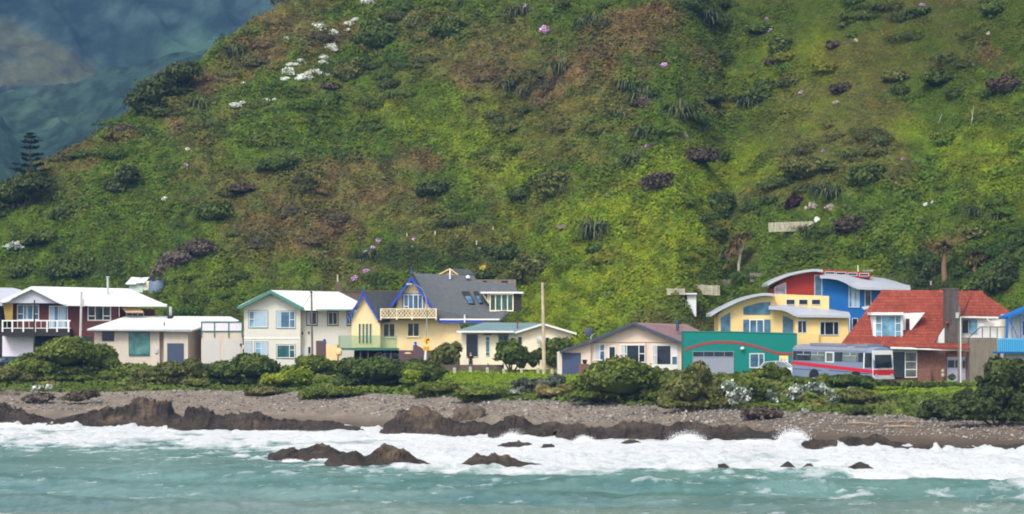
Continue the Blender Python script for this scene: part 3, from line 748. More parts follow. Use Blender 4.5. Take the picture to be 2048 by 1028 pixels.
def bank_grass():
    n = 170000
    px = RNG.uniform(-120, 2170, n); Y = RNG.uniform(0, 1, n)
    Y = Yed(px)-2+(Yhb(px)-Yed(px)+2)*Y
    x = (px-CX)/F*Y
    ok = (fbm(x/5, Y/5, s=61, o=3)-.5)*5+Yed(px)+RNG.normal(0, .8, n) < Y
    px, Y, x = px[ok], Y[ok], x[ok]; n = len(px)
    z = Z(px, Y); py = HZ-(z-CH)/Y*F
    lawn = np.maximum(sst(860, 910, px)*(1-sst(1150, 1190, px))*sst(784, 766, py+(fbm(x/3, Y/3, s=163, o=2)-.5)*26), sst(1560, 1700, px)*sst(796, 786, py))
    c0 = np.array([.165, .240, .012]); c1 = np.array([.082, .118, .018]); c2 = np.array([.175, .170, .045])
    f = fbm(x/2.5, Y/3, s=161, o=4)
    c = c1+(c2-c1)*sst(.45, .7, f)[:, None]
    g2 = fbm(x/4, Y/5, s=162, o=3)
    c = c+(np.array([.105, .150, .022])-c)*sst(.45, .6, g2)[:, None]
    c = c*(1-lawn[:, None])+c0*lawn[:, None]
    c = c*RNG.uniform(.6, 1.4, (n, 1))
    up = RNG.random(n)*(.45*(1-lawn)+.05)*sst(.3, .7, f)+.03
    s = RNG.uniform(.12, .30, n)*(1-.45*lawn)
    V, Fq, cc = leaf_arrays(np.stack([x, Y, z+up], 1), np.tile(np.array([0, -.35, .9]), (n, 1)), s, c, 1.6)
    tag(np_mesh('bank_grass', V, Fq, M_LEAF, cc), 'rough green grass and weeds on the bank above the beach', 'grass', kind='stuff')
bank_grass()

# ---- bushes between the beach and the houses
GF = 'coastal bushes between the beach and the houses'
B = bush
B('coastal_bush', 'very large rounded dark green bush hiding foot of brick house with balcony', 'bush', GF, (135, 764), [(135, 708, 58, 32), (75, 738, 58, 30), (192, 716, 40, 26), (120, 742, 92, 24), (222, 714, 14, 9), (228, 728, 12, 8)], 'mid', .30)
B('coastal_bush', 'scruffy olive shrub at the left edge in front of dark car', 'bush', GF, (22, 772), [(10, 752, 38, 18), (45, 757, 30, 14)], 'olive', .28)
B('coastal_bush', 'brownish green shrub covering foot of the dark garage door', 'bush', GF, (355, 775), [(385, 735, 20, 18), (345, 742, 36, 18), (300, 752, 34, 14), (330, 760, 60, 12)], 'olive', .27)
B('coastal_bush', 'dense dark green mounded bush below the twin white garage doors', 'bush', GF, (485, 774), [(508, 736, 46, 27), (450, 744, 46, 22), (541, 748, 22, 18), (410, 755, 20, 12)], 'dark', .27)
B('coastal_bush', 'bright green spreading shrub between two dark bushes by weatherboard house', 'bush', GF, (575, 776), [(570, 760, 44, 13), (600, 752, 28, 15)], 'bright', .25)
B('coastal_bush', 'green bush in front of peach garden wall', 'bush', GF, (640, 760), [(632, 731, 33, 20), (606, 724, 16, 12), (668, 738, 24, 15)], 'mid', .26)
B('coastal_bush', 'dark brownish green bush below the glass balcony of yellow house', 'bush', GF, (770, 776), [(762, 742, 56, 26), (710, 735, 34, 20), (800, 752, 40, 20)], 'dark', .28)
B('coastal_bush', 'dark rounded bush below the purple wall with blue urn', 'bush', GF, (832, 774), [(835, 742, 32, 24), (858, 748, 25, 18)], 'dark', .26)
B('coastal_bush', 'small bright green ball shrub nestled in front of darker bushes', 'bush', GF, (822, 772), [(822, 752, 15, 14)], 'bright', .2, off=-2)
B('coastal_bush', 'low mat of green creeper spilling onto the shingle', 'bush', GF, (672, 793), [(672, 786, 52, 11), (640, 790, 30, 8), (705, 790, 25, 8)], 'mid', .22)
B('coastal_bush', 'dry brown and green mound at beach edge right of dark mounded bush', 'bush', GF, (540, 788), [(530, 784, 38, 8), (570, 788, 12, 6)], 'straw', .2)
B('coastal_bush', 'huge dome-shaped green bush in front of pinkish bungalow', 'bush', GF, (1235, 806), [(1238, 760, 72, 40), (1185, 772, 38, 30), (1295, 770, 45, 30), (1250, 780, 90, 22)], 'mid', .30)
B('coastal_bush', 'upright bush with pale tips in front of green garage', 'bush', GF, (1388, 824), [(1395, 752, 26, 28), (1375, 780, 38, 32), (1345, 795, 28, 24), (1425, 785, 30, 30)], 'olive', .28)
B('coastal_bush', 'light green shrub below the silver roller door on green wall', 'bush', GF, (1480, 812), [(1480, 775, 34, 22), (1515, 785, 32, 22), (1460, 795, 30, 14)], 'mid', .26)
B('coastal_bush', 'dark small bush partly hiding the white parked car', 'bush', GF, (1542, 768), [(1540, 742, 16, 15), (1518, 750, 18, 12), (1558, 752, 16, 11), (1570, 758, 16, 8)], 'mid', .26)
B('coastal_bush', 'wide low green bush in front of the rear wheel of the bus', 'bush', GF, (1625, 775), [(1600, 764, 34, 9), (1645, 766, 34, 8)], 'mid', .2)
B('coastal_bush', 'dark low bush hiding the front wheel of the bus', 'bush', GF, (1695, 778), [(1690, 762, 34, 12), (1722, 766, 22, 8)], 'dark', .2)
B('hedge', 'long low clipped green hedge below the brick and red-roofed house', 'hedge', None, (1860, 776), [(1760+k*24, 768+k*.7, 17, 5.5) for k in range(10)], 'dark', .18, dens=1.1, lump=.12, stem=False)
B('coastal_bush', 'olive green bush in the bank left of the long lawn', 'bush', GF, (1712, 812), [(1710, 796, 40, 18), (1745, 806, 20, 10)], 'olive', .25)
B('coastal_bush', 'dark flattened bush at foot of the bank beside beach pebbles', 'bush', GF, (1722, 830), [(1722, 822, 22, 10)], 'deep', .2)
B('coastal_bush', 'grey-green wind-combed shrub near foot of the bare wooden pole', 'bush', GF, (1075, 788), [(1085, 768, 34, 10), (1112, 760, 18, 11), (1050, 779, 30, 7)], 'grey', .22)
B('coastal_bush', 'mid green shrub on bank in front of long lawn by wooden pole', 'bush', GF, (985, 798), [(960, 787, 45, 6), (1005, 790, 30, 6)], 'mid', .22)
B('coastal_bush', 'yellowish grassy shrub at right of grey-green combed one', 'bush', GF, (1120, 798), [(1110, 786, 32, 11), (1135, 780, 18, 12)], 'straw', .2)
B('coastal_bush', 'light green leafy shrub beside the dark bushes under yellow house', 'bush', GF, (885, 792), [(878, 778, 30, 9), (852, 776, 24, 12)], 'mid', .22)
B('coastal_tree', 'tall dark bushy tree at far right below turquoise balcony', 'tree', GF, (1998, 852), [(2002, 752, 34, 38), (2035, 750, 26, 34), (1995, 790, 42, 36), (2030, 810, 46, 38), (1960, 815, 44, 28), (1925, 822, 30, 20)], 'deep', .28)
B('coastal_bush', 'dark green sprawling bush on slope just left of tall tree', 'bush', GF, (1905, 842), [(1900, 822, 34, 18), (1870, 812, 26, 13)], 'deep', .25)
B('dry_shrub', 'dry grey-brown twiggy shrub on the beach edge below silvery plants', 'shrub', None, (1525, 838), [(1525, 828, 34, 12), (1505, 832, 20, 9), (1548, 832, 22, 9)], 'dead', .18, stem=False, fuzz=.3)
B('dry_shrub', 'dark grey twiggy shrub among the beach boulders at far left', 'shrub', None, (90, 806), [(85, 797, 26, 9), (60, 800, 14, 8)], 'dead', .16, stem=False, fuzz=.3)
B('dry_shrub', 'brownish dry shrub at right end of the beach boulders', 'shrub', None, (160, 808), [(155, 796, 24, 11), (180, 790, 18, 9)], 'brown', .16, stem=False, fuzz=.3)
GG = 'garden shrubs close to the houses'
B('garden_shrub', 'tall dark shrub hiding the green-framed window of cream cottage', 'shrub', GG, (1022, 745), [(1020, 712, 24, 28), (1008, 700, 16, 18), (1042, 720, 16, 24), (1000, 715, 10, 10)], 'dark', .22)
B('garden_shrub', 'slender shrub with pale stems under satellite dish of cream cottage', 'shrub', GG, (1066, 742), [(1066, 722, 14, 18), (1078, 712, 12, 14)], 'dark', .2)
B('garden_shrub', 'leafy green shrub right behind the tall wooden pole', 'shrub', GG, (1118, 742), [(1115, 698, 24, 20), (1105, 718, 22, 24), (1128, 690, 15, 12)], 'mid', .22)
B('garden_shrub', 'dark hedge plant behind the scooped peach wall', 'shrub', GG, (658, 712), [(658, 677, 17, 13), (650, 685, 10, 10)], 'dark', .18, Y=362)
B('garden_shrub', 'dusty green shrub beside sloping steps of yellow house', 'shrub', GG, (895, 742), [(892, 712, 26, 24), (880, 725, 24, 18), (910, 700, 12, 14)], 'olive', .22)
B('garden_shrub', 'small rounded bush in front of the dark garage under glass balcony', 'shrub', GG, (690, 735), [(690, 718, 22, 14)], 'dark', .2)
GS = 'silvery white-flowered plants on the bank'
for i, (bx, by, lob, lb) in enumerate([
    ((1470), 818, [(1458, 775, 10, 9), (1472, 790, 15, 14), (1490, 798, 12, 14), (1465, 806, 8, 8)], 'silver shrub with white blooms in front of the roller door of green wall'),
    ((1600), 806, [(1595, 784, 16, 10), (1612, 778, 10, 7), (1585, 795, 8, 7)], 'silvery flowering shrub below rear end of the bus'),
    ((1635), 800, [(1632, 778, 15, 8), (1645, 785, 12, 9)], 'silvery flowering shrub below the middle of the bus'),
    ((1672), 822, [(1668, 802, 9, 10), (1660, 785, 8, 6)], 'small silver shrub low on bank among brown stems'),
    ((1700), 784, [(1702, 779, 7, 4)], 'tiny white flower tuft below front of the bus'),
    ((1612), 828, [(1612, 823, 8, 5)], 'little silver tuft at the foot of the bank by boulders'),
    ((1546), 812, [(1540, 790, 7, 8), (1548, 800, 6, 6)], 'small silver shrub left of the flowering ones under green wall'),
    ((1412), 800, [(1412, 792, 8, 7)], 'small silver shrub nested in the upright bush'),
    ((1345), 790, [(1345, 765, 6, 5)], 'silver tuft at right shoulder of the huge dome-shaped bush'),
    ((1848), 818, [(1848, 812, 7, 5)], 'lone silver tuft on bank left of the dark sprawling bush'),
    ((1152), 806, [(1152, 800, 10, 6)], 'pale silver-green cushion plant at the beach edge below dome-shaped bush'),
    ((1030), 792, [(1030, 786, 9, 5)], 'pale silver-green cushion plant at the beach edge below wooden pole'),
    ((1800), 758, [(1795, 750, 12, 7), (1812, 753, 8, 5)], 'grey leafy plant with white blooms beside the brick wall'),
    ((85), 785, [(78, 778, 9, 5), (98, 776, 7, 5)], 'silvery grey shrub among pale boulders at left')]):
    B('silver_shrub', lb, 'shrub', GS, (bx, by), lob, 'silver', .13, stem=False, lump=.6, off=-1.2, fuzz=.7)

# ---- plants one can pick out on the hillside
GH = 'larger shrubs on the hillside'
def HB(x, y, rx, ry, pal, label, cat='shrub', name='hill_shrub', leaf=.19, lump=.42, lob=None, group=GH, up=.12, stem=True):
    random.seed(x*3+y)
    base = (x, y+ry*up)
    if lob is None:
        lob = [(x, y, rx*.7, ry*.75)]
        for k in range(9 if rx > 25 else 5):
            a = random.uniform(0, 6.28); d_ = random.uniform(.45, .85); lob.append((x+math.cos(a)*rx*d_, y+math.sin(a)*ry*d_*.8, rx*random.uniform(.18, .36), ry*random.uniform(.22, .42)))
    return bush(name, label, cat, group, base, lob, pal, leaf, lump=lump, stem=stem, fuzz=.45 if rx > 10 else .1, dens=.8)
HB(760, 78, 52, 42, 'dark', 'large dark leathery shrub right of the white flower drift near top of hill')
HB(350, 158, 46, 34, 'deep', 'big near-black bush on the ridge line, upper one', lob=[(365, 148, 30, 22), (335, 165, 28, 22), (385, 140, 16, 14), (350, 185, 30, 16)], up=1.2)
HB(285, 200, 34, 34, 'deep', 'big near-black bush on the ridge line, lower one', lob=[(300, 190, 26, 26), (275, 205, 22, 24), (310, 220, 24, 16)], up=1.0)
HB(245, 262, 38, 15, 'brown', 'bare brown thicket on the ridge line below the black bushes')
HB(165, 312, 32, 14, 'dark', 'dark low bush on ridge line, midway between pine and black bushes')
HB(45, 385, 60, 26, 'deep', 'dark bush mass around the foot of the lone pine', lob=[(60, 372, 36, 18), (20, 392, 34, 20), (85, 368, 18, 14), (0, 415, 40, 22), (-35, 430, 30, 20)], up=1.2)
HB(232, 380, 44, 24, 'deep', 'dark diagonal bush on left slope above the dead thicket', lob=[(255, 352, 20, 18), (230, 378, 22, 18), (205, 402, 18, 16)])
HB(125, 432, 28, 28, 'dark', 'dark green bush high above the brick house, right of dark one at edge')
HB(428, 428, 40, 28, 'dark', 'dark green bush in mid left slope with glossy leaves')
HB(375, 512, 58, 34, 'dead', 'wide leafless grey-brown thicket above white-roofed bungalow', lob=[(400, 500, 30, 18), (360, 520, 32, 22), (340, 545, 30, 22), (375, 535, 30, 20)])
HB(140, 545, 55, 28, 'dark', 'dark bushes directly above ridge of brick house roof')
HB(45, 545, 26, 20, 'dark', 'dark shrub above grey roof corner at left edge')
HB(30, 495, 24, 12, 'silver', 'single silvery shrub on the left slope above grey roof corner', leaf=.22)
HB(85, 478, 40, 18, 'dark', 'dark spreading bush above the silvery shrub')
HB(870, 380, 45, 22, 'deep', 'dark hollow of shrubs in middle of slope above gabled yellow house')
HB(1070, 545, 48, 42, 'olive', 'tall grey-green tree crown beside the flat dormer of slate roof', cat='tree', name='hillside_tree')
HB(1015, 510, 34, 24, 'dark', 'dark green shrub above the long planter wall')
HB(975, 552, 26, 15, 'dark', 'blue-green rounded shrub right of yellow-flowering one')
HB(968, 538, 9, 6, 'yellow', 'small yellow-flowering bush behind the slate roof', leaf=.18, stem=False)
HB(1108, 375, 44, 38, 'olive', 'grey-green spiky looking shrub in centre of the hill')
HB(1318, 368, 36, 30, 'brown', 'twiggy brown rounded shrub right of hill centre')
HB(1395, 315, 50, 22, 'brown', 'wide low brown thicket below the pink flower group')
HB(1530, 190, 32, 34, 'dark', 'dark green shrub with pale stalks at upper right of the hill')
HB(1578, 165, 26, 20, 'olive', 'smooth olive dome shrub beside the dark one with pale stalks')
HB(1565, 98, 28, 26, 'dark', 'dark leafy shrub alone in the upper right grass slope')
HB(1545, 125, 18, 12, 'brown', 'small bare mauve-brown shrub under the lone dark leafy one')
HB(1520, 60, 36, 14, 'dark', 'low dark shrub beside the topmost pink flowers at right')
HB(1668, 93, 18, 13, 'brown', 'small brown round tuft in open grass of upper right slope')
HB(1690, 52, 16, 9, 'dark', 'small dark green tussock above brown round tuft in grass')
HB(1705, 72, 12, 9, 'dark', 'tiny dark green tussock just above the brown round tuft')
HB(1840, 25, 34, 14, 'dark', 'dark shrub with pink flowers beside top edge of the hill')
HB(1990, 20, 34, 20, 'dark', 'dark bush in the top right corner of the hillside')
HB(1685, 178, 26, 14, 'brown', 'dark brown hunched shrub in middle of upper right grass')
HB(1790, 155, 34, 18, 'olive', 'olive brown shrub between two hunched ones in upper right grass')
HB(1880, 160, 44, 20, 'dark', 'broad dark shrub left of red-brown scrub at right edge')
HB(2015, 175, 40, 24, 'brown', 'large brown scrubby bush at the right edge of the hill')
HB(1420, 200, 30, 14, 'deep', 'dark low round shrub right of the flax clumps in mid upper slope')
HB(1290, 210, 30, 16, 'brown', 'dark mauve shrub under the widest flax clump')
HB(1735, 358, 44, 32, 'dark', 'big dark green dome bush uphill of red roof house')
HB(1620, 340, 55, 28, 'olive', 'wide grey olive thicket left of big dark dome bush')
HB(1590, 408, 24, 20, 'purple', 'dark purple-leaved shrub behind the picket fence', leaf=.24)
HB(1660, 335, 30, 14, 'dark', 'dark shrub above wide grey olive thicket')
HB(1440, 420, 36, 40, 'dark', 'tall dark green shrub uphill left of the cabbage tree with white trunk')
HB(1960, 470, 30, 22, 'olive', 'olive shrub uphill right of brown scrub above the chimney')
HB(1870, 545, 26, 26, 'deep', 'near-black shrub behind chimney of red roof house')
HB(2010, 560, 44, 44, 'deep', 'dark tall tree mass behind the blue-framed house', cat='tree', name='hillside_tree')
HB(1950, 580, 30, 24, 'dark', 'dark green bush just behind the hips of red roof')
HB(1560, 575, 26, 20, 'deep', 'dark shrub squeezed behind curved roof of red wing', up=.9)
HB(1700, 455, 40, 24, 'brown', 'dry brown undergrowth bush right of the picket fence')
HB(490, 380, 42, 14, 'brown', 'mauve-brown thicket on slope left of hill centre')
HB(700, 150, 40, 30, 'olive', 'olive brown thicket below large leathery shrub near hilltop')
HB(660, 175, 24, 8, 'brown', 'thin dark brown patch shrub below white flower drift')
HB(560, 330, 50, 22, 'dark', 'low blue-green shrub spread on left-centre slope')
HB(900, 60, 40, 30, 'dark', 'deep green shrub near top of hill right of pink flower spot')
HB(1190, 500, 22, 14, 'dark', 'small dark shrub under the single big flax near hill centre')

# flax: fans of long stiff leaves
GX = 'flax clumps on the hillside'
def flax(x, y, r, label, cols='f', n=90, hgt=1.0):
    Y = ray(x, y); s = Y/F; c = P(x, 0, Y); c.z = gz(x, Y)
    R = r*s
    V, Fc, Cc = [], [], []
    for k in range(n):
        a = RNG.uniform(0, 2*math.pi); b0 = RNG.random()**.5*R*.55
        base = np.array([c.x+math.cos(a)*b0*1.2, c.y+math.sin(a)*b0*.8, c.z-.1+RNG.uniform(-.1, .1)+math.sin(a)*b0*.5])
        ln = R*RNG.uniform(.6, 1.25)*hgt; ou = RNG.uniform(.15, 1.15); w = .075
        dr = np.array([math.cos(a), math.sin(a), 0]); sd = np.array([-math.sin(a), math.cos(a), 0])*w
        pts = [base, base+dr*ou*ln*.3+np.array([0, 0, ln*.55]), base+dr*ou*ln*.8+np.array([0, 0, ln*(.85-.25*ou)]), base+dr*ou*ln*1.15+np.array([0, 0, ln*(.78-.75*ou)])]
        col = np.array([(.055, .085, .032), (.12, .135, .06), (.15, .15, .06), (.032, .055, .024)][RNG.integers(4)])*RNG.uniform(.7, 1.15)
        i = len(V)
        for q, p in enumerate(pts):
            ww = sd*(1, 1.1, .8, .2)[q]
            V += [p-ww, p+ww]; Cc += [col, col]
        for q in range(3): Fc.append((i+2*q, i+2*q+1, i+2*q+3, i+2*q+2))
    o = np_mesh('flax_clump', np.array(V), np.array(Fc), M_LEAF, np.array(Cc), origin=tuple(c))
    return tag(o, label, 'flax', GX)
for q in [(1188, 470, 36, 'big single flax bush with pale arching leaves near the hill centre', 160), (1290, 205, 34, 'widest flax clump, in brown scrub right of hill top centre', 150),
          (1255, 180, 26, 'flax clump with pale yellow tips beside the widest one', 110), (1125, 145, 28, 'grey-green flax in the middle of reddish brown scrub', 110), (1165, 55, 24, 'flax clump above reddish brown scrub near the top, left one', 100),
          (1190, 45, 20, 'flax clump above reddish brown scrub near the top, right one', 90), (1410, 45, 32, 'flax clump with upright olive leaves near top right of brown scrub', 120), (1360, 235, 34, 'broad flax clump below the dark low round shrub', 130),
          (1290, 275, 26, 'flax clump with striped leaves just above pink flowers', 110), (1270, 330, 22, 'pale flax clump just below pink flowers', 80), (1235, 235, 20, 'small flax clump left of mauve shrub', 80),
          (1040, 30, 26, 'flax clump in green scrub beside pink flower at top', 90), (1020, 180, 24, 'grey flax clump at left end of reddish brown scrub', 80), (1055, 195, 24, 'grey flax clump in scrub below the reddish brown patch', 80),
          (1500, 210, 26, 'ragged pale flax left of dark shrub with pale stalks', 90), (1665, 395, 30, 'upright pale flax behind right end of the picket fence', 110), (1640, 385, 22, 'short pale flax above pink blooms by picket fence', 80),
          (1615, 470, 22, 'drooping flax below the picket fence', 80), (400, 215, 26, 'brown flax high on the left ridge', 80), (470, 110, 26, 'brown flax clump at the ridge near top left', 80), (1960, 430, 24, 'flax fan on bright slope at far right', 80),
          (2000, 440, 22, 'flax fan nearest right edge of the bright slope', 80), (975, 580, 14, 'spiky plant above planter wall behind slate roof', 50), (730, 520, 24, 'strap-leaved clump among pink blooms behind yellow house', 90), (1440, 520, 20, 'spiky grey plant in front of cabbage tree trunk', 60)]:
    flax(*q[:4], n=q[4])

# flower clumps
GW = 'white flowers drifting down the upper left slope'
for x, y, r in [(q[0], q[1], q[2]*1.7) for q in [(637, 55, 7), (663, 68, 6), (696, 50, 5), (696, 61, 4), (712, 40, 4), (576, 78, 5), (661, 95, 7), (647, 116, 6), (646, 126, 5), (576, 145, 8), (570, 160, 6), (601, 122, 5), (608, 155, 7), (600, 158, 5), (628, 145, 7), (638, 148, 6), (580, 130, 4), (472, 212, 6), (485, 206, 4), (487, 190, 3), (486, 168, 3), (532, 203, 5), (700, 48, 5), (735, 5, 6), (770, 158, 4), (655, 150, 5), (592, 130, 4), (616, 148, 5), (550, 200, 3), (668, 100, 4), (705, 42, 4), (640, 62, 4), (586, 150, 4)]]:
    HB(x, y, r, r*.75, 'white', 'clump of white blossom in the white drift on upper left slope', 'flowers', 'white_flower_clump', .13, group=GW, stem=False, lump=.5, lob=[(x, y, r, r*.6), (x+r*.6, y+r*.4, r*.5, r*.4)])
for x, y, r, p, lb in [(375, 299, 5, 'white', 'lone small white flower clump below the black ridge bushes'), (330, 399, 5, 'white', 'lone small white flower clump on mid left slope'), (1103, 20, 4, 'white', 'lone cream flower spot near the top edge above brown scrub'),
    (1332, 44, 3, 'white', 'tiny cream flower spot right of upper brown scrub'), (1853, 410, 7, 'white', 'white flower spray on bright slope right of dark dome bush'), (1868, 405, 5, 'white', 'smaller white spray beside the bright slope flower spray'),
    (1672, 208, 7, 'pale', 'cream flower row beside brown scrub in upper right grass'), (1978, 68, 5, 'pale', 'pale pink flower spot in grass near the top right corner'), (1712, 82, 6, 'pale', 'pale withered flower head above brown round tuft'),
    (890, 49, 5, 'pink', 'lone lilac flower spot near the hilltop'), (1050, 14, 5, 'pink', 'lilac flowers beside flax at top of the hill'), (1092, 62, 12, 'pink', 'dusky pink bloom patch at left of brown scrub'),
    (1328, 132, 6, 'pink', 'faint pink flowers above the dark low round shrub'), (1297, 294, 8, 'pink', 'bright pink flower clump in mid slope right of centre'), (1281, 298, 5, 'pink', 'smaller pink clump touching the bright one in mid slope'),
    (1370, 272, 6, 'pink', 'pink flower spot above the wide low brown thicket'), (1533, 40, 6, 'pink', 'pink flowers above low dark shrub, upper one'), (1540, 62, 5, 'pink', 'pink flowers above low dark shrub, lower one'),
    (1603, 186, 4, 'pink', 'vivid small pink spot beside smooth olive dome shrub'), (1846, 12, 6, 'pink', 'pink flowers in dark shrub at top edge'), (1648, 302, 5, 'pink', 'pink flower spot above wide grey olive thicket'),
    (1805, 320, 4, 'pink', 'small pink spot uphill of big dark dome bush'), (370, 332, 6, 'pink', 'pink flower clump on left slope'), (140, 554, 3, 'pink', 'tiny pink spot above brick house roof'),
    (710, 560, 9, 'pink', 'brightest pink bloom cluster behind the yellow house'), (757, 483, 7, 'pink', 'top pink bloom in the string behind yellow house'), (746, 496, 7, 'pink', 'pink bloom just below the top one of the string'),
    (733, 508, 7, 'pink', 'pink bloom in the middle of the string behind yellow house'), (733, 545, 7, 'pink', 'pale lilac bloom above brightest pink cluster'), (828, 480, 4, 'pink', 'small lilac flower beside the lone white post'),
    (1625, 415, 9, 'pale', 'pale pink blooms behind middle of picket fence'), (1660, 418, 9, 'pale', 'peach blooms behind right end of the picket fence'), (1615, 418, 6, 'pale', 'pale blossom beside purple-leaved shrub')]:
    r *= 1.25
    HB(x, y, r, r*.8, p, lb, 'flowers', 'flower_clump', .13, group='scattered flower clumps on the hillside', stem=False, lump=.5, lob=[(x, y, r*.8, r*.7), (x+r*.5, y+r*.4, r*.5, r*.4)])

# ---- trees
def blade_head(c, r, n, cols, w=.06, droop=.6):
    V, Fc, Cc = [], [], []
    for k in range(n):
        a = RNG.uniform(0, 2*math.pi); el = RNG.uniform(-.7, 1.3)
        d = np.array([math.cos(a)*math.cos(el), math.sin(a)*math.cos(el), math.sin(el)])
        ln = r*RNG.uniform(.7, 1.15); sd = np.cross(d, [0, 0, 1]); sd /= np.linalg.norm(sd)+1e-6; sd *= w
        pts = [np.array(c)+d*ln*.08, np.array(c)+d*ln*.6, np.array(c)+d*ln-np.array([0, 0, ln*.35*droop])]
        col = np.array(cols[RNG.integers(len(cols))])*RNG.uniform(.75, 1.25); i = len(V)
        for q, p in enumerate(pts):
            V += [p-sd*(1, 1, .2)[q], p+sd*(1, 1, .2)[q]]; Cc += [col, col]
        for q in range(2): Fc.append((i+2*q, i+2*q+1, i+2*q+3, i+2*q+2))
    return V, Fc, Cc
def cabbage(label, foot, top, heads, cols, trunkm, name='cabbage_tree', tw=.16, Y=None, straight=True):
    Y = Y or ray(*foot); s = Y/F; f = P(foot[0], 0, Y); f.z = gz(foot[0], Y)
    t = thing(name, label, 'tree', f, 'palm-like trees on the hillside')
    tp = P(top[0], top[1], Y)
    mb = MB(); mb.tube([f-Vector((0, 0, .3)), (f+tp)/2+Vector((-.08, 0, 0)), tp], [tw*1.2, tw, tw*.8], 8)
    for hx, hy, hr in heads: mb.tube([tp, P(hx, hy, Y)], [tw*.6, tw*.4], 6)
    mb.build('trunk', trunkm, t)
    V, Fc, Cc = [], [], []
    for hx, hy, hr in heads:
        v, fc, cc = blade_head(P(hx, hy, Y+(hx-top[0])*.01), hr*s, 150, cols)
        b = len(V); V += v; Fc += [tuple(i+b for i in f_) for f_ in fc]; Cc += cc
    np_mesh('crown', np.array(V), np.array(Fc), M_LEAF, np.array(Cc), parent=t)
M_PALE = mat('pale_bark', (.50, .45, .34), .8, .25, 3, streak=.2)
M_BRB = mat('red_brown_bark', (.24, .14, .085), .85, .3, 3, streak=.2)
cabbage('cabbage tree with straw-coloured crown and thin white trunk above curved roof', (1477, 556), (1481, 508), [(1468, 495, 22), (1482, 478, 20), (1494, 472, 12), (1472, 482, 18), (1460, 508, 14)], [(.26, .17, .07), (.20, .13, .06), (.14, .12, .05), (.32, .22, .10)], M_PALE, tw=.15)
cabbage('cabbage tree with thick reddish trunk behind red roof house', (1890, 560), (1889, 510), [(1888, 492, 16), (1876, 500, 16), (1900, 498, 14)], [(.14, .12, .05), (.22, .15, .07), (.06, .08, .03)], M_BRB, tw=.25)
cabbage('cabbage tree with orange-tipped leaves right of the chimney', (1950, 552), (1951, 530), [(1950, 512, 20), (1940, 518, 16), (1965, 512, 15)], [(.20, .15, .05), (.12, .13, .04), (.26, .16, .05), (.05, .08, .03)], M_BRB, tw=.2)

def pine():
    px, py = 62, 385
    Y = ray(62, 392)
    f = P(px, 0, Y); f.z = gz(px, Y)
    s = Y/F
    t = thing('norfolk_pine', 'lone symmetrical pine with tiered branches standing on ridge at far left', 'tree', f)
    top = P(60, 262, Y)
    MB().tube([f-Vector((0, 0, .5)), f*.5+top*.5, top], [.15, .10, .03], 8).build('trunk', M_WOOD, t)
    V, Fc, Cc = [], [], []
    cv = []
    tiers = [(268, 3), (275, 8), (285, 13), (297, 16), (312, 19), (322, 24), (333, 27), (345, 29), (355, 26)]
    for ty, r in tiers:
        c = P(61, ty, Y); R = r*s*1.2; nb = 5 if r > 6 else 4; a0 = RNG.uniform(0, 1)
        for k in range(nb):
            if r > 20 and RNG.random() < .15: continue
            a = a0+2*math.pi*k/nb+RNG.uniform(-.15, .15)
            rr = R*RNG.uniform(.85, 1.1)
            m = int(14+rr*34)
            q = .25+.75*RNG.random(m)**.75
            ctr = np.array(c)[None]+np.array([math.cos(a), math.sin(a), 0])[None]*(q*rr)[:, None]
            ctr[:, 2] += q**2*rr*.22
            ctr += RNG.normal(0, 1, (m, 3))*np.array([.10, .10, .035])*(1.2*(q > .4)+.3)[:, None]
            cv.append(ctr)
    Cn = np.concatenate(cv); col = np.tile(np.array([.018, .040, .020]), (len(Cn), 1))*RNG.uniform(.6, 1.5, (len(Cn), 1))
    V, Fq, cc = leaf_arrays(Cn, np.tile([0, 0, 1.0], (len(Cn), 1)), RNG.uniform(.10, .20, len(Cn)), col, 1.8)
    np_mesh('crown', V, Fq, M_LEAF, cc, parent=t)
pine()

def bare(label, foot, spans, w=.05, col=M_WOOD, name='bare_tree'):
    Y = ray(*foot); f = P(foot[0], 0, Y); f.z = gz(foot[0], Y)
    mb = MB()
    for a, b in spans: mb.tube([P(*a, Y), P((a[0]+b[0])/2+.5, (a[1]+b[1])/2, Y+.05), P(*b, Y)], [w, w*.8, w*.4], 5)
    return tag(mb.build(name, col, origin=f), label, 'tree')
bare('thin leafless sapling at left end of cream cottage', (921, 716), [((921, 722), (921, 668)), ((921, 690), (914, 668)), ((921, 685), (929, 664)), ((921, 678), (917, 656)), ((921, 672), (926, 655)), ((917, 680), (908, 672))], .05)
bare('bare twiggy shrub between white weatherboard house and small blue gable', (680, 700), [((676, 690), (688, 655)), ((680, 680), (698, 660)), ((684, 670), (680, 648)), ((690, 668), (703, 655)), ((688, 660), (694, 645))], .03)
bare('weathered forked dead stem standing in grass at upper right', (1943, 248), [((1942, 250), (1947, 212)), ((1946, 248), (1943, 220))], .045, M_PALE, 'dead_stem')
bare('leaning pale dead stick in grass left of forked dead stem', (1874, 252), [((1873, 254), (1884, 228))], .04, M_PALE, 'dead_stem')
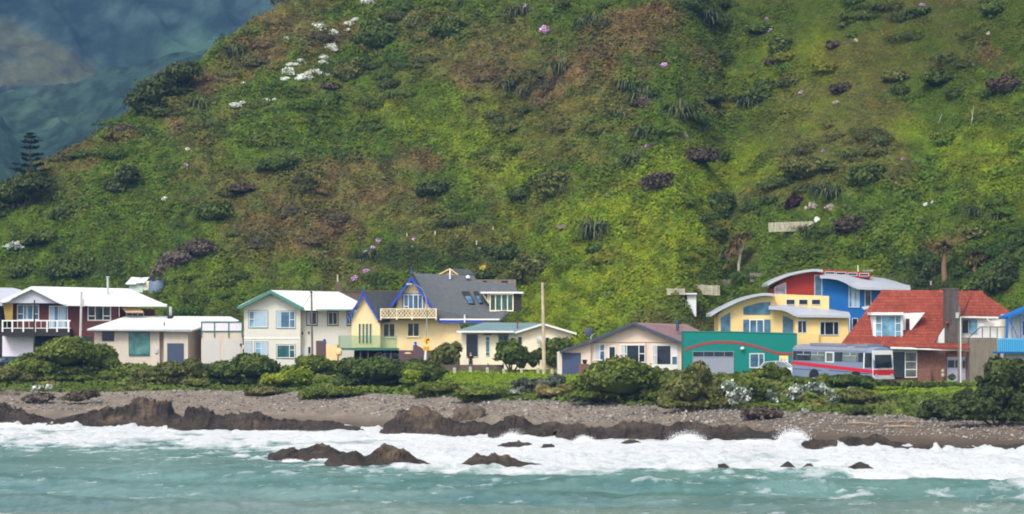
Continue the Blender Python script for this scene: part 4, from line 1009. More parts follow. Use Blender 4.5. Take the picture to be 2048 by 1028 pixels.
# ---------------------------------------------------------------- building materials
S = lin
m_wroof = mat('white_painted_roofing', (.80, .80, .79), .45, .05, .6, board='x', pitch=.4, bump=.25, streak=.05)
m_wht = mat('white_paint', (.74, .74, .73), .5, .05)
m_cream = mat('cream_paint', S(236, 226, 196), .55, .05)
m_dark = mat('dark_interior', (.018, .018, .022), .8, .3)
m_dkw = mat('dark_stained_wood', (.03, .026, .026), .7, .3)
m_brick1 = mat('red_brown_brick', S(98, 55, 52), .8, .15, 3, board='z', pitch=.09, bump=.5)
m_ggrey = mat('pale_blue_grey_board', S(186, 188, 200), .6, .05)
m_must = mat('mustard_paint', S(160, 132, 62), .6, .1)
m_beige = mat('beige_plaster', S(208, 194, 180), .75, .06, .5, streak=.08)
m_teal = mat('teal_paint', S(35, 105, 100), .5, .1)
m_lilac = mat('lilac_panel', S(222, 216, 228), .5, .04)
m_wb = mat('off_white_weatherboard', S(232, 228, 216), .6, .04, board='z', pitch=.16, bump=1.0)
m_gtrim = mat('green_trim', S(72, 130, 118), .5, .1)
m_dgreen = mat('dark_green_trim', S(50, 85, 75), .5, .1)
m_yel = mat('butter_yellow_board', S(242, 218, 164), .65, .10, .6, board='z', pitch=.15, bump=.35, streak=.04)
m_blue = mat('royal_blue_paint', S(38, 74, 180), .5, .08)
m_slate = mat('slate_grey_shingle', S(92, 95, 98), .85, .22, 2.5, board='z', pitch=.14, bump=.9)
m_creamp = mat('yellow_cream_trim', S(240, 226, 186), .5, .05)
m_pgrey = mat('light_grey_metal', S(196, 200, 208), .4, .06)
m_seal = mat('sea_green_roofing', S(112, 138, 142), .5, .08, .8, board='x', pitch=.25, bump=.5)
m_cot = mat('warm_cream_board', S(238, 224, 196), .65, .05, .7, board='x', pitch=.3, bump=.25)
m_pink = mat('pinkish_beige_board', S(226, 204, 186), .65, .04, .7, board='x', pitch=.35, bump=.35)
m_navy = mat('slate_blue_trim', S(66, 78, 100), .55, .08)
m_mauve = mat('faded_mauve_roofing', S(140, 112, 112), .7, .15, 1.2, board='x', pitch=.3, bump=.5, streak=.15)
m_blued = mat('blue_grey_roller_door', S(80, 92, 124), .5, .06, board='z', pitch=.12, bump=.8)
m_grn = mat('emerald_green_wall', S(0, 122, 112), .6, .06, .5)
m_wave = mat('brick_red_stripe', S(150, 62, 62), .6, .08)
m_roll = mat('silver_roller_door', S(158, 164, 180), .45, .06, board='z', pitch=.15, bump=.9)
m_y2 = mat('warm_yellow_wall', S(232, 200, 134), .65, .05, .5, streak=.04)
m_red = mat('brick_red_wall', S(158, 50, 38), .65, .06, 1, board='z', pitch=.15, bump=.5)
m_blu = mat('cobalt_blue_wall', S(26, 104, 178), .65, .06, 1, board='z', pitch=.15, bump=.5)
m_curv = mat('galvanised_curved_roof', S(172, 176, 186), .38, .06, .7, board='x', pitch=.3, bump=.3, spec=.5)
m_conc = mat('weathered_concrete', S(132, 122, 108), .85, .2, 1.2, streak=.3)
m_brk2 = mat('mottled_brick', S(126, 88, 76), .8, .45, 4.5, bump=.8)
m_chim = mat('dark_brown_chimney_brick', S(96, 86, 82), .85, .25, 3, streak=.3)
m_plum = mat('plum_brown_wall', S(96, 74, 78), .75, .15, 2)
m_peach = mat('peach_plaster', S(240, 205, 150), .7, .06, 1)
m_timb = mat('old_brown_timber', S(104, 92, 78), .85, .3, 2, board='x', pitch=.2, bump=.9, streak=.25)
m_pick = mat('weathered_pale_paling', S(200, 192, 168), .85, .4, 4, board='x', pitch=.16, bump=1.0, streak=.4)
m_rust = mat('rusty_brown_metal', S(120, 78, 62), .7, .3, 3)
m_galv = mat('galvanised_metal', S(180, 182, 186), .35, .15, 2, spec=.5)
m_bluef = mat('bright_blue_frame', S(0, 100, 180), .5, .06)
m_turq = mat('turquoise_paling', S(40, 160, 215), .5, .06, board='x', pitch=.2, bump=1.0)
m_tank = mat('blue_grey_tank', S(105, 120, 140), .5, .12, 1.5)
m_tan = mat('tan_awning', S(190, 160, 118), .7, .1)
m_gglass, n_, l_, b_ = nt('green_tinted_balustrade_glass')
b_.inputs['Base Color'].default_value = (*S(120, 155, 145), 1); b_.inputs['Roughness'].default_value = .1
tr_ = n_.new('ShaderNodeBsdfTransparent'); tr_.inputs[0].default_value = (.84, .91, .84, 1)
mx_ = n_.new('ShaderNodeMixShader'); mx_.inputs[0].default_value = .16; l_.new(tr_.outputs[0], mx_.inputs[1]); l_.new(b_.outputs[0], mx_.inputs[2]); l_.new(mx_.outputs[0], n_['Material Output'].inputs[0])
g_dk = glass('dark_window_glass', (.016, .024, .034))
g_te = glass('teal_window_glass', (.035, .115, .125))
g_big = glass('picture_window_glass', (.10, .23, .225))
g_bl = glass('blue_window_glass', (.065, .16, .25))
g_lb = glass('pale_blue_window_glass', (.16, .34, .48))
g_pl = glass('purple_dark_glass', (.05, .015, .035))
m_curt = mat('pale_blue_curtain', S(168, 190, 206), .85, .12, 3, board='x', pitch=.15, bump=1.0)
m_curt2 = mat('grey_white_curtain', S(196, 200, 205), .85, .12, 3, board='x', pitch=.15, bump=1.0)

# clay tile roofing: rows of tiles in relief, each tile its own tone
m_tile, n, l, b = nt('red_clay_tiles')
b.inputs['Roughness'].default_value = .75; b.inputs['Specular IOR Level'].default_value = .2
tc = n.new('ShaderNodeTexCoord'); sx = n.new('ShaderNodeSeparateXYZ'); l.new(tc.outputs['Object'], sx.inputs[0])
cx_ = n.new('ShaderNodeCombineXYZ'); l.new(sx.outputs[0], cx_.inputs[0]); l.new(sx.outputs[2], cx_.inputs[1])
br = n.new('ShaderNodeTexBrick'); br.inputs['Scale'].default_value = 1; br.inputs['Brick Width'].default_value = .3; br.inputs['Row Height'].default_value = .27
br.inputs['Mortar Size'].default_value = .014; br.inputs['Mortar Smooth'].default_value = .3
br.inputs['Color1'].default_value = (*S(156, 78, 58), 1); br.inputs['Color2'].default_value = (*S(134, 62, 48), 1); br.inputs['Mortar'].default_value = (*S(100, 44, 36), 1)
l.new(cx_.outputs[0], br.inputs['Vector'])
no = n.new('ShaderNodeTexNoise'); no.inputs['Scale'].default_value = .9; no.inputs['Detail'].default_value = 6; l.new(tc.outputs['Object'], no.inputs['Vector'])
mp = n.new('ShaderNodeMapRange'); mp.inputs[1].default_value = .3; mp.inputs[2].default_value = .7; mp.inputs[3].default_value = .8; mp.inputs[4].default_value = 1.15; l.new(no.outputs['Fac'], mp.inputs[0])
vm = n.new('ShaderNodeVectorMath'); vm.operation = 'SCALE'; l.new(br.outputs['Color'], vm.inputs[0]); l.new(mp.outputs[0], vm.inputs['Scale']); l.new(vm.outputs[0], b.inputs['Base Color'])
dv = n.new('ShaderNodeMath'); dv.operation = 'DIVIDE'; dv.inputs[1].default_value = .27; l.new(sx.outputs[2], dv.inputs[0])
fr = n.new('ShaderNodeMath'); fr.operation = 'FRACT'; l.new(dv.outputs[0], fr.inputs[0])
bu = n.new('ShaderNodeBump'); bu.invert = True; bu.inputs['Strength'].default_value = 1; bu.inputs['Distance'].default_value = .06; l.new(fr.outputs[0], bu.inputs['Height']); l.new(bu.outputs[0], b.inputs['Normal'])

# ---------------------------------------------------------------- building helpers
def house(name, label, px, Y, cat='house', group=None, pz=None):
    f = P(px, 0, Y); f.z = gz(px, Y) if pz is None else pz
    return thing(name, label, cat, f, group)
def R(h, name, m, x0, y0, x1, y1, Y, d=.3):
    return MB().rect(x0, y0, x1, y1, Y, d).build(name, m, h)
def PL(h, name, m, pts, Y, d=.3): return MB().ply(pts, Y, d).build(name, m, h)
def WIN(h, x0, y0, x1, y1, Y, vs=(), hs=(), fr=None, gl=None, w=1.7, cur=None, cm=None, sill=None, name='window'):
    """window frame proud of the wall at depth Y, pane behind it; vs mullion fractions, hs (fraction, from, to) bars"""
    fr = fr or m_wht; gl = gl or g_dk
    mb = MB(); Yf = Y-.09; d = .10
    mb.rect(x0, y0, x1, y0+w, Yf, d); mb.rect(x0, y1-w, x1, y1, Yf, d)
    mb.rect(x0, y0+w, x0+w, y1-w, Yf, d); mb.rect(x1-w, y0+w, x1, y1-w, Yf, d)
    for v in vs:
        x = x0+(x1-x0)*v; mb.rect(x-w*.42, y0+w, x+w*.42, y1-w, Yf, d)
    for q in hs:
        y = y0+(y1-y0)*q[0]; a, b_ = x0+(x1-x0)*q[1]+w*.43, x0+(x1-x0)*q[2]-w*.43
        mb.rect(a, y-w*.42, b_, y+w*.42, Yf+.004, d-.01)
    if sill: mb.rect(x0-1, y1+.02, x1+1, y1+1.1, Y-.16, .17)
    o = mb.build(name, fr, h)
    MB().rect(x0+w*.6, y0+w*.6, x1-w*.6, y1-w*.6, Y-.035, .05).build('pane', gl, o)
    if cur:
        for a, b_ in cur:
            MB().rect(x0+(x1-x0)*a, y0+w, x0+(x1-x0)*b_, y1-w, Y-.05, .012).build('curtain', cm or m_curt, o)
    return o
def DOOR(h, x0, y0, x1, y1, Y, m, name='garage_door'):
    return R(h, name, m, x0, y0, x1, y1, Y-.05, .07)

GHS = 'houses along the shore road'
# ---- 0 corner of a grey roofed house at the left edge
h = house('house', 'grey-roofed house cut by the left edge behind brick house', -20, 378, group=GHS)
MB().slab([(-60, 607, 374.5), (14, 607, 374.5), (44, 580, 382), (24, 575.5, 384), (-60, 575, 384)], .25).build('roof', m_ggrey, h)
R(h, 'wall', m_dkw, -58, 608, 3, 742, 376, 7)

# ---- 1 brick house with balcony
Y = 369
h = house('house', 'two-storey brick house with white roof and white balcony railing', 120, Y, group=GHS)
w = MB().rect(26, 606, 236, 742, Y, 9).build('wall', m_brick1, h)
PL(h, 'side_screen', m_must, [(6, 606), (26, 606), (24.5, 640), (10.5, 640)], Y-1.0, .15)
MB().slab([(129.6, 607.5, Y-1.6), (334, 610, Y-1.0), (257, 577, Y+6), (63, 572.5, Y+4.2)], .2).slab([(0, 604, Y-1.6), (63, 572.5, Y-1.6), (63, 572.4, Y+4.4), (2, 601, Y+6)], .2).slab([(63, 572.5, Y-1.6), (129.6, 607.5, Y-1.6), (129.8, 607.2, Y), (63.4, 572.4, Y+4.2)], .2).build('roof', m_wroof, h)
PL(h, 'gable', m_ggrey, [(12, 606), (63, 580), (119, 606.5)], Y-1.2, .25)
MB().ply([(-1, 604.5), (63, 573), (63, 578.5), (6, 606)], Y-1.75, .12).ply([(63, 573), (131, 607), (129, 610), (119, 607), (63, 578.5)], Y-1.75, .12).rect(131, 608, 334, 611.5, Y-1.2, .12).build('fascia', m_wht, h)
WIN(h, 34, 609, 78, 640, Y, (.3, .72), ((.6, 0, .3), (.6, .72, 1)), gl=g_bl, cur=[(.4, .5)], cm=m_curt)
WIN(h, 98, 611.5, 135.5, 656, Y, (.5,), gl=g_bl, cur=[(.06, .3), (.55, .9)], cm=m_curt, name='sliding_door')
WIN(h, 175, 611.5, 222, 641.5, Y, (.33, .66), ((.68, 0, .33), (.68, .66, 1)), gl=g_dk, w=2)
# balcony
o = MB()
o.rect(3.5, 640, 141, 642.6, Y-2.2, .1); o.rect(3.5, 655.5, 141, 657, Y-2.2, .08)
for x in (5, 24.5, 46.5, 70, 94, 114, 137): o.rect(x-1.5, 642.6, x+1.5, 664, Y-2.27, .12)
for x in (14, 35, 58, 82, 104, 126): o.rect(x-.5, 642.6, x+.5, 655.5, Y-2.17, .04)
o.build('balcony_rail', m_wht, h)
R(h, 'balcony_deck', m_dkw, 4, 658, 140, 672, Y-2.1, 2.1)
R(h, 'underdeck_shade', m_dark, 70, 672.5, 140, 742, Y-.6, .55)  # dark block painted as the shade below the deck
R(h, 'carport_wall', m_lilac, 4.5, 671, 70, 742, Y-.35, .3)
MB().rect(142, 673, 160, 684, Y-.06, .05).rect(166, 673, 184, 684, Y-.06, .05).build('basement_window', g_dk, h)
o = MB(); o.prism([P(243, 615, Y-.05), P(280, 615, Y-.05), P(287, 624, Y-1.1), P(252, 624, Y-1.1)], (0, 0, -.06)); o.build('awning', m_tan, h)
R(h, 'porch', m_brick1, 236.5, 618, 300, 742, Y+1.5, 5)
WIN(h, 252, 625, 288, 640, Y+1.5, (.35, .65), gl=g_dk)
o = MB(); o.tube([P(215.5, 590, Y+3.2), P(215.5, 555, Y+3.2)], .11); o.tube([P(215.5, 555, Y+3.2), P(215.5, 552.5, Y+3.2)], .16); o.rect(207, 588.5, 219, 590.5, Y+2.9, .5); o.build('flue', m_galv, h)
R(h, 'downpipe', m_wht, 237.6, 612, 239, 634, Y-.1, .08)

# ---- 2 white roofed bungalow
Y = 363
h = house('house', 'long low beige bungalow with bright white roof and large teal window', 290, Y, group=GHS)
MB().rect(188.5, 660, 319, 742, Y, 8).rect(319, 660, 327.6, 742, Y+.8, 7).rect(327.6, 660, 376, 742, Y-.2, 8).build('wall', m_beige, h)
MB().prism([P(376.2, 742, Y), P(402, 742, Y+4), P(402, 652, Y+4), P(376.2, 660, Y)], (0, 3, 0)).build('side_wall', m_beige, h)
MB().slab([(174, 658, Y-.9), (382, 660.5, Y-.9), (460, 633, Y+6.5), (253.7, 631.6, Y+6.5)], .16).slab([(460.2, 633, Y+6.6), (478, 641, Y+5), (430, 650, Y+2.6), (402, 655, Y+1)], .1).build('roof', m_wroof, h)
MB().rect(174, 658.6, 382, 661.2, Y-1.0, .1).build('gutter', m_ggrey, h)
WIN(h, 204, 662.5, 228, 682, Y, (.5,), fr=m_navy, gl=g_dk, w=1)
WIN(h, 257.5, 664, 299.4, 712, Y, (), ((.93, 0, 1),), fr=m_teal, gl=g_big, w=1)
DOOR(h, 334.4, 686.5, 367.5, 742, Y-.2, m_navy)
R(h, 'meter_box', m_ggrey, 310, 698, 315.5, 706, Y-.15, .14)
R(h, 'vent', m_dkw, 327.5, 644.5, 329.7, 652.5, Y+1.2, .12)
MB().tube([P(341, 634, Y+6), P(341, 613, Y+6)], .15).build('flue', m_galv, h)
MB().prism([P(334, 636.5, Y+5.0), P(343, 636.5, Y+5.0), P(347, 633.5, Y+5.9), P(338, 633.5, Y+5.9)], (0, 0, .12)).build('skylight', m_dark, h)
# ---- 2b double garage with screen
Y = 361.5
h = house('garage', 'white double garage with teal-framed screen on its flat roof', 445, Y, 'garage', group=GHS)
MB().rect(402.5, 664, 485, 742, Y, 6).build('wall', m_beige, h)
for x0, x1 in ((407, 440.5), (448, 481)): DOOR(h, x0, 678.7, x1, 742, Y, mat('white_roller_door', S(204, 201, 196), .5, .05, board='z', pitch=.2, bump=.7) if x0 == 407 else bpy.data.materials['white_roller_door'])
o = MB(); o.rect(402, 642.7, 485, 645, Y-.1, .14); o.rect(402, 661.4, 485, 663.6, Y-.1, .14)
for x in (402, 428, 456.5, 483.2): o.rect(x, 645, x+2, 661.4, Y-.1, .14); o.rect(x, 663.6, x+2, 675, Y-.1, .14)
o.build('screen_frame', m_teal, h)
MB().rect(404, 645, 483, 661.4, Y-.04, .05).build('screen_panel', m_lilac, h)
R(h, 'lamp', m_dkw, 479.5, 687, 483, 691, Y-.25, .2)
# ---- 3 white two storey house
Y = 357
h = house('house', 'two-storey off-white weatherboard house with green-edged white roof', 590, Y, group=GHS)
MB().ply([(488, 742), (488, 614.5), (541.3, 586), (601, 617.5), (601, 742)], Y, 8).rect(601, 620, 712, 742, Y+1.0, 7).build('wall', m_wb, h)
MB().slab([(607.7, 618.5, Y-.8), (704, 619.5, Y-.6), (716, 603, Y+4), (678, 583.5, Y+6.5), (541.3, 580, Y+6.5), (541.3, 580.3, Y-.8)], .12).slab([(474, 614.5, Y-.9), (541.2, 580.2, Y-.9), (541.2, 580, Y+6.5), (480, 610, Y+6.5)], .12).build('roof', m_wroof, h)
MB().ply([(474, 614), (541.3, 580), (541.3, 586.5), (480, 617.5), (474, 617.5)], Y-.98, .14).ply([(541.3, 580), (607.7, 615.5), (607.7, 620.5), (601, 619.5), (541.3, 586.5)], Y-.98, .14).rect(607.8, 618.6, 704, 620.6, Y-.75, .12).build('fascia', m_gtrim, h)
MB().rect(487.4, 676, 601.3, 678, Y-.05, .1).build('band', m_wht, h)
wf = dict(fr=m_wht)
for x0, y0, x1, y1, vs, hs, gl, cur in [(497.5, 621.5, 535, 655, (.29,), ((.5, 0, .29),), g_lb, [(.33, .95)]), (553, 622.5, 590.5, 656, (.7,), ((.5, .7, 1),), g_bl, [(.05, .25)]),
    (491, 684, 503, 708, (), (), g_lb, [(.2, .8)]), (509.6, 684, 535, 710, (.5,), ((.5, 0, .5),), g_lb, [(.55, .93)]), (553, 689.5, 590, 716, (.7,), ((.4, .7, 1),), g_te, None)]:
    R(h, 'window_surround', m_dgreen, x0-1, y0-1.2, x1+1, y1+1.2, Y-.03, .04)
    WIN(h, x0, y0, x1, y1, Y-.03, vs, hs, gl=gl, cur=cur, w=1.5)
for x0, x1 in ((612.4, 635.5), (654.3, 677), (693, 706)):
    R(h, 'window_surround', m_dgreen, x0, 621.5, x1, 652, Y+.95, .06)
    WIN(h, x0+2, 624, x1-2, 649.5, Y+.95, (.5,), gl=g_dk, w=1.4, cur=[(.02, .3)] if x0 < 620 else None, cm=m_curt2)
R(h, 'door', m_wht, 600.5+1, 692, 615, 722, Y+.9, .12)
WIN(h, 615.5, 693, 622, 708, Y+1.0, (), gl=g_dk, w=.8)
MB().rect(603.5, 664, 606, 669, Y+.9, .1).rect(616, 663, 619, 668, Y+.9, .1).build('wall_lamp', m_dkw, h)
R(h, 'meter_box', m_wht, 484.9, 690, 487.3, 698, Y-.1, .2)

# garden wall in front of 3 / 4
h = house('garden_wall', 'plum and peach plastered garden wall topped by a blue urn, by white house', 655, 352, 'wall')
R(h, 'plum_wall', m_plum, 632, 681.5, 652, 742, 352, .35)
PL(h, 'peach_wall', m_peach, [(652.2, 742), (652.2, 686.5), (655.5, 687), (658, 690), (663, 692.5), (669, 691), (674.5, 688), (674.5, 742)], 352, .3)
R(h, 'pillar', m_wave, 674.6, 690, 677, 742, 351.9, .4)
def urn(h, x, y0, y1, Y):
    s = (y1-y0)/F*Y; c = P(x, y1, Y)
    MB().lathe(c, [(.22*s/.5*.5, 0), (.40*s, .03*s), (.42*s, .25*s), (.22*s, .45*s), (.15*s, .5*s), (.26*s, .62*s), (.26*s, .8*s), (.1*s, .97*s), (.01, 1.0*s)]).build('urn', m_blue, h, smooth=True)
urn(h, 649, 677.5, 689, 352.2)
o = MB(); o.lathe(P(678, 712, 350), [(.12, 0), (.3, .2), (.33, .5), (.18, .75), (.25, .85)]); tag(o.build('garden_pot', m_peach, origin=P(678, 712, 350)), 'rounded peach pot beside the peach garden wall', 'pot')
tag(MB().prism([P(671.5, 742, 351.0), P(683.5, 742, 351.0), P(683.5, 711.5, 351.0), P(671.5, 711.5, 351.0)], (0, .4, 0)).build('gate_pier', m_plum, origin=P(677, 742, 351)), 'short plum pier carrying the rounded peach pot', 'pier') if False else None

# ---- 4 yellow gabled house
Y = 354
h = house('house', 'butter-yellow gabled house with royal blue bargeboards and slate roof', 830, Y, group=GHS)
MB().ply([(703, 695), (703, 640), (726.3, 594), (755, 640), (760.5, 640), (760.5, 695)], Y-1.2, 4).ply([(760.6, 701), (760.6, 636), (790, 618), (823, 560), (862, 618), (878, 640), (921, 640), (921, 690), (860, 701)], Y, 6).build('wall', m_yel, h)
o = MB()
o.slab([(730, 583.5, Y-1.4), (800, 583.5, Y+3), (779, 640, Y-.4), (757, 642, Y-1.4)], .2)
o.slab([(696, 640, Y-1.5), (726, 584, Y-1.5), (727, 583.8, Y+3), (706, 620, Y+3)], .15)
o.slab([(782, 615, Y-.6), (823, 552, Y-.6), (823, 551, Y+5), (800, 590, Y+5)], .15)
o.slab([(823.3, 552, Y-.6), (827, 546.7, Y+6), (948, 551, Y+6.2), (954, 563.5, Y+5), (1029.4, 568, Y+4.6), (1036, 585, Y+3), (1018, 625, Y+.5), (999, 641.5, Y-.9), (878, 638, Y-.9), (866.5, 619, Y-.7)], .2)
o.build('roof', m_slate, h)
def barge(pts, w, Yq, h, tip):
    mb = MB()
    for i in range(len(pts)-1):
        (x0, y0), (x1, y1) = pts[i], pts[i+1]
        mb.ply([(x0, y0-w*.5), (x1, y1-w*.5), (x1, y1+w*.75), (x0, y0+w*.75)], Yq-.012*i, .16)
    mb.prism([P(tip[0]-2, tip[1]+14, Yq-.1), P(tip[0]+2, tip[1]+14, Yq-.1), P(tip[0]+.3, tip[1], Yq-.1), P(tip[0]-.3, tip[1], Yq-.1)], (0, .14, 0))
    mb.build('bargeboard', m_blue, h)
barge([(694.5, 640), (726.3, 587.5), (757.5, 640)], 6, Y-1.7, h, (726, 574))
barge([(781, 613), (792, 598), (823, 556), (846, 588), (862, 611), (879, 642)], 6, Y-.9, h, (822.6, 533))
PL(h, 'drip_end', m_blue, [(692.8, 636), (697, 637), (696, 646), (693.5, 646)], Y-1.66, .12)
MB().rect(879, 637.4, 999, 640.2, Y-1.05, .14).build('gutter', m_wht, h)
R(h, 'fascia', m_blue, 879, 640.3, 965, 645.5, Y-.95, .1)
for x0, x1 in ((717.4, 721), (724.8, 728.5), (731.7, 736), (739.2, 742.8)):
    WIN(h, x0-.6, 647, x1+.6, 687, Y-1.2, gl=g_te, fr=m_creamp, w=.5)
for x0, x1, y0, y1 in ((766, 790.5, 646.5, 675), (814.5, 839, 645.6, 673.6)):
    WIN(h, x0, y0, x1, y1, Y, (.5,), fr=m_creamp, gl=g_dk, w=1.6, sill=True)
o = WIN(h, 807, 588.5, 846, 618.5, Y-.02, (.25, .5, .75), ((.8, 0, .25),), gl=g_bl, w=2.0)
MB().rect(804.6, 586.3, 848.4, 588.3, Y-.12, .12).rect(804.6, 588.3, 806.8, 620, Y-.12, .12).rect(846.2, 588.3, 848.4, 620, Y-.12, .12).build('window_surround', mat('violet_trim', S(96, 92, 190), .5, .05), h)
# lattice balcony on the first floor
o = MB(); YB = Y-1.6
o.rect(760.6, 617, 874, 618.6, YB, .1); o.rect(760.6, 634.6, 874, 636.4, YB, .1)
for x in (761.6, 793.5, 824, 853.5, 872): o.rect(x-1.2, 618.6, x+1.2, 640, YB-.03, .14)
def ring(mb, x, y, r, th, Yq, n=18, d=.06):
    pts = []
    for k in range(n):
        a0, a1 = 2*math.pi*k/n, 2*math.pi*(k+1)/n
        mb.ply([(x+math.cos(a0)*r, y+math.sin(a0)*r), (x+math.cos(a1)*r, y+math.sin(a1)*r), (x+math.cos(a1)*(r-th), y+math.sin(a1)*(r-th)), (x+math.cos(a0)*(r-th), y+math.sin(a0)*(r-th))], Yq, d)
for a, b_ in ((763, 792), (795, 822.8), (825.3, 852.3), (854.8, 870.8)):
    k = 2 if b_-a > 20 else 1
    wd = (b_-a)/k
    for q in range(k):
        x0, x1 = a+q*wd, a+(q+1)*wd
        o.ply([(x0, 618.6), (x0+1.6, 618.6), (x1, 634.6), (x1-1.6, 634.6)], YB+.02, .03)
        o.ply([(x1-1.6, 618.6), (x1, 618.6), (x0+1.6, 634.6), (x0, 634.6)], YB+.055, .03)
        ring(o, (x0+x1)/2, 626.6, 6.2, 1.0, YB-.03, d=.04)
o.build('balcony_rail', m_creamp, h)
R(h, 'balcony_deck', m_dkw, 762, 636.6, 873, 639, YB+.05, 1.5)
R(h, 'balcony_shade_panel', mat('taupe_shade', S(150, 128, 108), .7, .15), 763, 619.5, 872, 634, YB+.16, .03)  # added panel: its colour stands in for shade behind the lattice
# glass balcony
MB().rect(677, 671, 794, 699, Y-3.4, .03).prism([P(677, 699, Y-3.37), P(677, 671, Y-3.37), P(680, 671, Y-1.2), P(680, 699, Y-1.2)], (.03, 0, 0)).build('glass_balustrade', m_gglass, h)
R(h, 'terrace_slab', m_gtrim, 678, 696, 795, 700.5, Y-3.3, 3.3)
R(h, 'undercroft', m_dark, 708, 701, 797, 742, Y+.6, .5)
for x in (721, 736, 770, 782): R(h, 'post', m_plum, x-1.2, 701, x+1.2, 742, Y-3.0, .2)
ap = [(745, 742)]+[(759+14*math.cos(a), 719-15*math.sin(a)) for a in np.linspace(math.pi, 0, 12)]+[(773, 742)]
PL(h, 'arch_panel', m_peach, ap, Y+.5, .08)
PL(h, 'plum_base', m_plum, [(797.2, 742), (797.2, 700.6), (826, 700.6), (826, 692.5), (838, 692.5), (845, 697), (853, 702), (853, 742)], Y-3.0, .4)
PL(h, 'light_recess', m_peach, [(809, 706.5), (811, 705), (817, 704.4), (821.5, 705.6), (822.5, 707.5), (809, 707.5)], Y-3.06, .05)
urn(h, 831, 683, 693.5, Y-2.8)
# skylights and dormer
def onroof(x, y):   # depth of the main slate slope at a picture height
    return Y+6-(y-549)/(640-549)*6.9
for pts in ([(923, 584.5), (938.5, 584.5), (950, 608), (937, 608)], [(946.5, 584.5), (956, 584.5), (966, 606), (958.5, 607)]):
    v = [P(x, y, onroof(x, y)-.25) for x, y in pts]
    o = MB().prism(v, (0, .1, .1)).build('skylight', m_dkw, h)
    cx0 = sum(p[0] for p in pts)/4; cy0 = sum(p[1] for p in pts)/4
    MB().prism([P(cx0+(x-cx0)*.75, cy0+(y-cy0)*.85, onroof(x, y)-.32) for x, y in pts], (0, .05, .05)).build('pane', g_bl, o)
YD = Y+.6
R(h, 'dormer_wall', m_dkw, 978, 587.8, 1043, 622, YD, 3.2)
R(h, 'dormer_roof', m_wht, 961, 583.5, 1047, 587, YD-.5, 4)
WIN(h, 979, 587.5, 1027, 622.5, YD, (.25, .5, .75), fr=m_creamp, gl=g_te, w=2.2)
PL(h, 'dormer_cheek', m_creamp, [(960.5, 583.5), (978, 583.5), (978, 608)], YD+.15, .12)
PL(h, 'cheek_pane', g_te, [(967, 587.5), (974.5, 587.5), (974.5, 599)], YD+.1, .1)
o = MB(); o.tube([P(900, 558, Y+5), P(900, 539, Y+5)], .09); o.build('flue', m_wht, h)
MB().tube([P(929.3, 645, Y-1.0), P(929.3, 629, Y-1.0)], .07).build('vent_pipe', m_wht, h)
MB().lathe(P(936, 556, Y+5.1), [(.22, 0), (.22, .12), (.1, .25), (.01, .3)]).build('roof_vent', m_wht, h)

o = house('house', 'small peach gable end showing over ridge of the slate roof', 905, 372, pz=P(905, 575, 372).z)
PL(o, 'wall', m_peach, [(880, 575), (880, 548), (899.7, 538.5), (914.5, 548), (914.5, 575)], 372, 4)
MB().slab([(899.7, 537, 371.6), (936, 539, 375.5), (950, 549, 374), (916.5, 549.5, 371.6)], .12).slab([(878, 549, 371.6), (899.5, 537, 371.6), (899.7, 537, 375.4), (885, 544, 375)], .12).build('roof', m_slate, o)
MB().ply([(877, 548), (899.7, 536.5), (899.7, 538.6), (879, 549.5)], 371.5, .08).ply([(899.7, 536.5), (916.8, 548.5), (914.6, 549.6), (899.7, 538.6)], 371.5, .08).build('bargeboard', m_peach, o)

h = house('planter_wall', 'long tan block planter wall with dark gaps behind the slate roof', 992, 369, 'wall', pz=P(992, 572, 369).z)
MB().rect(953, 558.8, 1032, 574, 369, .5).build('wall', m_conc, h)
MB().rect(966, 561.5, 973, 564.5, 368.95, .1).rect(1003, 561.5, 1015, 564.5, 368.95, .1).build('gap', m_dark, h)

h = house('timber_fence', 'brown timber retaining fence behind the small blue gable', 740, 366, 'fence', pz=P(740, 600, 366).z)
MB().rect(679, 582, 803, 606, 366, .1).build('paling', m_timb, h)
MB().rect(679, 581, 803, 583, 365.9, .3).build('rail', m_timb, h)
h = house('brick_chimney_block', 'square brown block with a pale pipe behind white-roofed weatherboard house', 677, 367, 'chimney', pz=P(677, 590, 367).z)
R(h, 'stack', m_timb, 672, 563.5, 682.5, 600, 367, .5)
R(h, 'pipe', m_pick, 673.5, 549, 676.5, 563.4, 367.15, .15)

# stepped timber sides by the yellow house
h = house('garden_steps', 'weathered timber steps climbing beside the yellow house', 888, 349, 'steps')
o = MB()
for i in range(5):
    o.prism([P(853+i*2, 705-i*1+i*6.5, 350-i*.45), P(921, 687+i*6.5, 350-i*.45), P(921, 690.5+i*6.5, 350-i*.45), P(853+i*2, 708.5-i*1+i*6.5, 350-i*.45)], (0, .35, 0))
o.build('tread', m_timb, h)
PL(h, 'bank_board', m_conc, [(853.5, 742), (853.5, 709), (921, 691), (921, 742)], 350.6, .3)

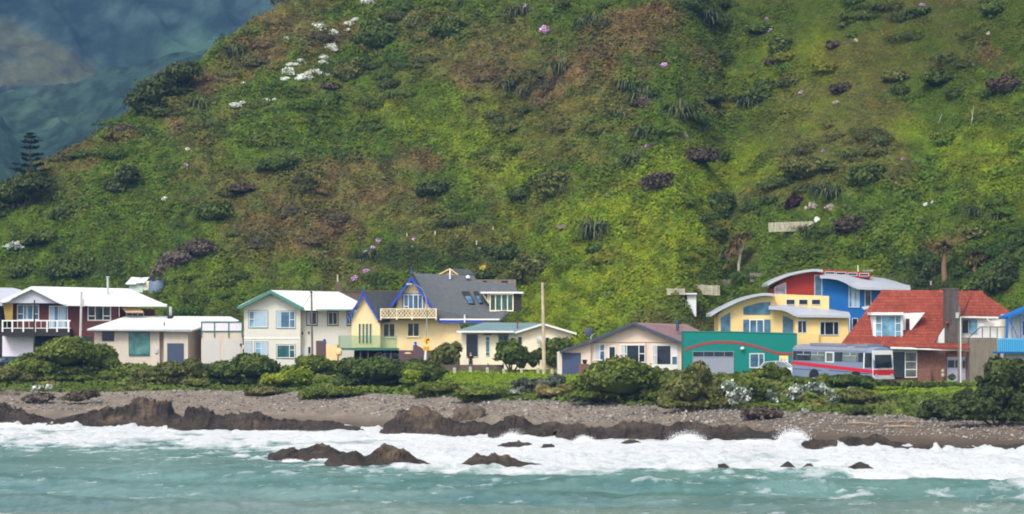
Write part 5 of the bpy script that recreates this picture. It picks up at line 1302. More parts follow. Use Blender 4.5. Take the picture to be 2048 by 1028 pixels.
# ---- 5 cream cottage
Y = 346
h = house('house', 'small cream cottage with blue-green roof and big dark window', 1030, Y, group=GHS)
MB().rect(919.7, 664, 1031.5, 742, Y, 7).ply([(1031.8, 742), (1031.8, 664), (1086.6, 650), (1141.5, 666), (1141.5, 742)], Y-.1, 8).build('wall', m_cot, h)
MB().slab([(913, 661, Y-1), (1028, 665, Y-1), (1086.6, 647, Y+4.5), (1083, 645.8, Y+4.6), (966.4, 644.8, Y+4.6)], .14).slab([(1028, 664.8, Y-.7), (1086.6, 646.6, Y-.7), (1086.6, 646.4, Y+4.6), (1040, 660, Y+4)], .12).slab([(1086.8, 646.6, Y-.7), (1153, 667, Y-.7), (1150, 665.5, Y+4), (1087, 646.4, Y+4.6)], .12).build('roof', m_seal, h)
MB().rect(913, 661.5, 1028, 665.2, Y-1.12, .12).ply([(1028, 664), (1086.6, 646.2), (1086.6, 650), (1028, 668)], Y-.85, .13).ply([(1086.6, 646.2), (1153, 665.5), (1153, 669.5), (1086.6, 650)], Y-.85, .13).build('fascia', m_wht, h)
WIN(h, 931.8, 667.5, 956.6, 714, Y, (), fr=m_wht, gl=g_dk, w=.8)
WIN(h, 971, 673, 979.5, 712, Y, (), ((.22, 0, 1), (.8, 0, 1)), fr=m_wht, gl=g_bl, w=.9)
MB().rect(967, 667.6, 982.5, 670, Y-.3, .3).rect(995, 667.6, 1018, 670, Y-.3, .3).build('window_hood', mat('olive_hood', S(110, 105, 80), .7, .1), h)
WIN(h, 996.7, 671, 1016.6, 700, Y, (.5,), fr=m_gtrim, gl=g_dk, w=1.8)
WIN(h, 1036, 673.6, 1043.4, 690, Y-.1, (), fr=m_gtrim, gl=g_dk, w=.8)
WIN(h, 1091, 675, 1098, 692, Y-.1, (), fr=m_gtrim, gl=g_dk, w=.8)
MB().tube([P(1034.9, 662, Y+1.2), P(1034.9, 643, Y+1.2)], .085).build('flue', m_rust, h)
o = MB(); c = P(1077, 680, Y-.7)
o.grid(lambda u, v: c+Vector(((math.cos(u*6.283)*v*.36)*.55, -.10*(1-v*v)-.1*v*math.cos(u*6.283), math.sin(u*6.283)*v*.36)), 16, 4); o.tube([c+Vector((.1, .2, -.1)), c+Vector((.25, .6, -.25))], .03)
o.build('satellite_dish', m_galv, h)
MB().tube([P(1110, 668, Y-.2), P(1110, 690, Y-.2)], .04).build('downpipe', m_wht, h)
# low fence and posts in front
h = house('low_fence', 'low grey-brown timber fence in front of cream cottage', 970, 341.5, 'fence')
o = MB(); o.rect(884, 729.5, 1008, 741, 341.5, .08); o.build('paling', m_timb, h)
for x in (886, 914, 945, 976, 1006): R(h, 'post', m_timb, x-1, 726, x+1, 742, 341.4, .1)
for i, x in enumerate((909, 940.7, 974.6, 1007.5, 1043, 1076, 1104, 1146)):
    Yq = 336.0-(0 if i < 6 else 3); f = P(x, 0, Yq); f.z = gz(x, Yq)
    wv = .13
    o = MB().prism([(f.x-wv, Yq-wv, f.z-.1), (f.x+wv, Yq-wv, f.z-.1), (f.x+wv, Yq+wv, f.z-.1), (f.x-wv, Yq+wv, f.z-.1)], (0, 0, .55)).prism([(f.x-wv, Yq-wv, f.z+.45), (f.x+wv, Yq-wv, f.z+.45), (f.x+wv, Yq+wv, f.z+.45), (f.x-wv, Yq+wv, f.z+.45)], (0, 0, .12)).build('bollard', m_pick, origin=f)
    tag(o, 'short pale wooden bollard in the row along the lawn', 'bollard', 'bollards along the lawn')

# ---- 6 pinkish bungalow with lean-to garage
Y = 331
h = house('house', 'pinkish beige bungalow with faded mauve roof and lean-to garage', 1265, Y, group=GHS)
MB().ply([(1181.7, 752), (1181.7, 684), (1267.5, 650), (1365.5, 689), (1365.5, 752)], Y, 8).build('wall', m_pink, h)
MB().ply([(1115.5, 752), (1115.5, 705), (1165, 688.5), (1181.5, 687), (1181.5, 752)], Y-.3, 6).build('garage_wall', m_pink, h)
MB().slab([(1267.5, 645.5, Y-.7), (1365.5, 687, Y-.7), (1399, 661, Y+4), (1373.6, 648.8, Y+6), (1267.5, 645, Y+6)], .12).slab([(1180, 682, Y-.7), (1267.4, 645.5, Y-.7), (1267.4, 645, Y+6), (1190, 676, Y+6)], .12).slab([(1119, 704, Y-.9), (1165, 687.5, Y-.9), (1182, 682.5, Y-.9), (1182, 682, Y+5), (1125, 700, Y+5)], .1).build('roof', m_mauve, h)
MB().ply([(1179, 680.5), (1267.5, 644.2), (1267.5, 649.3), (1180, 686)], Y-.85, .13).ply([(1267.5, 644.2), (1366.5, 684.5), (1366.5, 690), (1267.5, 649.3)], Y-.85, .13).ply([(1119, 702), (1165, 685.5), (1179, 681), (1179, 685.5), (1165, 690), (1119, 706)], Y-1.0, .13).build('fascia', m_navy, h)
MB().rect(1184, 684.3, 1364, 685.3, Y-.05, .04).rect(1291.4, 685.3, 1292.4, 728, Y-.05, .04).build('batten', mat('taupe_batten', S(150, 128, 110), .7, .05), h)
DOOR(h, 1124, 705.4, 1161.7, 752, Y-.3, m_blued)
WIN(h, 1188.8, 687.6, 1210.5, 721, Y, (.5,), ((.42, .5, 1),), gl=g_bl, w=2.0, cur=[(.1, .45)], cm=m_curt2)
WIN(h, 1216.8, 692, 1231.7, 722, Y, (), gl=g_dk, w=2.0)
WIN(h, 1240.5, 689, 1291, 725.5, Y, (.25, .74), ((.5, 0, .25), (.5, .74, 1)), gl=g_dk, w=1.9, cur=[(.04, .2)], cm=m_curt2)
WIN(h, 1304, 689.7, 1343, 730.5, Y, (.24,), ((.5, 0, .24),), gl=g_dk, w=1.9, cur=[(.04, .2)], cm=m_curt2)
R(h, 'panel', m_wht, 1343, 689.7, 1355.5, 712, Y-.06, .05)
WIN(h, 1343, 712, 1355.5, 730.5, Y, (), gl=g_bl, w=1.6)
R(h, 'skirting', m_wht, 1304, 730.8, 1356, 752, Y-.1, .09)
R(h, 'corner_trim', m_wht, 1115.5, 706, 1118, 752, Y-.36, .05)
o = MB(); o.tube([P(1355, 662, Y+2), P(1355, 644, Y+2)], .14); o.tube([P(1355, 645, Y+2), P(1355, 640, Y+2)], .2); o.build('flue', m_navy, h)
o = MB(); c = P(1177, 664, Y+1)
o.grid(lambda u, v: c+Vector(((math.cos(u*6.283)*v*.34), -.08*(1-v*v), math.sin(u*6.283)*v*.42)), 16, 4); o.tube([c+Vector((0, .1, 0)), c+Vector((.1, .2, -.7))], .03); o.build('satellite_dish', m_navy, h)
o = MB(); o.tube([P(1181, 682, Y+1), P(1184, 668, Y+1)], .025); o.tube([P(1180, 676, Y+1), P(1189, 667, Y+1)], .02); o.build('aerial', m_galv, h)
Yq = 326
h = house('brick_pier', 'low red brick pier in front of the lean-to garage', 1168, Yq, 'pier')
MB().rect(1158, 729, 1178, 752, Yq, .5).build('wall', m_brk2, h)
MB().rect(1157.3, 727.6, 1178.7, 729, Yq-.03, .56).build('coping', m_conc, h)
o = MB().lathe(P(1169.4, 727.6, Yq+.25), [(.12, 0), (.2, .1), (.2, .28), (.24, .34), (.2, .38)]).build('pot', m_dark, origin=P(1169.4, 727.6, Yq+.25))
tag(o, 'small black pot standing on the low brick pier', 'pot')

# ---- 7 green workshop
Y = 320
h = house('workshop', 'emerald green flat-fronted workshop with red wavy stripe', 1480, Y, 'workshop', group=GHS)
MB().ply([(1368, 758), (1368, 663), (1470, 664), (1594, 667.5), (1594, 758)], Y, 5).build('wall', m_grn, h)
MB().ply([(1367.6, 663.2), (1367.6, 661.6), (1470, 662.6), (1594.4, 666), (1594.4, 667.7), (1470, 664.2)], Y-.06, 5.1).build('capping', m_gtrim, h)
wv_ = [(1369, 700), (1380, 695.5), (1394, 691), (1414, 686.5), (1430, 684.5), (1447, 684), (1462, 684.6), (1478, 686), (1500, 690), (1518, 695), (1532, 699.5), (1545, 704), (1556, 706.8), (1568, 707.6), (1593.6, 707.6)]
MB().ply([(x, y-2.6) for x, y in wv_]+[(x, y+2.6) for x, y in reversed(wv_)], Y-.03, .035).build('painted_wave', m_wave, h)
DOOR(h, 1385.4, 714, 1467.6, 758, Y, m_roll)
WIN(h, 1385.4, 702.6, 1467.6, 713.8, Y, (.27, .52, .77), fr=m_roll, gl=g_dk, w=1.0, name='door_light')
WIN(h, 1499, 706.6, 1528.8, 736, Y, (.62,), gl=g_bl, w=1.6)
MB().lathe(P(1484.8, 699, Y-.2), [(.16, 0), (.19, .1), (.12, .2), (.02, .24)]).build('lamp', m_wht, h)
# sign
sg = house('wall_sign', 'small white and yellow sign with a red mark on green wall', 1567, Y-.06, 'sign', pz=P(1567, 728, Y).z)
R(sg, 'board', m_wht, 1558.7, 711.5, 1576.4, 728, Y-.06, .05)
R(sg, 'yellow_band', mat('sign_yellow', S(250, 222, 120), .5, .03), 1558.9, 711.7, 1576.2, 717.6, Y-.068, .02)
o = MB(); o.rect(1561.4, 719.5, 1563.7, 725, Y-.075, .02); o.rect(1561.7, 716.9, 1563.4, 718.8, Y-.075, .02)
o.build('red_mark', mat('sign_red', S(190, 30, 50), .5, .03), sg)
o = MB(); o.rect(1564.6, 718.6, 1574.5, 719.6, Y-.075, .02); o.rect(1564.6, 721.2, 1573, 721.8, Y-.075, .02); o.rect(1564.6, 723.4, 1572, 724, Y-.075, .02)
o.build('grey_lines', m_galv, sg)

# ---- 8 curved roof house
Y = 327
h = house('house', 'modern house in yellow, red and blue blocks under curved grey roofs', 1600, Y, group=GHS)
def curve(pts, th, Yq, d, nm='curved_roof'):
    """sheet following a curved edge, th picture units thick, d metres deep"""
    p = [np.array(q, float) for q in pts]; out = []
    for i in range(len(p)-1):      # Catmull-Rom
        a, b_, c, e = p[max(i-1, 0)], p[i], p[i+1], p[min(i+2, len(p)-1)]
        for t in np.linspace(0, 1, 6, endpoint=False):
            out.append(.5*((2*b_)+(-a+c)*t+(2*a-5*b_+4*c-e)*t*t+(-a+3*b_-3*c+e)*t**3))
    out.append(p[-1])
    mb = MB(); n_ = len(out); i0 = len(mb.v)
    for (x, y) in out:
        mb.v += [P(x, y, Yq), P(x, y+th, Yq), P(x, y, Yq)+Vector((0, d, 0)), P(x, y+th, Yq)+Vector((0, d, 0))]
    for k in range(n_-1):
        a = i0+4*k; b2 = a+4
        mb.f += [(a, b2, b2+1, a+1), (a+2, a+3, b2+3, b2+2), (a, a+2, b2+2, b2), (a+1, b2+1, b2+3, a+3)]
    mb.f += [(i0, i0+1, i0+3, i0+2), (i0+4*(n_-1), i0+4*(n_-1)+2, i0+4*(n_-1)+3, i0+4*(n_-1)+1)]
    return mb.build(nm, m_curv, h)
# lower yellow wing
ar = [(1437, 628), (1451, 617), (1476, 603), (1502, 594), (1527, 589.5), (1549.6, 590)]
PL(h, 'yellow_wall', m_y2, [(1437, 760)]+ar+[(1549.6, 614)]+[(1565, 617), (1583, 624), (1590, 631), (1590, 760)], Y, 7)
curve([(1421.5, 628), (1436, 619), (1451, 611), (1476, 599), (1502, 590.5), (1527, 586), (1549, 587.5)], 5.2, Y-1.0, 8)
PL(h, 'window', g_bl, [(1441.5, 635), (1460.8, 624.2), (1460.8, 668), (1441.5, 668)], Y-.05, .06)
PL(h, 'arched_window', g_bl, [(1486.6, 629.3), (1486.6, 615), (1499, 610.5), (1512, 607), (1526, 604.5), (1541, 603.5), (1541, 629.3)], Y-.05, .06)
o = R(h, 'glazed_wall', g_bl, 1486.6, 639, 1541, 668, Y-.05, .06)
WIN(h, 1498.7, 638.6, 1528.3, 668, Y-.05, (.5,), gl=g_bl, w=2.0, name='french_door')
PL(h, 'window', g_bl, [(1565.5, 631.5), (1573, 633), (1586.5, 640), (1586.5, 667), (1565.5, 667)], Y-.05, .06)
MB().ply([(1590.2, 760), (1590.2, 632), (1697, 634), (1697, 760)], Y-.5, 5).rect(1594.5, 667.3, 1638, 760, Y-.9, .4).build('yellow_block', m_y2, h)
WIN(h, 1594.8, 641, 1613.8, 666.4, Y-.5, (.52,), fr=m_pgrey, gl=g_dk, w=1.5)
WIN(h, 1639.6, 642.7, 1678, 670.5, Y-.5, (.26, .72), fr=m_pgrey, gl=g_dk, w=1.6)
# clerestory box
MB().ply([(1549.8, 620), (1549.8, 587.8), (1658, 592), (1658, 620)], Y+2, 5).build('clerestory', m_y2, h)
for x0, x1 in ((1572.3, 1590), (1597.6, 1615.7), (1623, 1641)): WIN(h, x0, 598.5, x1, 609.5, Y+2, (), fr=m_pgrey, gl=g_dk, w=.9)
# front wavy roof: swept curved sheet with a level right eave
def wavy(front, backp, Y0, Y1, th=.22, nm='curved_roof'):
    n_ = len(front); mb = MB(); i0 = 0
    for (a, b_) in zip(front, backp):
        pa, pb = P(*a, Y0), P(*b_, Y1)
        for t in np.linspace(0, 1, 7):
            q = pa.lerp(pb, t); q.z += math.sin(t*math.pi)*.18
            mb.v.append(q)
    for (a, b_) in zip(front, backp):
        pa, pb = P(*a, Y0), P(*b_, Y1)
        for t in np.linspace(0, 1, 7):
            q = pa.lerp(pb, t); q.z += math.sin(t*math.pi)*.18-th; mb.v.append(q)
    N = n_*7
    for k in range(n_-1):
        for t in range(6):
            a = k*7+t; mb.f += [(a, a+7, a+8, a+1), (N+a, N+a+1, N+a+8, N+a+7)]
        a = k*7; mb.f.append((a, N+a, N+a+7, a+7)); a = k*7+6; mb.f.append((a, a+7, N+a+7, N+a))
    for e in (0, (n_-1)*7):
        for t in range(6): mb.f.append((e+t, e+t+1, N+e+t+1, N+e+t))
    return mb.build(nm, m_curv, h, smooth=False)
wavy([(1537, 614), (1552, 614.5), (1565, 616), (1576, 620), (1586, 626), (1596, 629.5), (1640, 630), (1701, 631)], [(1545, 612), (1560, 611.5), (1580, 612), (1600, 613), (1620, 613.6), (1640, 614.6), (1662, 618), (1694, 625)], Y-1.2, Y+3)
# upper red wing
YU = 337
PL(h, 'red_wall', m_red, [(1545, 620), (1545, 578), (1562, 563), (1590, 551), (1618, 545.5), (1647, 543), (1647, 620)], YU, 6)
curve([(1535.5, 567), (1552, 557.5), (1578, 547), (1603, 541), (1628, 538), (1646, 539.5)], 5.0, YU-1.0, 8)
WIN(h, 1628.8, 550, 1644.5, 592, YU, (), fr=m_pgrey, gl=g_bl, w=1.4)
PL(h, 'trapezoid_window_frame', m_pgrey, [(1549, 590), (1549, 574), (1572.5, 564), (1572.5, 590)], YU-.07, .06)
PL(h, 'trapezoid_window', glass('lilac_pane', (.36, .34, .46)), [(1551, 589), (1551, 575.5), (1570.8, 566.6), (1570.8, 589)], YU-.1, .06)
MB().ply([(1647.2, 556), (1647.2, 539), (1741, 545), (1741, 556)], YU+1.2, 3).build('red_clerestory', m_red, h)
for x0, x1, y in ((1650, 1669.5, 543), (1672, 1692.5, 544), (1695.5, 1714.5, 545.5), (1718.5, 1738, 546.5)): WIN(h, x0, y, x1, y+6, YU+1.2, (), fr=m_pgrey, gl=g_dk, w=1.0)
PL(h, 'blue_wall', m_blu, [(1645, 660), (1645, 554), (1680, 558), (1700, 569), (1718, 575.5), (1815, 577.5), (1815, 700), (1697, 700)], YU-.3, 6)
wavy([(1639.5, 552), (1658, 552.5), (1675, 555), (1690, 561), (1703, 569), (1717, 574), (1760, 575.5), (1821, 577)], [(1642, 549.5), (1665, 549.5), (1690, 550), (1715, 551), (1738, 553), (1765, 556), (1790, 562), (1819, 572)], YU-1.5, YU+4)
WIN(h, 1697.3, 570.5, 1719.3, 615, YU-.3, (.3,), fr=m_pgrey, gl=g_lb, w=1.5, cur=[(.35, .55), (.7, .9)])
WIN(h, 1729.4, 579.4, 1742.6, 613, YU-.3, (), fr=m_pgrey, gl=glass('taupe_pane', (.11, .10, .09)), w=1.3)
WIN(h, 1704, 636, 1716, 672, YU-.3, (), fr=m_pgrey, gl=g_dk, w=1.3)
MB().slab([(1724, 613.5, YU-1.4), (1729, 618, YU-1.4), (1740, 616, YU-.4), (1738, 612, YU-.4)], .1).build('porch_roof', m_wht, h)
MB().tube([P(1699.3, 700, YU-.9), P(1699.3, 633, YU-.9)], .05).build('downpipe', m_wht, h)
MB().tube([P(1716, 548, YU+2), P(1716, 530.5, YU+2)], .045).build('mast', m_wht, h)
o = MB(); o.tube([P(1724, 541, YU+2.5), P(1747, 541.5, YU+2.5)], .02)
for k in range(7): o.tube([P(1726+k*3, 538.5, YU+2.5), P(1726+k*3, 544, YU+2.5)], .012)
o.build('aerial', m_galv, h)

# ---- 9 red tiled house
Y = 305
h = house('house', 'red clay-tiled house with tall dark chimney and white dormer', 1850, Y, group=GHS)
def ysl(y): return Y-1.2+(694-y)/(694-584)*7.2
def clip(poly, y0, y1):
    for lim, sg in ((y0, 1), (y1, -1)):
        out = []
        for i in range(len(poly)):
            a, b_ = poly[i], poly[(i+1) % len(poly)]
            ia, ib = sg*(a[1]-lim) >= 0, sg*(b_[1]-lim) >= 0
            if ia: out.append(a)
            if ia != ib:
                t_ = (lim-a[1])/(b_[1]-a[1]); out.append((a[0]+(b_[0]-a[0])*t_, lim))
        poly = out
        if len(poly) < 3: return []
    return poly
def tiled(mb, poly, dep, pitch, lip=.07):
    """roof slope laid in overlapping rows, each row's lower edge standing proud of the next"""
    ya, yb = min(p[1] for p in poly), max(p[1] for p in poly); y = ya
    while y < yb-.2:
        y2 = min(y+pitch, yb); q = clip(poly, y, y2)
        if q: mb.prism([P(px_, py_, dep(px_, py_)-lip*(py_-y)/pitch) for px_, py_ in q], (0, .05, -.12))
        y = y2
o = MB()
tiled(o, [(1681.5, 688), (1762.3, 582.5), (1891, 583.5), (1891.5, 648.5), (1868, 686.5), (1935, 687), (1938, 697), (1782, 692)], lambda x, y: ysl(y), 5.3)
tiled(o, [(1891.3, 583.5), (1965, 585), (2028, 629.5), (2011.5, 633.4), (1917.5, 631.8), (1891.5, 648)], lambda x, y: ysl(584)-(y-584)/48*(ysl(584)-Y-.7)+max(0, x-1966)/60*1.2, 5.3)
o.build('roof', m_tile, h)
o = MB()
o.tube([P(1762, 582.5, ysl(582)+.05), P(1966, 584.8, ysl(584)+.3)], .13, 6)
o.tube([P(1943, 585.5, ysl(584)-.1), P(1921, 631, Y+.7)], .1, 6); o.tube([P(1960, 585.5, ysl(584)), P(1966.5, 632.5, Y+.7)], .11, 6)
o.build('ridge_tiles', m_tile, h)
MB().ply([(1781, 693.5), (1781, 697.5), (1938, 702), (1938, 697.6)], Y-1.2, .12).ply([(1917.5, 632.2), (1917.5, 635.5), (2011, 637), (2011, 633.8)], Y+.55, .12).ply([(1930, 703), (1939, 690), (1939, 703)], Y-1.0, .2).build('fascia', m_wht, h)
PL(h, 'gable_cheek', m_wht, [(1868, 686), (1890.8, 653), (1890.8, 686)], Y+.2, .2)
R(h, 'upper_wall', m_wht, 1918, 634, 2010, 700, Y+1.5, 5)
WIN(h, 1923.5, 639, 1955.5, 667.5, Y+1.5, (.43,), fr=m_wht, gl=g_dk, w=1.0)
R(h, 'pane', g_lb, 1938.5, 640, 1954.6, 666.6, Y+1.38, .06)
MB().tube([P(1975.5, 636, Y+1.3), P(1975.5, 641, Y+1.2), P(1985, 646, Y+1.2), P(1985, 656, Y+1.2)], .07).build('downpipe', m_wht, h)
o = MB(); o.rect(1890.8, 580, 1917.8, 690, Y-.5, 1.5); o.rect(1889.6, 576, 1918.9, 580, Y-.55, 1.6); o.rect(1896.5, 580.5, 1899.5, 650, Y-.6, .1)
o.build('chimney', m_chim, h)
R(h, 'parapet', m_conc, 1890.6, 675, 1937.5, 686.5, Y-.3, .4)
# dormer
R(h, 'dormer_wall', m_wht, 1746, 630.5, 1806, 681, Y+.2, 5)
MB().rect(1743, 624.5, 1807, 630.2, Y-.3, 3.5).build('dormer_roof', m_wht, h)
PL(h, 'dormer_cheek', m_wht, [(1806.2, 681), (1806.2, 626.5), (1850, 624.8)], Y+1.0, 1.2)
R(h, 'side_window', g_pl, 1811.5, 637.5, 1819, 661, Y+.95, .06)
WIN(h, 1750.5, 630.8, 1803, 679, Y+.2, (.24, .77), ((.33, 0, .24), (.67, 0, .24), (.33, .77, 1), (.67, .77, 1)), gl=g_lb, w=1.6)
# ground floor
R(h, 'wall', m_brk2, 1690, 700, 1892.5, 768, Y, 8)
R(h, 'recess_wall', m_brk2, 1892.6, 702, 1939, 768, Y+.3, 7)
R(h, 'window_band', m_pgrey, 1781.5, 698, 1834.5, 704, Y-.35, .34)
WIN(h, 1781.5, 704.3, 1808.5, 755, Y-.05, (), ((.62, 0, 1),), fr=m_dkw, gl=g_dk, w=.8)
WIN(h, 1809.5, 703.5, 1834.3, 755.5, Y-.05, (), ((.38, 0, 1), (.68, 0, 1)), fr=m_wht, gl=glass('grey_pane', (.11, .11, .10)), w=2.0)
DOOR(h, 1893.6, 714, 1931, 768, Y+.3, mat('pale_violet_door', S(172, 172, 196), .5, .05, board='z', pitch=.14, bump=.7))
MB().rect(1896, 720.5, 1908.5, 735, Y+.2, .06).rect(1910.5, 720.5, 1916, 735, Y+.2, .06).rect(1925, 721, 1929.5, 736, Y+.2, .06).build('door_light', g_dk, h)
MB().lathe(P(1885.5, 754, Y-.3), [(.1, 0), (.14, .2), (.08, .35), (.13, .45), (.1, .6), (.03, .7)]).build('statue', m_pick, h) if False else None
R(h, 'low_planter', m_brk2, 1836, 738, 1862, 768, Y-.8, .7)
o = MB().lathe(P(1885.5, 753, Y-.5), [(.13, 0), (.15, .15), (.07, .3), (.14, .42), (.09, .55), (.03, .65)], 10)
tag(o.build('garden_ornament', m_pick, origin=P(1885.5, 753, Y-.5)), 'small pale garden ornament by the mottled brick wall', 'ornament')
# terrace
h = house('terrace', 'raised grey concrete terrace with dark railing beside red-roofed house', 1968, 303.5, 'terrace', group=GHS)
MB().rect(1939.2, 675.5, 1995, 768, 303.5, 5).build('wall', m_conc, h)
o = MB()
for x in (1965, 1980.5, 1994.5): o.rect(x-.7, 653.5, x+.7, 675.4, 303.6, .08)
o.rect(1960, 653.3, 2012, 654.6, 303.6, .08)
o.prism([P(1938, 674, 303.6), P(1961, 653.3, 303.6), P(1961, 654.8, 303.6), P(1939, 675.4, 303.6)], (0, .08, 0))
o.build('railing', m_dkw, h)
o = MB()
for k in range(22):
    x = 1950+k*2.6; y0 = max(654.6, 674-(x-1939)*.93); o.rect(x-.18, y0, x+.18, 675.4, 303.64, .02)
for k in range(5): o.rect(1962, 658+k*3.6, 2011, 658.35+k*3.6, 303.63, .02)
o.build('wire_mesh', m_galv, h)

# ---- 10 blue framed house
Y = 300
h = house('house', 'white house with bright blue arched frame and turquoise balcony at right edge', 2050, Y, group=GHS)
R(h, 'wall', m_cream, 2017, 628, 2140, 700, Y+2, 6)
MB().ply([(2012, 633), (2062, 612), (2145, 650), (2145, 655), (2062, 618), (2012, 638)], Y-.6, 4.5).build('roof', m_bluef, h)
MB().ply([(2011, 676), (2012.7, 634), (2017.5, 636.5), (2016, 676)], Y-.6, .18).ply([(2012.7, 634), (2062, 611), (2062, 617), (2017.5, 637)], Y-.62, .18).rect(2023.7, 638, 2025, 676, Y-.5, .08).rect(2040.5, 630, 2042.2, 676, Y-.5, .08).ply([(2018, 640), (2019.5, 639), (2037, 675.5), (2035, 675.5)], Y-.45, .06).build('frame', m_bluef, h)
WIN(h, 2044, 641, 2075, 672, Y+2, (.4,), fr=m_lilac, gl=g_bl, w=2)
R(h, 'balcony_deck', m_bluef, 1995, 703.5, 2140, 707, Y-1.2, 3)
o = MB(); o.rect(1995, 676.5, 2140, 678.6, Y-1.3, .1)
for k in range(40): o.rect(1995.3+k*4.2, 678.6, 1997.5+k*4.2, 704, Y-1.36, .05)
o.build('balustrade', m_turq, h)
R(h, 'backing', mat('sky_blue_backing', S(150, 200, 232), .6, .05), 1997, 680, 2140, 703, Y-1.15, .04)
R(h, 'lower_wall', m_lilac, 2010, 707.2, 2140, 772, Y+1, 6)

# ---- shed, tank and fences uphill
h = house('hut', 'small pale green hut with broken white roof uphill of brick house', 275, ray(275, 590), 'hut', pz=P(275, 592, ray(275, 590)).z)
Yq = ray(275, 590)
R(h, 'wall', mat('pale_green_board', S(190, 210, 200), .6, .06), 258, 568, 286, 596, Yq, 2)
R(h, 'side', m_cream, 286.2, 562, 299, 596, Yq+.1, 1.8)
MB().slab([(251, 567, Yq-.4), (272, 567, Yq-.4), (282, 555, Yq+2), (263, 554, Yq+2)], .1).slab([(274, 565, Yq-.35), (290, 564, Yq-.35), (299, 554, Yq+2), (284, 555, Yq+2)], .1).build('roof', m_wroof, h)
Yq = ray(313, 592)
h = house('water_tank', 'round blue-grey water tank beside the small pale green hut', 313, Yq, 'tank', pz=P(313, 594, Yq).z)
s = Yq/F
MB().lathe(P(313, 598, Yq+.8), [(15.5*s, 0), (15.8*s, 14*s), (15.5*s, 34*s), (14*s, 36.5*s), (1*s, 38*s)], 24).build('body', m_tank, h, smooth=True)
MB().rect(303, 551, 311, 562, Yq, .15).rect(316, 552, 324, 560, Yq, .15).build('hatch', m_dkw, h)
def pickets(label, x0, x1, y0, y1, tilt, Yq, pitch=2.6, m=m_pick, name='picket_fence', hv=1.5):
    h = house(name, label, (x0+x1)/2, Yq, 'fence', pz=P((x0+x1)/2, y1, Yq).z)
    o = MB(); x = x0; rr = random.Random(int(x0))
    while x < x1-1:
        t = (x-x0)/(x1-x0); dy = tilt*t
        o.prism([P(x, y1+dy, Yq), P(x+pitch*.8, y1+dy, Yq), P(x+pitch*.8+rr.uniform(-.2, .2), y0+dy+rr.uniform(-hv, hv)*.5, Yq), P(x+rr.uniform(-.2, .2), y0+dy+rr.uniform(-hv, hv)*.5, Yq)], (0, .03, 0)); x += pitch
    o.build('paling', m, h)
    MB().ply([(x0, y0+5), (x1, y0+5+tilt), (x1, y0+7+tilt), (x0, y0+7)], Yq+.035, .06).build('rail', m_timb, h)
pickets('long weathered white picket fence across hillside behind colourful house', 1537, 1677, 445, 464, -4, ray(1600, 462)-.6)
pickets('grey weathered paling fence uphill beside the white lean shed', 1370, 1440, 568, 588, 3, ray(1405, 588)-.3)
pickets('short pale paling fence directly behind flat shed roof', 1334, 1371, 577, 590, 0, ray(1350, 588)-.3)
Yq = ray(1457, 570)-.2
h = house('retaining_block', 'low grey retaining block near the foot of the white-trunked tree', 1460, Yq, 'wall', pz=P(1460, 572, Yq).z)
R(h, 'wall', m_conc, 1443, 558.5, 1475, 572, Yq, .4)
Yq = ray(1513, 560)-.2
h = house('retaining_block', 'square mossy grey retaining block left of the red curved wing', 1513, Yq, 'wall', pz=P(1513, 562, Yq).z)
R(h, 'wall', m_conc, 1500, 546, 1530, 564, Yq, .5)
Yq = ray(1385, 632)
h = house('lean_shed', 'narrow white shed with flat carport roof uphill of pinkish bungalow', 1383, Yq, 'shed', pz=P(1383, 634, Yq).z)
R(h, 'wall', m_wht, 1374, 588.5, 1392.5, 634, Yq, 1.5)
R(h, 'roof', m_wht, 1344, 586, 1394, 589, Yq-.4, 2.2)
MB().rect(1345.5, 589.2, 1346.8, 630, Yq, .1).build('post', m_pick, h)
MB().tube([P(1371.5, 655, Yq-.5), P(1371.5, 600, Yq-.5)], .03).tube([P(1360, 652, Yq-.5), P(1371.5, 628, Yq-.5)], .02).tube([P(1375, 655, Yq-.5), P(1372, 626, Yq-.5)], .02).build('mast', m_pick, h)
# white bundle on the picket fence
Yq = ray(1600, 462)-.75
o = MB(); o.prism([P(1628, 441, Yq), P(1630, 434, Yq), P(1635, 433, Yq), P(1640.5, 438, Yq), P(1640, 446, Yq), P(1634, 447, Yq)], (0, .3, 0))
tag(o.build('white_cloth', m_wht, origin=P(1634, 447, Yq)), 'crumpled white cloth hanging over the picket fence', 'cloth')
# pale slab and stakes on the hill
Yq = ray(1134, 456)
o = MB().rect(1115, 449.5, 1155, 457, Yq, .6).build('hill_slab', m_conc, origin=P(1134, 457, Yq)); tag(o, 'pale concrete slab in scrub beside big single flax', 'slab')
for i, (x, y0, y1) in enumerate([(870, 462, 477), (953, 481, 493), (814, 466, 475), (986, 454, 460), (1848, 560, 574), (1862, 562, 575)]):
    Yq = ray(x, y1); o = MB().rect(x-1.3, y0, x+1.3, y1+3, Yq, .12).build('marker_stake', m_pick, origin=P(x, y1, Yq))
    tag(o, ['tall white stake standing alone above the yellow house', 'white stake lower right of the tall one above slate roof', 'short white stake near lilac flower above yellow house', 'tiny white stake in scrub above the slate roof', 'pale stake behind red tiled roof, left one', 'pale stake behind red tiled roof, right one'][i], 'stake')
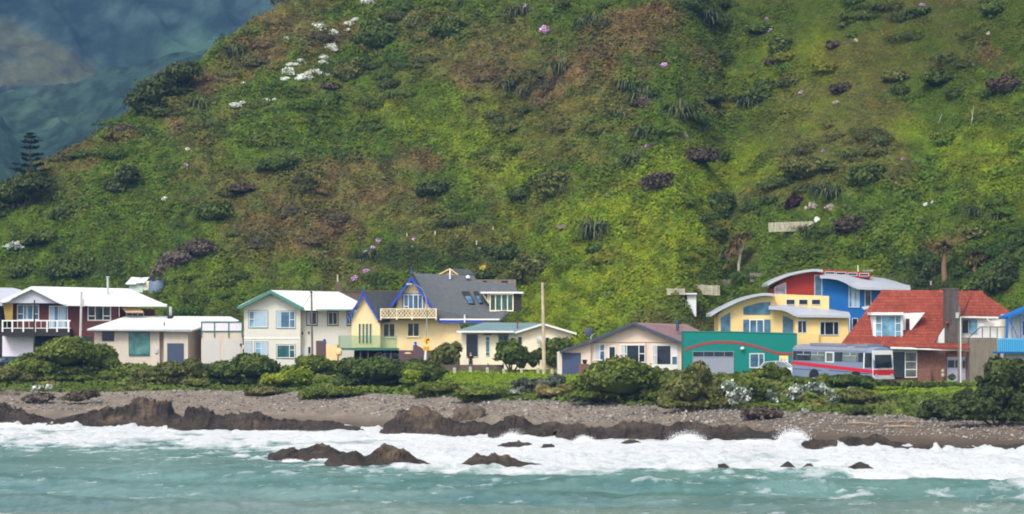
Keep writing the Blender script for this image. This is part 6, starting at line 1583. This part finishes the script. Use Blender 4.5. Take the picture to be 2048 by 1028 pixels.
# ---------------------------------------------------------------- poles, lamp, sign
m_polew = mat('pale_weathered_pole', S(206, 190, 160), .8, .3, 2.5, streak=.35)
m_polec = mat('concrete_pole', S(196, 190, 186), .8, .15, 2, streak=.2)
m_poled = mat('dark_pole', S(60, 52, 52), .8, .3, 2)
m_polem = mat('grey_brown_pole', S(120, 112, 104), .8, .3, 2, streak=.3)
def pole(label, x0, y0, x1, y1, Y, r, m, extra=None):
    f = P(x1, 0, Y); f.z = gz(x1, Y)-.1
    mb = MB(); a, b_ = P(x0, y0, Y), P(x1, max(y1, HZ-(f.z-CH)/Y*F), Y)
    mb.tube([b_, (a+b_)/2, a], [r*1.1, r, r*.82], 10)
    t = thing('utility_pole', label, 'pole', f, 'utility poles along the road')
    mb.build('shaft', m, t)
    if extra: extra(t, Y)
    return t
def ex1(t, Y):
    MB().rect(163.5, 598, 168.5, 613, Y-.25, .2).build('cable_box', m_galv, t)
def ex3(t, Y):
    MB().tube([P(621, 590, Y), P(612, 605, Y+2), P(603, 617, Y+4)], .018, 5).build('service_wire', m_poled, t)
    MB().lathe(P(622.5, 586, Y), [(.1, 0), (.13, .1), (.02, .2)]).build('cap', m_poled, t)
def ex5(t, Y):
    MB().rect(1912, 625, 1918, 636, Y-.3, .25).build('transformer', m_galv, t)
    MB().rect(1920.4, 634, 1922.2, 766, Y-.17, .05).build('cable_duct', m_wht, t)
pole('square-shouldered pale concrete pole in front of brick house', 163, 583, 159.5, 688, 360, .13, m_polec, ex1)
pole('dark thin pole in front of the brick house balcony', 69, 600, 68, 690, 362, .09, m_poled)
pole('grey pole in front of the off-white weatherboard house', 623, 585, 625, 712, 352, .10, m_polem, ex3)
pole('tallest bare sun-bleached wooden pole standing alone by the lawn', 1085, 565, 1088.5, 745, 334, .155, m_polew)
pole('pole with white cable duct in front of red-roofed house door', 1919, 613, 1918.5, 766, 298, .13, m_polem, ex5)

Y = 346
f = P(853, 0, Y); f.z = gz(853, Y)
t = thing('street_lamp', 'slender grey street lamp with arm curving over yellow house balcony', 'street lamp', f)
pts = [(849.5, 735), (852.5, 684), (853.5, 640), (853.4, 606), (850.5, 592), (846, 581), (839, 573), (832, 570.5), (823, 569)]
MB().tube([P(x, y, Y) for x, y in pts], [.06, .055, .05, .045, .04, .035, .035, .03, .03], 8).build('post', mat('grey_green_steel', S(150, 156, 150), .5, .1), t)
MB().rect(813, 566.5, 824, 569.6, Y-.12, .3).build('lamp_head', m_galv, t)
Y = 345.6
f = P(850, 0, Y); f.z = gz(850, Y)
t = thing('road_sign', 'yellow diamond bend-warning sign with smaller yellow plate on white post', 'road sign', f)
MB().tube([P(849.5, 738, Y+.1), P(851.5, 703, Y+.1), P(854, 680, Y+.1)], [.13, .12, .05], 10).build('post', m_wht, t)
m_sy = mat('sign_amber', S(236, 178, 20), .45, .04); m_blk = mat('sign_black', (.015, .015, .015), .5, .02)
o = MB().ply([(854, 672.6), (861.6, 681.5), (854, 690), (846.6, 681.5)], Y-.02, .05).build('diamond_plate', m_sy, t)
# bend arrow: up, round to the right
MB().ply([(852.2, 687), (852.2, 680.6), (853.6, 678.6), (856, 677.9), (856, 676), (859.4, 678.8), (856, 681.4), (856, 679.8), (854.6, 680.3), (854, 681.6), (854, 687)], Y-.035, .014).build('arrow', m_blk, o)
o = MB().rect(846.6, 692.4, 859.6, 701, Y-.02, .05).build('advisory_plate', m_sy, t)
mk = mat('sign_orange_brown', S(190, 110, 20), .5, .02)
MB().rect(848.8, 694.8, 851.8, 698.8, Y-.035, .014).rect(854, 694.8, 857.2, 698.8, Y-.035, .014).build('worn_marks', mk, o)

# ---------------------------------------------------------------- vehicles
m_tyre = mat('tyre_rubber', (.02, .02, .02), .8, .1); m_rim = mat('wheel_steel', (.35, .35, .36), .4, .1, spec=.5)
def local(o_mb, M):
    o_mb.v = [M @ v for v in o_mb.v]; return o_mb
from mathutils import Matrix
def wheel(M, x, y, z, r, w, par):
    mb = MB(); n_ = 20
    for sx_ in (0,):
        prof = [(r*.62, -w/2), (r*.96, -w/2), (r, -w*.3), (r, w*.3), (r*.96, w/2), (r*.62, w/2)]
        for k in range(n_):
            a = 2*math.pi*k/n_
            for q in prof: mb.v.append(Vector((x+q[0]*math.cos(a), y+q[1], z+q[0]*math.sin(a))))
        m_ = len(prof)
        for k in range(n_):
            k2 = (k+1) % n_
            for q in range(m_-1): mb.f.append((k*m_+q, k*m_+q+1, k2*m_+q+1, k2*m_+q))
    w_ = local(mb, M).build('wheel', m_tyre, par)
    mb = MB(); i = 0
    for yy in (-w*.42, w*.42):
        for k in range(n_):
            a = 2*math.pi*k/n_; mb.v.append(Vector((x+r*.63*math.cos(a), y+yy, z+r*.63*math.sin(a))))
    mb.f = [tuple(range(n_)), tuple(range(2*n_-1, n_-1, -1))]+[(k, (k+1) % n_, n_+(k+1) % n_, n_+k) for k in range(n_)]
    local(mb, M).build('rim', m_rim, w_)

def bus():
    Yc = 300.3; f = P(1745, 0, Yc); z0 = 3.47
    hd = math.atan2(-.777, .63)
    base = Vector((f.x, f.y, z0))
    t = thing('parked_bus', 'grey-blue coach with sloping red stripe parked before red-roofed house', 'bus', base)
    # local frame: x forward, y left; the near front corner (x=L, y=-w) is at base
    L, w = 9.7, 1.22
    M = Matrix.Translation(base) @ Matrix.Rotation(hd, 4, 'Z') @ Matrix.Rotation(math.radians(.8), 4, 'Y') @ Matrix.Translation((-L, w, 0))
    ms = mat('bus_pale_blue_paint', S(120, 134, 160), .35, .05, spec=.5); mr = mat('bus_red_stripe', S(200, 32, 48), .35, .05, spec=.5)
    mw = mat('bus_white_paint', S(232, 232, 228), .35, .04, spec=.5); mg = mat('bus_roof_grey', S(128, 132, 146), .5, .12, 1.5)
    gl = g_dk; gl2 = glass('bus_curtained_glass', (.12, .15, .14))
    H0, HB_, HT = .34, 1.66, 2.60       # skirt, belt, gutter
    # body as one loft of rounded cross sections
    sec = [(-w, H0), (-w, 1.0), (-w*.995, HB_), (-w*.95, HT), (-w*.86, HT+.22), (-w*.6, HT+.38), (0, HT+.44), (w*.6, HT+.38), (w*.86, HT+.22), (w*.95, HT), (w*.995, HB_), (w, 1.0), (w, H0)]
    xs = [(0, .96, .0), (.12, 1, .0), (L-.9, 1, 0), (L-.35, 1, -.02), (L-.05, .97, -.06), (L, .93, -.1)]
    mb = MB(); m_ = len(sec)
    for x, k, dz in xs:
        for y, z in sec: mb.v.append(Vector((x-(max(z-HB_, 0)*.14 if x > L-.5 else 0), y*k, z+(dz if z > HT else 0))))
    for i in range(len(xs)-1):
        for q in range(m_-1): mb.f.append((i*m_+q, i*m_+q+1, (i+1)*m_+q+1, (i+1)*m_+q))
    mb.f += [tuple(range(m_)), tuple(range((len(xs)-1)*m_, len(xs)*m_))]
    local(mb, M).build('body', ms, t)
    # roof cap and pod
    mb = MB(); 
    rs = [(-w*.965, HT+.03), (-w*.87, HT+.22), (-w*.6, HT+.40), (0, HT+.46), (w*.6, HT+.40), (w*.87, HT+.22), (w*.965, HT+.03)]
    for x in (.05, L-.9):
        for y, z in rs: mb.v.append(Vector((x, y, z+.01)))
    for q in range(6): mb.f.append((q, q+1, 7+q+1, 7+q))
    mb.box((1.8, -.85, HT+.40), (6.2, .85, HT+.60)); mb.box((L-2.6, -.9, HT+.38), (L-.95, .9, HT+.62))
    local(mb, M).build('roof', mg, t)
    def side(name, x0, z0_, x1, z1, m, d=.012, zs=0):
        yb = -w-.004-d
        return local(MB().prism([(x0, yb, z0_), (x1, yb, z0_+zs), (x1, yb+(z1-HB_)*.05, z1+zs), (x0, yb+(z1-HB_)*.05, z1)], (0, d, 0)), M).build(name, m, t)
    # windows along the side (x metres from rear)
    zb, zt = 1.72, 2.50
    for x0, x1, g in ((.15, .55, gl), (.6, 2.3, gl), (2.35, 4.0, gl2), (5.2, 6.1, gl), (6.15, 7.95, gl2), (8.0, 8.55, gl)):
        o = side('side_window', x0, zb, x1, zt, g)
        if x1-x0 > 1.2:
            mb = MB(); yb = -w-.03
            mb.box((x0+.1, yb, zb+.48), (x1-.1, yb+.012, zb+.52)); mb.box(((x0+x1)/2-.03, yb, zb+.52), ((x0+x1)/2+.03, yb+.012, zt))
            local(mb, M).build('slider_frame', m_pgrey, o)
    mb = MB(); yb = -w-.035
    mb.box((4.1, yb, zb-.1), (4.2, yb+.03, zt)); mb.box((5.0, yb, zb-.1), (5.1, yb+.03, zt)); mb.box((4.2, yb, zt-.08), (5.0, yb+.03, zt)); mb.box((4.2, yb, zb-.1), (5.0, yb+.03, zb-.02))
    o = local(mb, M).build('side_door', mw, t); side('door_pane', 4.2, zb-.02, 5.0, zt-.08, gl2).parent = t
    side('driver_window', 8.75, 1.30, 9.55, zt, gl)
    side('window_post', 8.6, 1.2, 8.72, zt, mw)
    # livery stripe that drops toward the front
    side('stripe', .0, 1.38, L-.02, 1.66, mr, zs=-.55)
    side('lower_trim', .2, .98, 3.6, 1.02, m_navy, zs=-.06); side('lower_trim', 4.6, .96, L-.3, 1.0, m_navy, zs=-.2)
    # front mask
    def front(name, y0, z0_, y1, z1, m, x=L, d=.03, sl=.14):
        return local(MB().prism([(x-max(z0_-HB_, 0)*sl, y0, z0_), (x-max(z0_-HB_, 0)*sl, y1, z0_), (x-max(z1-HB_, 0)*sl, y1*.97, z1), (x-max(z1-HB_, 0)*sl, y0*.97, z1)], (d, 0, 0)), M).build(name, m, t)
    front('front_mask', -w*.99, .45, w*.99, 2.72, mw, L+.0, .05)
    o = front('windscreen', -w*.80, 1.28, w*.80, 2.36, gl, L+.05, .03)
    for y in (-.45, .5):
        local(MB().tube([(L+.12, y, 1.2), (L+.1, y+.3, 1.75)], .018, 5), M).build('wiper', m_blk, t)
    front('front_stripe', -w*.985, .66, w*.985, 1.12, mr, L+.05, .02)
    front('bumper', -w*.97, .34, w*.97, .58, m_pgrey, L+.06, .07)
    for y in (-.9, .9): local(MB().tube([(L+.10, y, .66), (L+.16, y, .66)], .11, 12), M).build('headlight', m_galv, t)
    local(MB().tube([(L-.1, -w-.05, 2.35), (L+.05, -w-.28, 2.2)], .02, 5).box((L+.0, -w-.38, 1.85), (L+.08, -w-.22, 2.2)), M).build('mirror', m_blk, t)
    for x in (2.75, 7.75):
        mb = MB(); n_ = 14
        pts = [(x+.62*math.cos(a), -w-.006, .42+.62*math.sin(a)) for a in np.linspace(0, math.pi, n_)]+[(x-.62, -w-.006, .34), (x+.62, -w-.006, .34)]
        local(mb.prism(pts, (0, .25, 0)), M).build('wheel_arch', m_dark, t)
        for y in (-w+.14, w-.16): wheel(M, x, y, .48, .48, .28, t)
bus()

def car(label, px, Y, rot, m, dz=0, kind='hatch'):
    f = P(px, 0, Y); f.z = gz(px, Y)+dz
    t = thing('parked_car', label, 'car', f, 'cars parked by the houses')
    M = Matrix.Translation(f) @ Matrix.Rotation(rot, 4, 'Z')
    w = .84
    low = [(-2.1, .35), (-2.15, .62), (-2.05, .86), (-1.75, .92), (.95, .92), (1.75, .80), (2.08, .66), (2.15, .45), (2.1, .3), (1.75, .22), (-1.8, .22)]
    mb = MB()
    for y, k in ((-w, .97), (-w*.94, 1.0), (w*.94, 1.0), (w, .97)):
        for x, z in low: mb.v.append(Vector((x*k, y, .55+(z-.55)*(1 if abs(y) < w else .93))))
    n_ = len(low)
    for i in range(3):
        for q in range(n_): mb.f.append((i*n_+q, i*n_+(q+1) % n_, (i+1)*n_+(q+1) % n_, (i+1)*n_+q))
    mb.f += [tuple(range(n_)), tuple(range(3*n_, 4*n_))]
    local(mb, M).build('body', m, t)
    top = [(-1.75, .92), (-1.35, 1.36), (-.9, 1.43), (.0, 1.44), (.35, 1.36), (1.05, .92)]
    def ghouse(sc, y0, y1, nm, mm, off=0):
        mb = MB()
        for yb, yt in ((-y0, -y1), (y0, y1)):
            for x, z in top:
                q = (z-.92)/.52; mb.v.append(Vector((x*sc, yb+(yt-yb)*q, z-off)))
        n2 = len(top); mb.f = [tuple(range(n2)), tuple(range(2*n2-1, n2-1, -1))]+[(k, (k+1) % n2, n2+(k+1) % n2, n2+k) for k in range(n2)]
        return local(mb, M).build(nm, mm, t)
    ghouse(1.0, .78, .62, 'cabin_glass', glass(label.split()[0]+'_car_glass', (.06, .11, .13)))
    mb = MB()
    for a, b_ in zip([(-1.36, 1.37), (-.9, 1.44), (.0, 1.452)], [(-.9, 1.44), (.0, 1.452), (.36, 1.37)]):
        mb.prism([(a[0], -.66, a[1]), (b_[0], -.66, b_[1]), (b_[0], .66, b_[1]), (a[0], .66, a[1])], (0, 0, .03))
    for s_ in (-1, 1):
        for a, b_ in (((-1.76, .92), (-1.36, 1.38)), ((-.35, .92), (-.35, 1.44)), ((.36, 1.38), (1.06, .92))):
            mb.tube([(a[0], s_*.79, a[1]), (b_[0], s_*.64, b_[1])], .035, 5)
    local(mb, M).build('roof', m, t)
    for x in (-1.35, 1.35):
        for y in (-.74, .74): wheel(M, x, y, .31, .31, .2, t)
    for y in (-.6, .6): local(MB().box((2.0, y-.14, .58), (2.13, y+.14, .70)), M).build('headlight', m_galv, t)
car('dark navy car parked under the balcony of brick house', 14, 364, math.radians(215), mat('navy_car_paint', S(34, 32, 52), .3, .05, spec=.5), -.1)
car('silver car parked under the glass balcony of yellow house', 769, 352.4, math.radians(200), mat('silver_car_paint', S(176, 188, 196), .3, .05, spec=.5), .12)
car('white car parked before the sign on green workshop', 1562, 315.5, math.radians(-14), mat('white_car_paint', S(222, 222, 228), .3, .05, spec=.5), .0)

# ---------------------------------------------------------------- person in front of the cottage window
def person():
    Y = 344.6; f = P(941.5, 0, Y); f.z = gz(941.5, Y)
    t = thing('person', 'person in dark top and blue jeans standing before big cottage window', 'person', f)
    def skin(name, V, E, R_, m):
        me = bpy.data.meshes.new(name); me.from_pydata([(x, y, z) for x, y, z in V], E, [])
        me.materials.append(m); o = bpy.data.objects.new(name, me); C.objects.link(o); o.parent = t; W[o.name] = f
        md = o.modifiers.new('Skin', 'SKIN'); md.use_smooth_shade = True
        for i, r in enumerate(R_): me.skin_vertices[0].data[i].radius = (r if hasattr(r, '__len__') else (r, r))
        me.skin_vertices[0].data[0].use_root = True
        s = o.modifiers.new('Subdivision', 'SUBSURF'); s.levels = 1; s.render_levels = 1
        return o
    V = [(0, 0, .92), (0, 0, 1.12), (0, 0, 1.36), (0, 0, 1.46), (0, -.01, 1.53), (0, -.02, 1.62), (0, -.01, 1.70),
         (.17, 0, 1.38), (.24, -.02, 1.12), (.20, -.16, .98), (.15, -.22, .97), (-.17, 0, 1.38), (-.24, -.02, 1.12), (-.20, -.14, .97), (-.14, -.20, .96),
         (.09, 0, .86), (.10, -.01, .48), (.10, .02, .08), (.11, -.12, .04), (-.09, 0, .86), (-.11, -.03, .48), (-.12, 0, .08), (-.14, -.13, .04)]
    E = [(0, 1), (1, 2), (2, 3), (3, 4), (4, 5), (5, 6), (2, 7), (7, 8), (8, 9), (9, 10), (2, 11), (11, 12), (12, 13), (13, 14), (0, 15), (15, 16), (16, 17), (17, 18), (0, 19), (19, 20), (20, 21), (21, 22)]
    Rr = [(.15, .11), (.13, .10), (.16, .11), .055, .06, (.085, .10), .07, .06, .042, .032, .035, .06, .042, .032, .035, .085, .058, .042, .038, .085, .058, .042, .038]
    skin('body', V, E, Rr, mat('skin', S(214, 170, 150), .6, .05))
    g = lambda ids: ([V[i] for i in ids], {k: j for j, k in enumerate(ids)})
    def sub(name, ids, grow, m):
        v, mp_ = g(ids); e = [(mp_[a], mp_[b]) for a, b in E if a in mp_ and b in mp_]
        rr = []
        for i in ids:
            r = Rr[i]; rr.append((r[0]+grow, r[1]+grow) if hasattr(r, '__len__') else (r+grow, r+grow))
        skin(name, v, e, rr, m)
    sub('shirt', [1, 0, 2, 7, 8, 11, 12], .04, mat('dark_red_top', S(40, 26, 32), .8, .1))
    sub('jeans', [0, 15, 16, 17, 19, 20, 21], .03, mat('blue_denim', S(44, 58, 98), .8, .1))
    skin('hair', [(0, .02, 1.66), (0, .0, 1.735), (0, .06, 1.58)], [(0, 1), (0, 2)], [(.092, .09), .07, .05], mat('brown_hair', (.05, .03, .02), .7, .1))
    mb = MB()
    for q, hx, hy, hz in ((1, .15, -.235, .965), (-1, -.14, -.215, .955)):
        for k in range(4):
            b0 = Vector((hx+(k-1.5)*.017, hy-.03, hz)); ln = (.055, .065, .06, .045)[k]
            mb.tube([f+b0, f+b0+Vector((0, -ln*.6, -.01)), f+b0+Vector((0, -ln*.85, -.035))], [.008, .0075, .006], 5)
        mb.tube([f+Vector((hx-q*.03, hy, hz+.005)), f+Vector((hx-q*.055, hy-.03, hz+.01))], [.010, .007], 5)
    mb.tube([f+Vector((0, -.115, 1.62)), f+Vector((0, -.145, 1.605))], [.010, .014], 5)
    mb.build('fingers', bpy.data.materials['skin'], t)
person()

# ---------------------------------------------------------------- driftwood and spray
m_drift = mat('bleached_driftwood', S(158, 140, 118), .85, .35, 3)
for i, (x0, y0, x1, y1, lb) in enumerate([(1695, 851, 1758, 853, 'long bleached driftwood log lying on dark sand'), (1770, 849, 1865, 845, 'thin bleached pole of driftwood lying nearly level on sand'), (1775, 856, 1830, 858, 'shorter driftwood log beside pale stones on sand')]):
    Yq = ray((x0+x1)/2, (y0+y1)/2); a = P(x0, 0, Yq+.6); b_ = P(x1, 0, Yq-.3); a.z = gz(x0, Yq+.6)+.12; b_.z = gz(x1, Yq-.3)+.12
    o = MB().tube([a, (a+b_)/2+Vector((0, 0, .06)), b_], [.08, .07, .04] if i != 1 else [.04, .045, .03], 7).build('driftwood', m_drift, origin=(a+b_)/2)
    tag(o, lb, 'driftwood', 'driftwood on the beach')
m_spray, n, l, b = nt('sea_spray'); b.inputs['Base Color'].default_value = (.82, .84, .86, 1); b.inputs['Roughness'].default_value = .9
b.inputs['Specular IOR Level'].default_value = .1
def spray(px, py, w, hgt, n_, Y, lean=0, label='burst of white spray'):
    n_ = int(n_*2.3)
    """a plume of droplets thrown up from the water, denser and lower at its foot"""
    s = Y/F
    k = RNG.random(n_)**1.6
    jets = np.linspace(-.8, .8, 7)+RNG.uniform(-.12, .12, 7)
    j = jets[RNG.integers(0, 7, n_)]
    x = (px-CX)*s+((j*(1-k*.2)+RNG.normal(0, .24+.25*k, n_))*w*.5+k*lean)*s
    z = k*hgt*s*(1-.45*np.abs(j))*RNG.uniform(.45, 1.1, 7)[RNG.integers(0, 7, len(k))]*RNG.uniform(.8, 1.1, n_)
    y = Y+RNG.normal(0, w*.22*s, n_)
    keep_ = RNG.random(n_) < 1.1
    k, j, x, y, z = k[keep_], j[keep_], x[keep_], y[keep_], z[keep_]; n_ = len(k)
    r = RNG.uniform(.008, .024, n_)*(1.5-k)
    Cn = np.stack([x, y, z], 1); V, Fq, c = leaf_arrays(Cn, np.tile([0, -1.0, .3], (n_, 1)), r*2, np.ones((n_, 3)), 1.2)
    o = np_mesh('sea_spray', V, Fq, m_spray, origin=(float((px-CX)*s), Y, 0.0))
    tag(o, label, 'spray', kind='stuff')
sp = [(1592, 882, 46, 44, 5200, 252, -8, 'tallest burst of white spray on the brown-topped shore rock'), (1372, 882, 52, 34, 5200, 250, 4, 'broad burst of spray against the dark rock shelf'), (1020, 876, 34, 26, 4400, 257.5, 6, 'burst of spray in front of dark rounded shore rock'),
      (1168, 882, 28, 20, 3000, 253, 0, 'low burst of spray against long dark rock shelf'), (1665, 898, 34, 16, 2200, 236.5, 5, 'small splash at left end of low brown rock outcrop'), (335, 864, 20, 12, 1400, 278.5, 2, 'small splash below the pale tan-topped rock'),
      (1505, 886, 50, 14, 2600, 249.5, 0, 'low line of splashes under brown-topped rock'), (15, 862, 40, 14, 1700, 294, 0, 'splash at the leftmost rock'), (820, 872, 90, 8, 2600, 268, 0, 'low wash splashing on the ochre-topped rock'),
      (560, 868, 120, 7, 2600, 277.5, 0, 'low wash splashing along the dark ledge'), (1260, 882, 40, 10, 1700, 253, 0, 'small splash beside the flat awash rock'),
      (748, 934, 12, 14, 600, 208.5, 0, 'foam running down the front of the largest surf rock'), (812, 934, 18, 16, 800, 208.5, 2, 'foam on the right shoulder of largest surf rock'), (1052, 936, 50, 14, 1800, 207, 0, 'foam washing over tail of the double-humped rock'), (585, 920, 30, 7, 700, 218, 0, 'foam at foot of the long surf rock')]
for q in sp: spray(q[0], q[1], q[2], q[3], q[4], q[5], q[6], q[7])

# ---------------------------------------------------------------- haze, light, camera
def haze():
    mb = MB().box((-1400, -60, -6), (1400, 3100, 420))
    m = bpy.data.materials.new('sea_air_haze'); m.use_nodes = True; n = m.node_tree.nodes; l = m.node_tree.links
    n.remove(n['Principled BSDF'])
    v = n.new('ShaderNodeVolumePrincipled'); v.inputs['Color'].default_value = (.20, .47, 1.0, 1); v.inputs['Density'].default_value = HAZE
    v.inputs['Anisotropy'].default_value = .2
    l.new(v.outputs[0], n['Material Output'].inputs['Volume'])
    tag(mb.build('haze', m), 'thin blue sea haze over the whole bay', 'haze', kind='stuff')
HAZE = .00015
haze()
sc = bpy.context.scene
wd = bpy.data.worlds.new('World'); sc.world = wd; wd.use_nodes = True
n = wd.node_tree.nodes; l = wd.node_tree.links; bg = n['Background']
sky = n.new('ShaderNodeTexSky'); sky.sky_type = 'NISHITA'; sky.sun_disc = False
EL, AZ = math.radians(46), math.radians(205)      # AZ: compass direction the light comes from, 180 = behind the camera
sky.sun_elevation = EL; sky.sun_rotation = AZ; sky.air_density = 1.2; sky.dust_density = 3.0; sky.ozone_density = 1.0
hs = n.new('ShaderNodeHueSaturation'); hs.inputs['Saturation'].default_value = .16; l.new(sky.outputs[0], hs.inputs['Color'])
l.new(hs.outputs[0], bg.inputs[0]); bg.inputs[1].default_value = .15
sun = bpy.data.lights.new('sun', 'SUN'); sun.energy = 1.5; sun.angle = math.radians(14); sun.color = (1, .95, .86)
so = bpy.data.objects.new('sun', sun); C.objects.link(so)
d = Vector((math.sin(AZ)*math.cos(EL), math.cos(AZ)*math.cos(EL), math.sin(EL)))
so.rotation_euler = d.to_track_quat('Z', 'Y').to_euler()
cam = bpy.data.cameras.new('camera'); co = bpy.data.objects.new('camera', cam); C.objects.link(co)
co.location = (0, 0, CH); co.rotation_euler = (math.radians(90), 0, 0)
cam.sensor_width = 36; cam.lens = 36*F/2048; cam.shift_y = (HZ-514)/2048; cam.clip_start = 1; cam.clip_end = 12000
sc.camera = co
sc.view_settings.view_transform = 'Standard'; sc.view_settings.look = 'None'; sc.view_settings.exposure = 0.62; sc.view_settings.gamma = 1
sc.render.engine = 'CYCLES'
sc.cycles.use_denoising = True
try: sc.cycles.denoiser = 'OPENIMAGEDENOISE'
except Exception: pass
sc.cycles.max_bounces = 5; sc.cycles.diffuse_bounces = 3; sc.cycles.glossy_bounces = 3; sc.cycles.transmission_bounces = 4; sc.cycles.volume_bounces = 0
sc.cycles.filter_width = 1.9
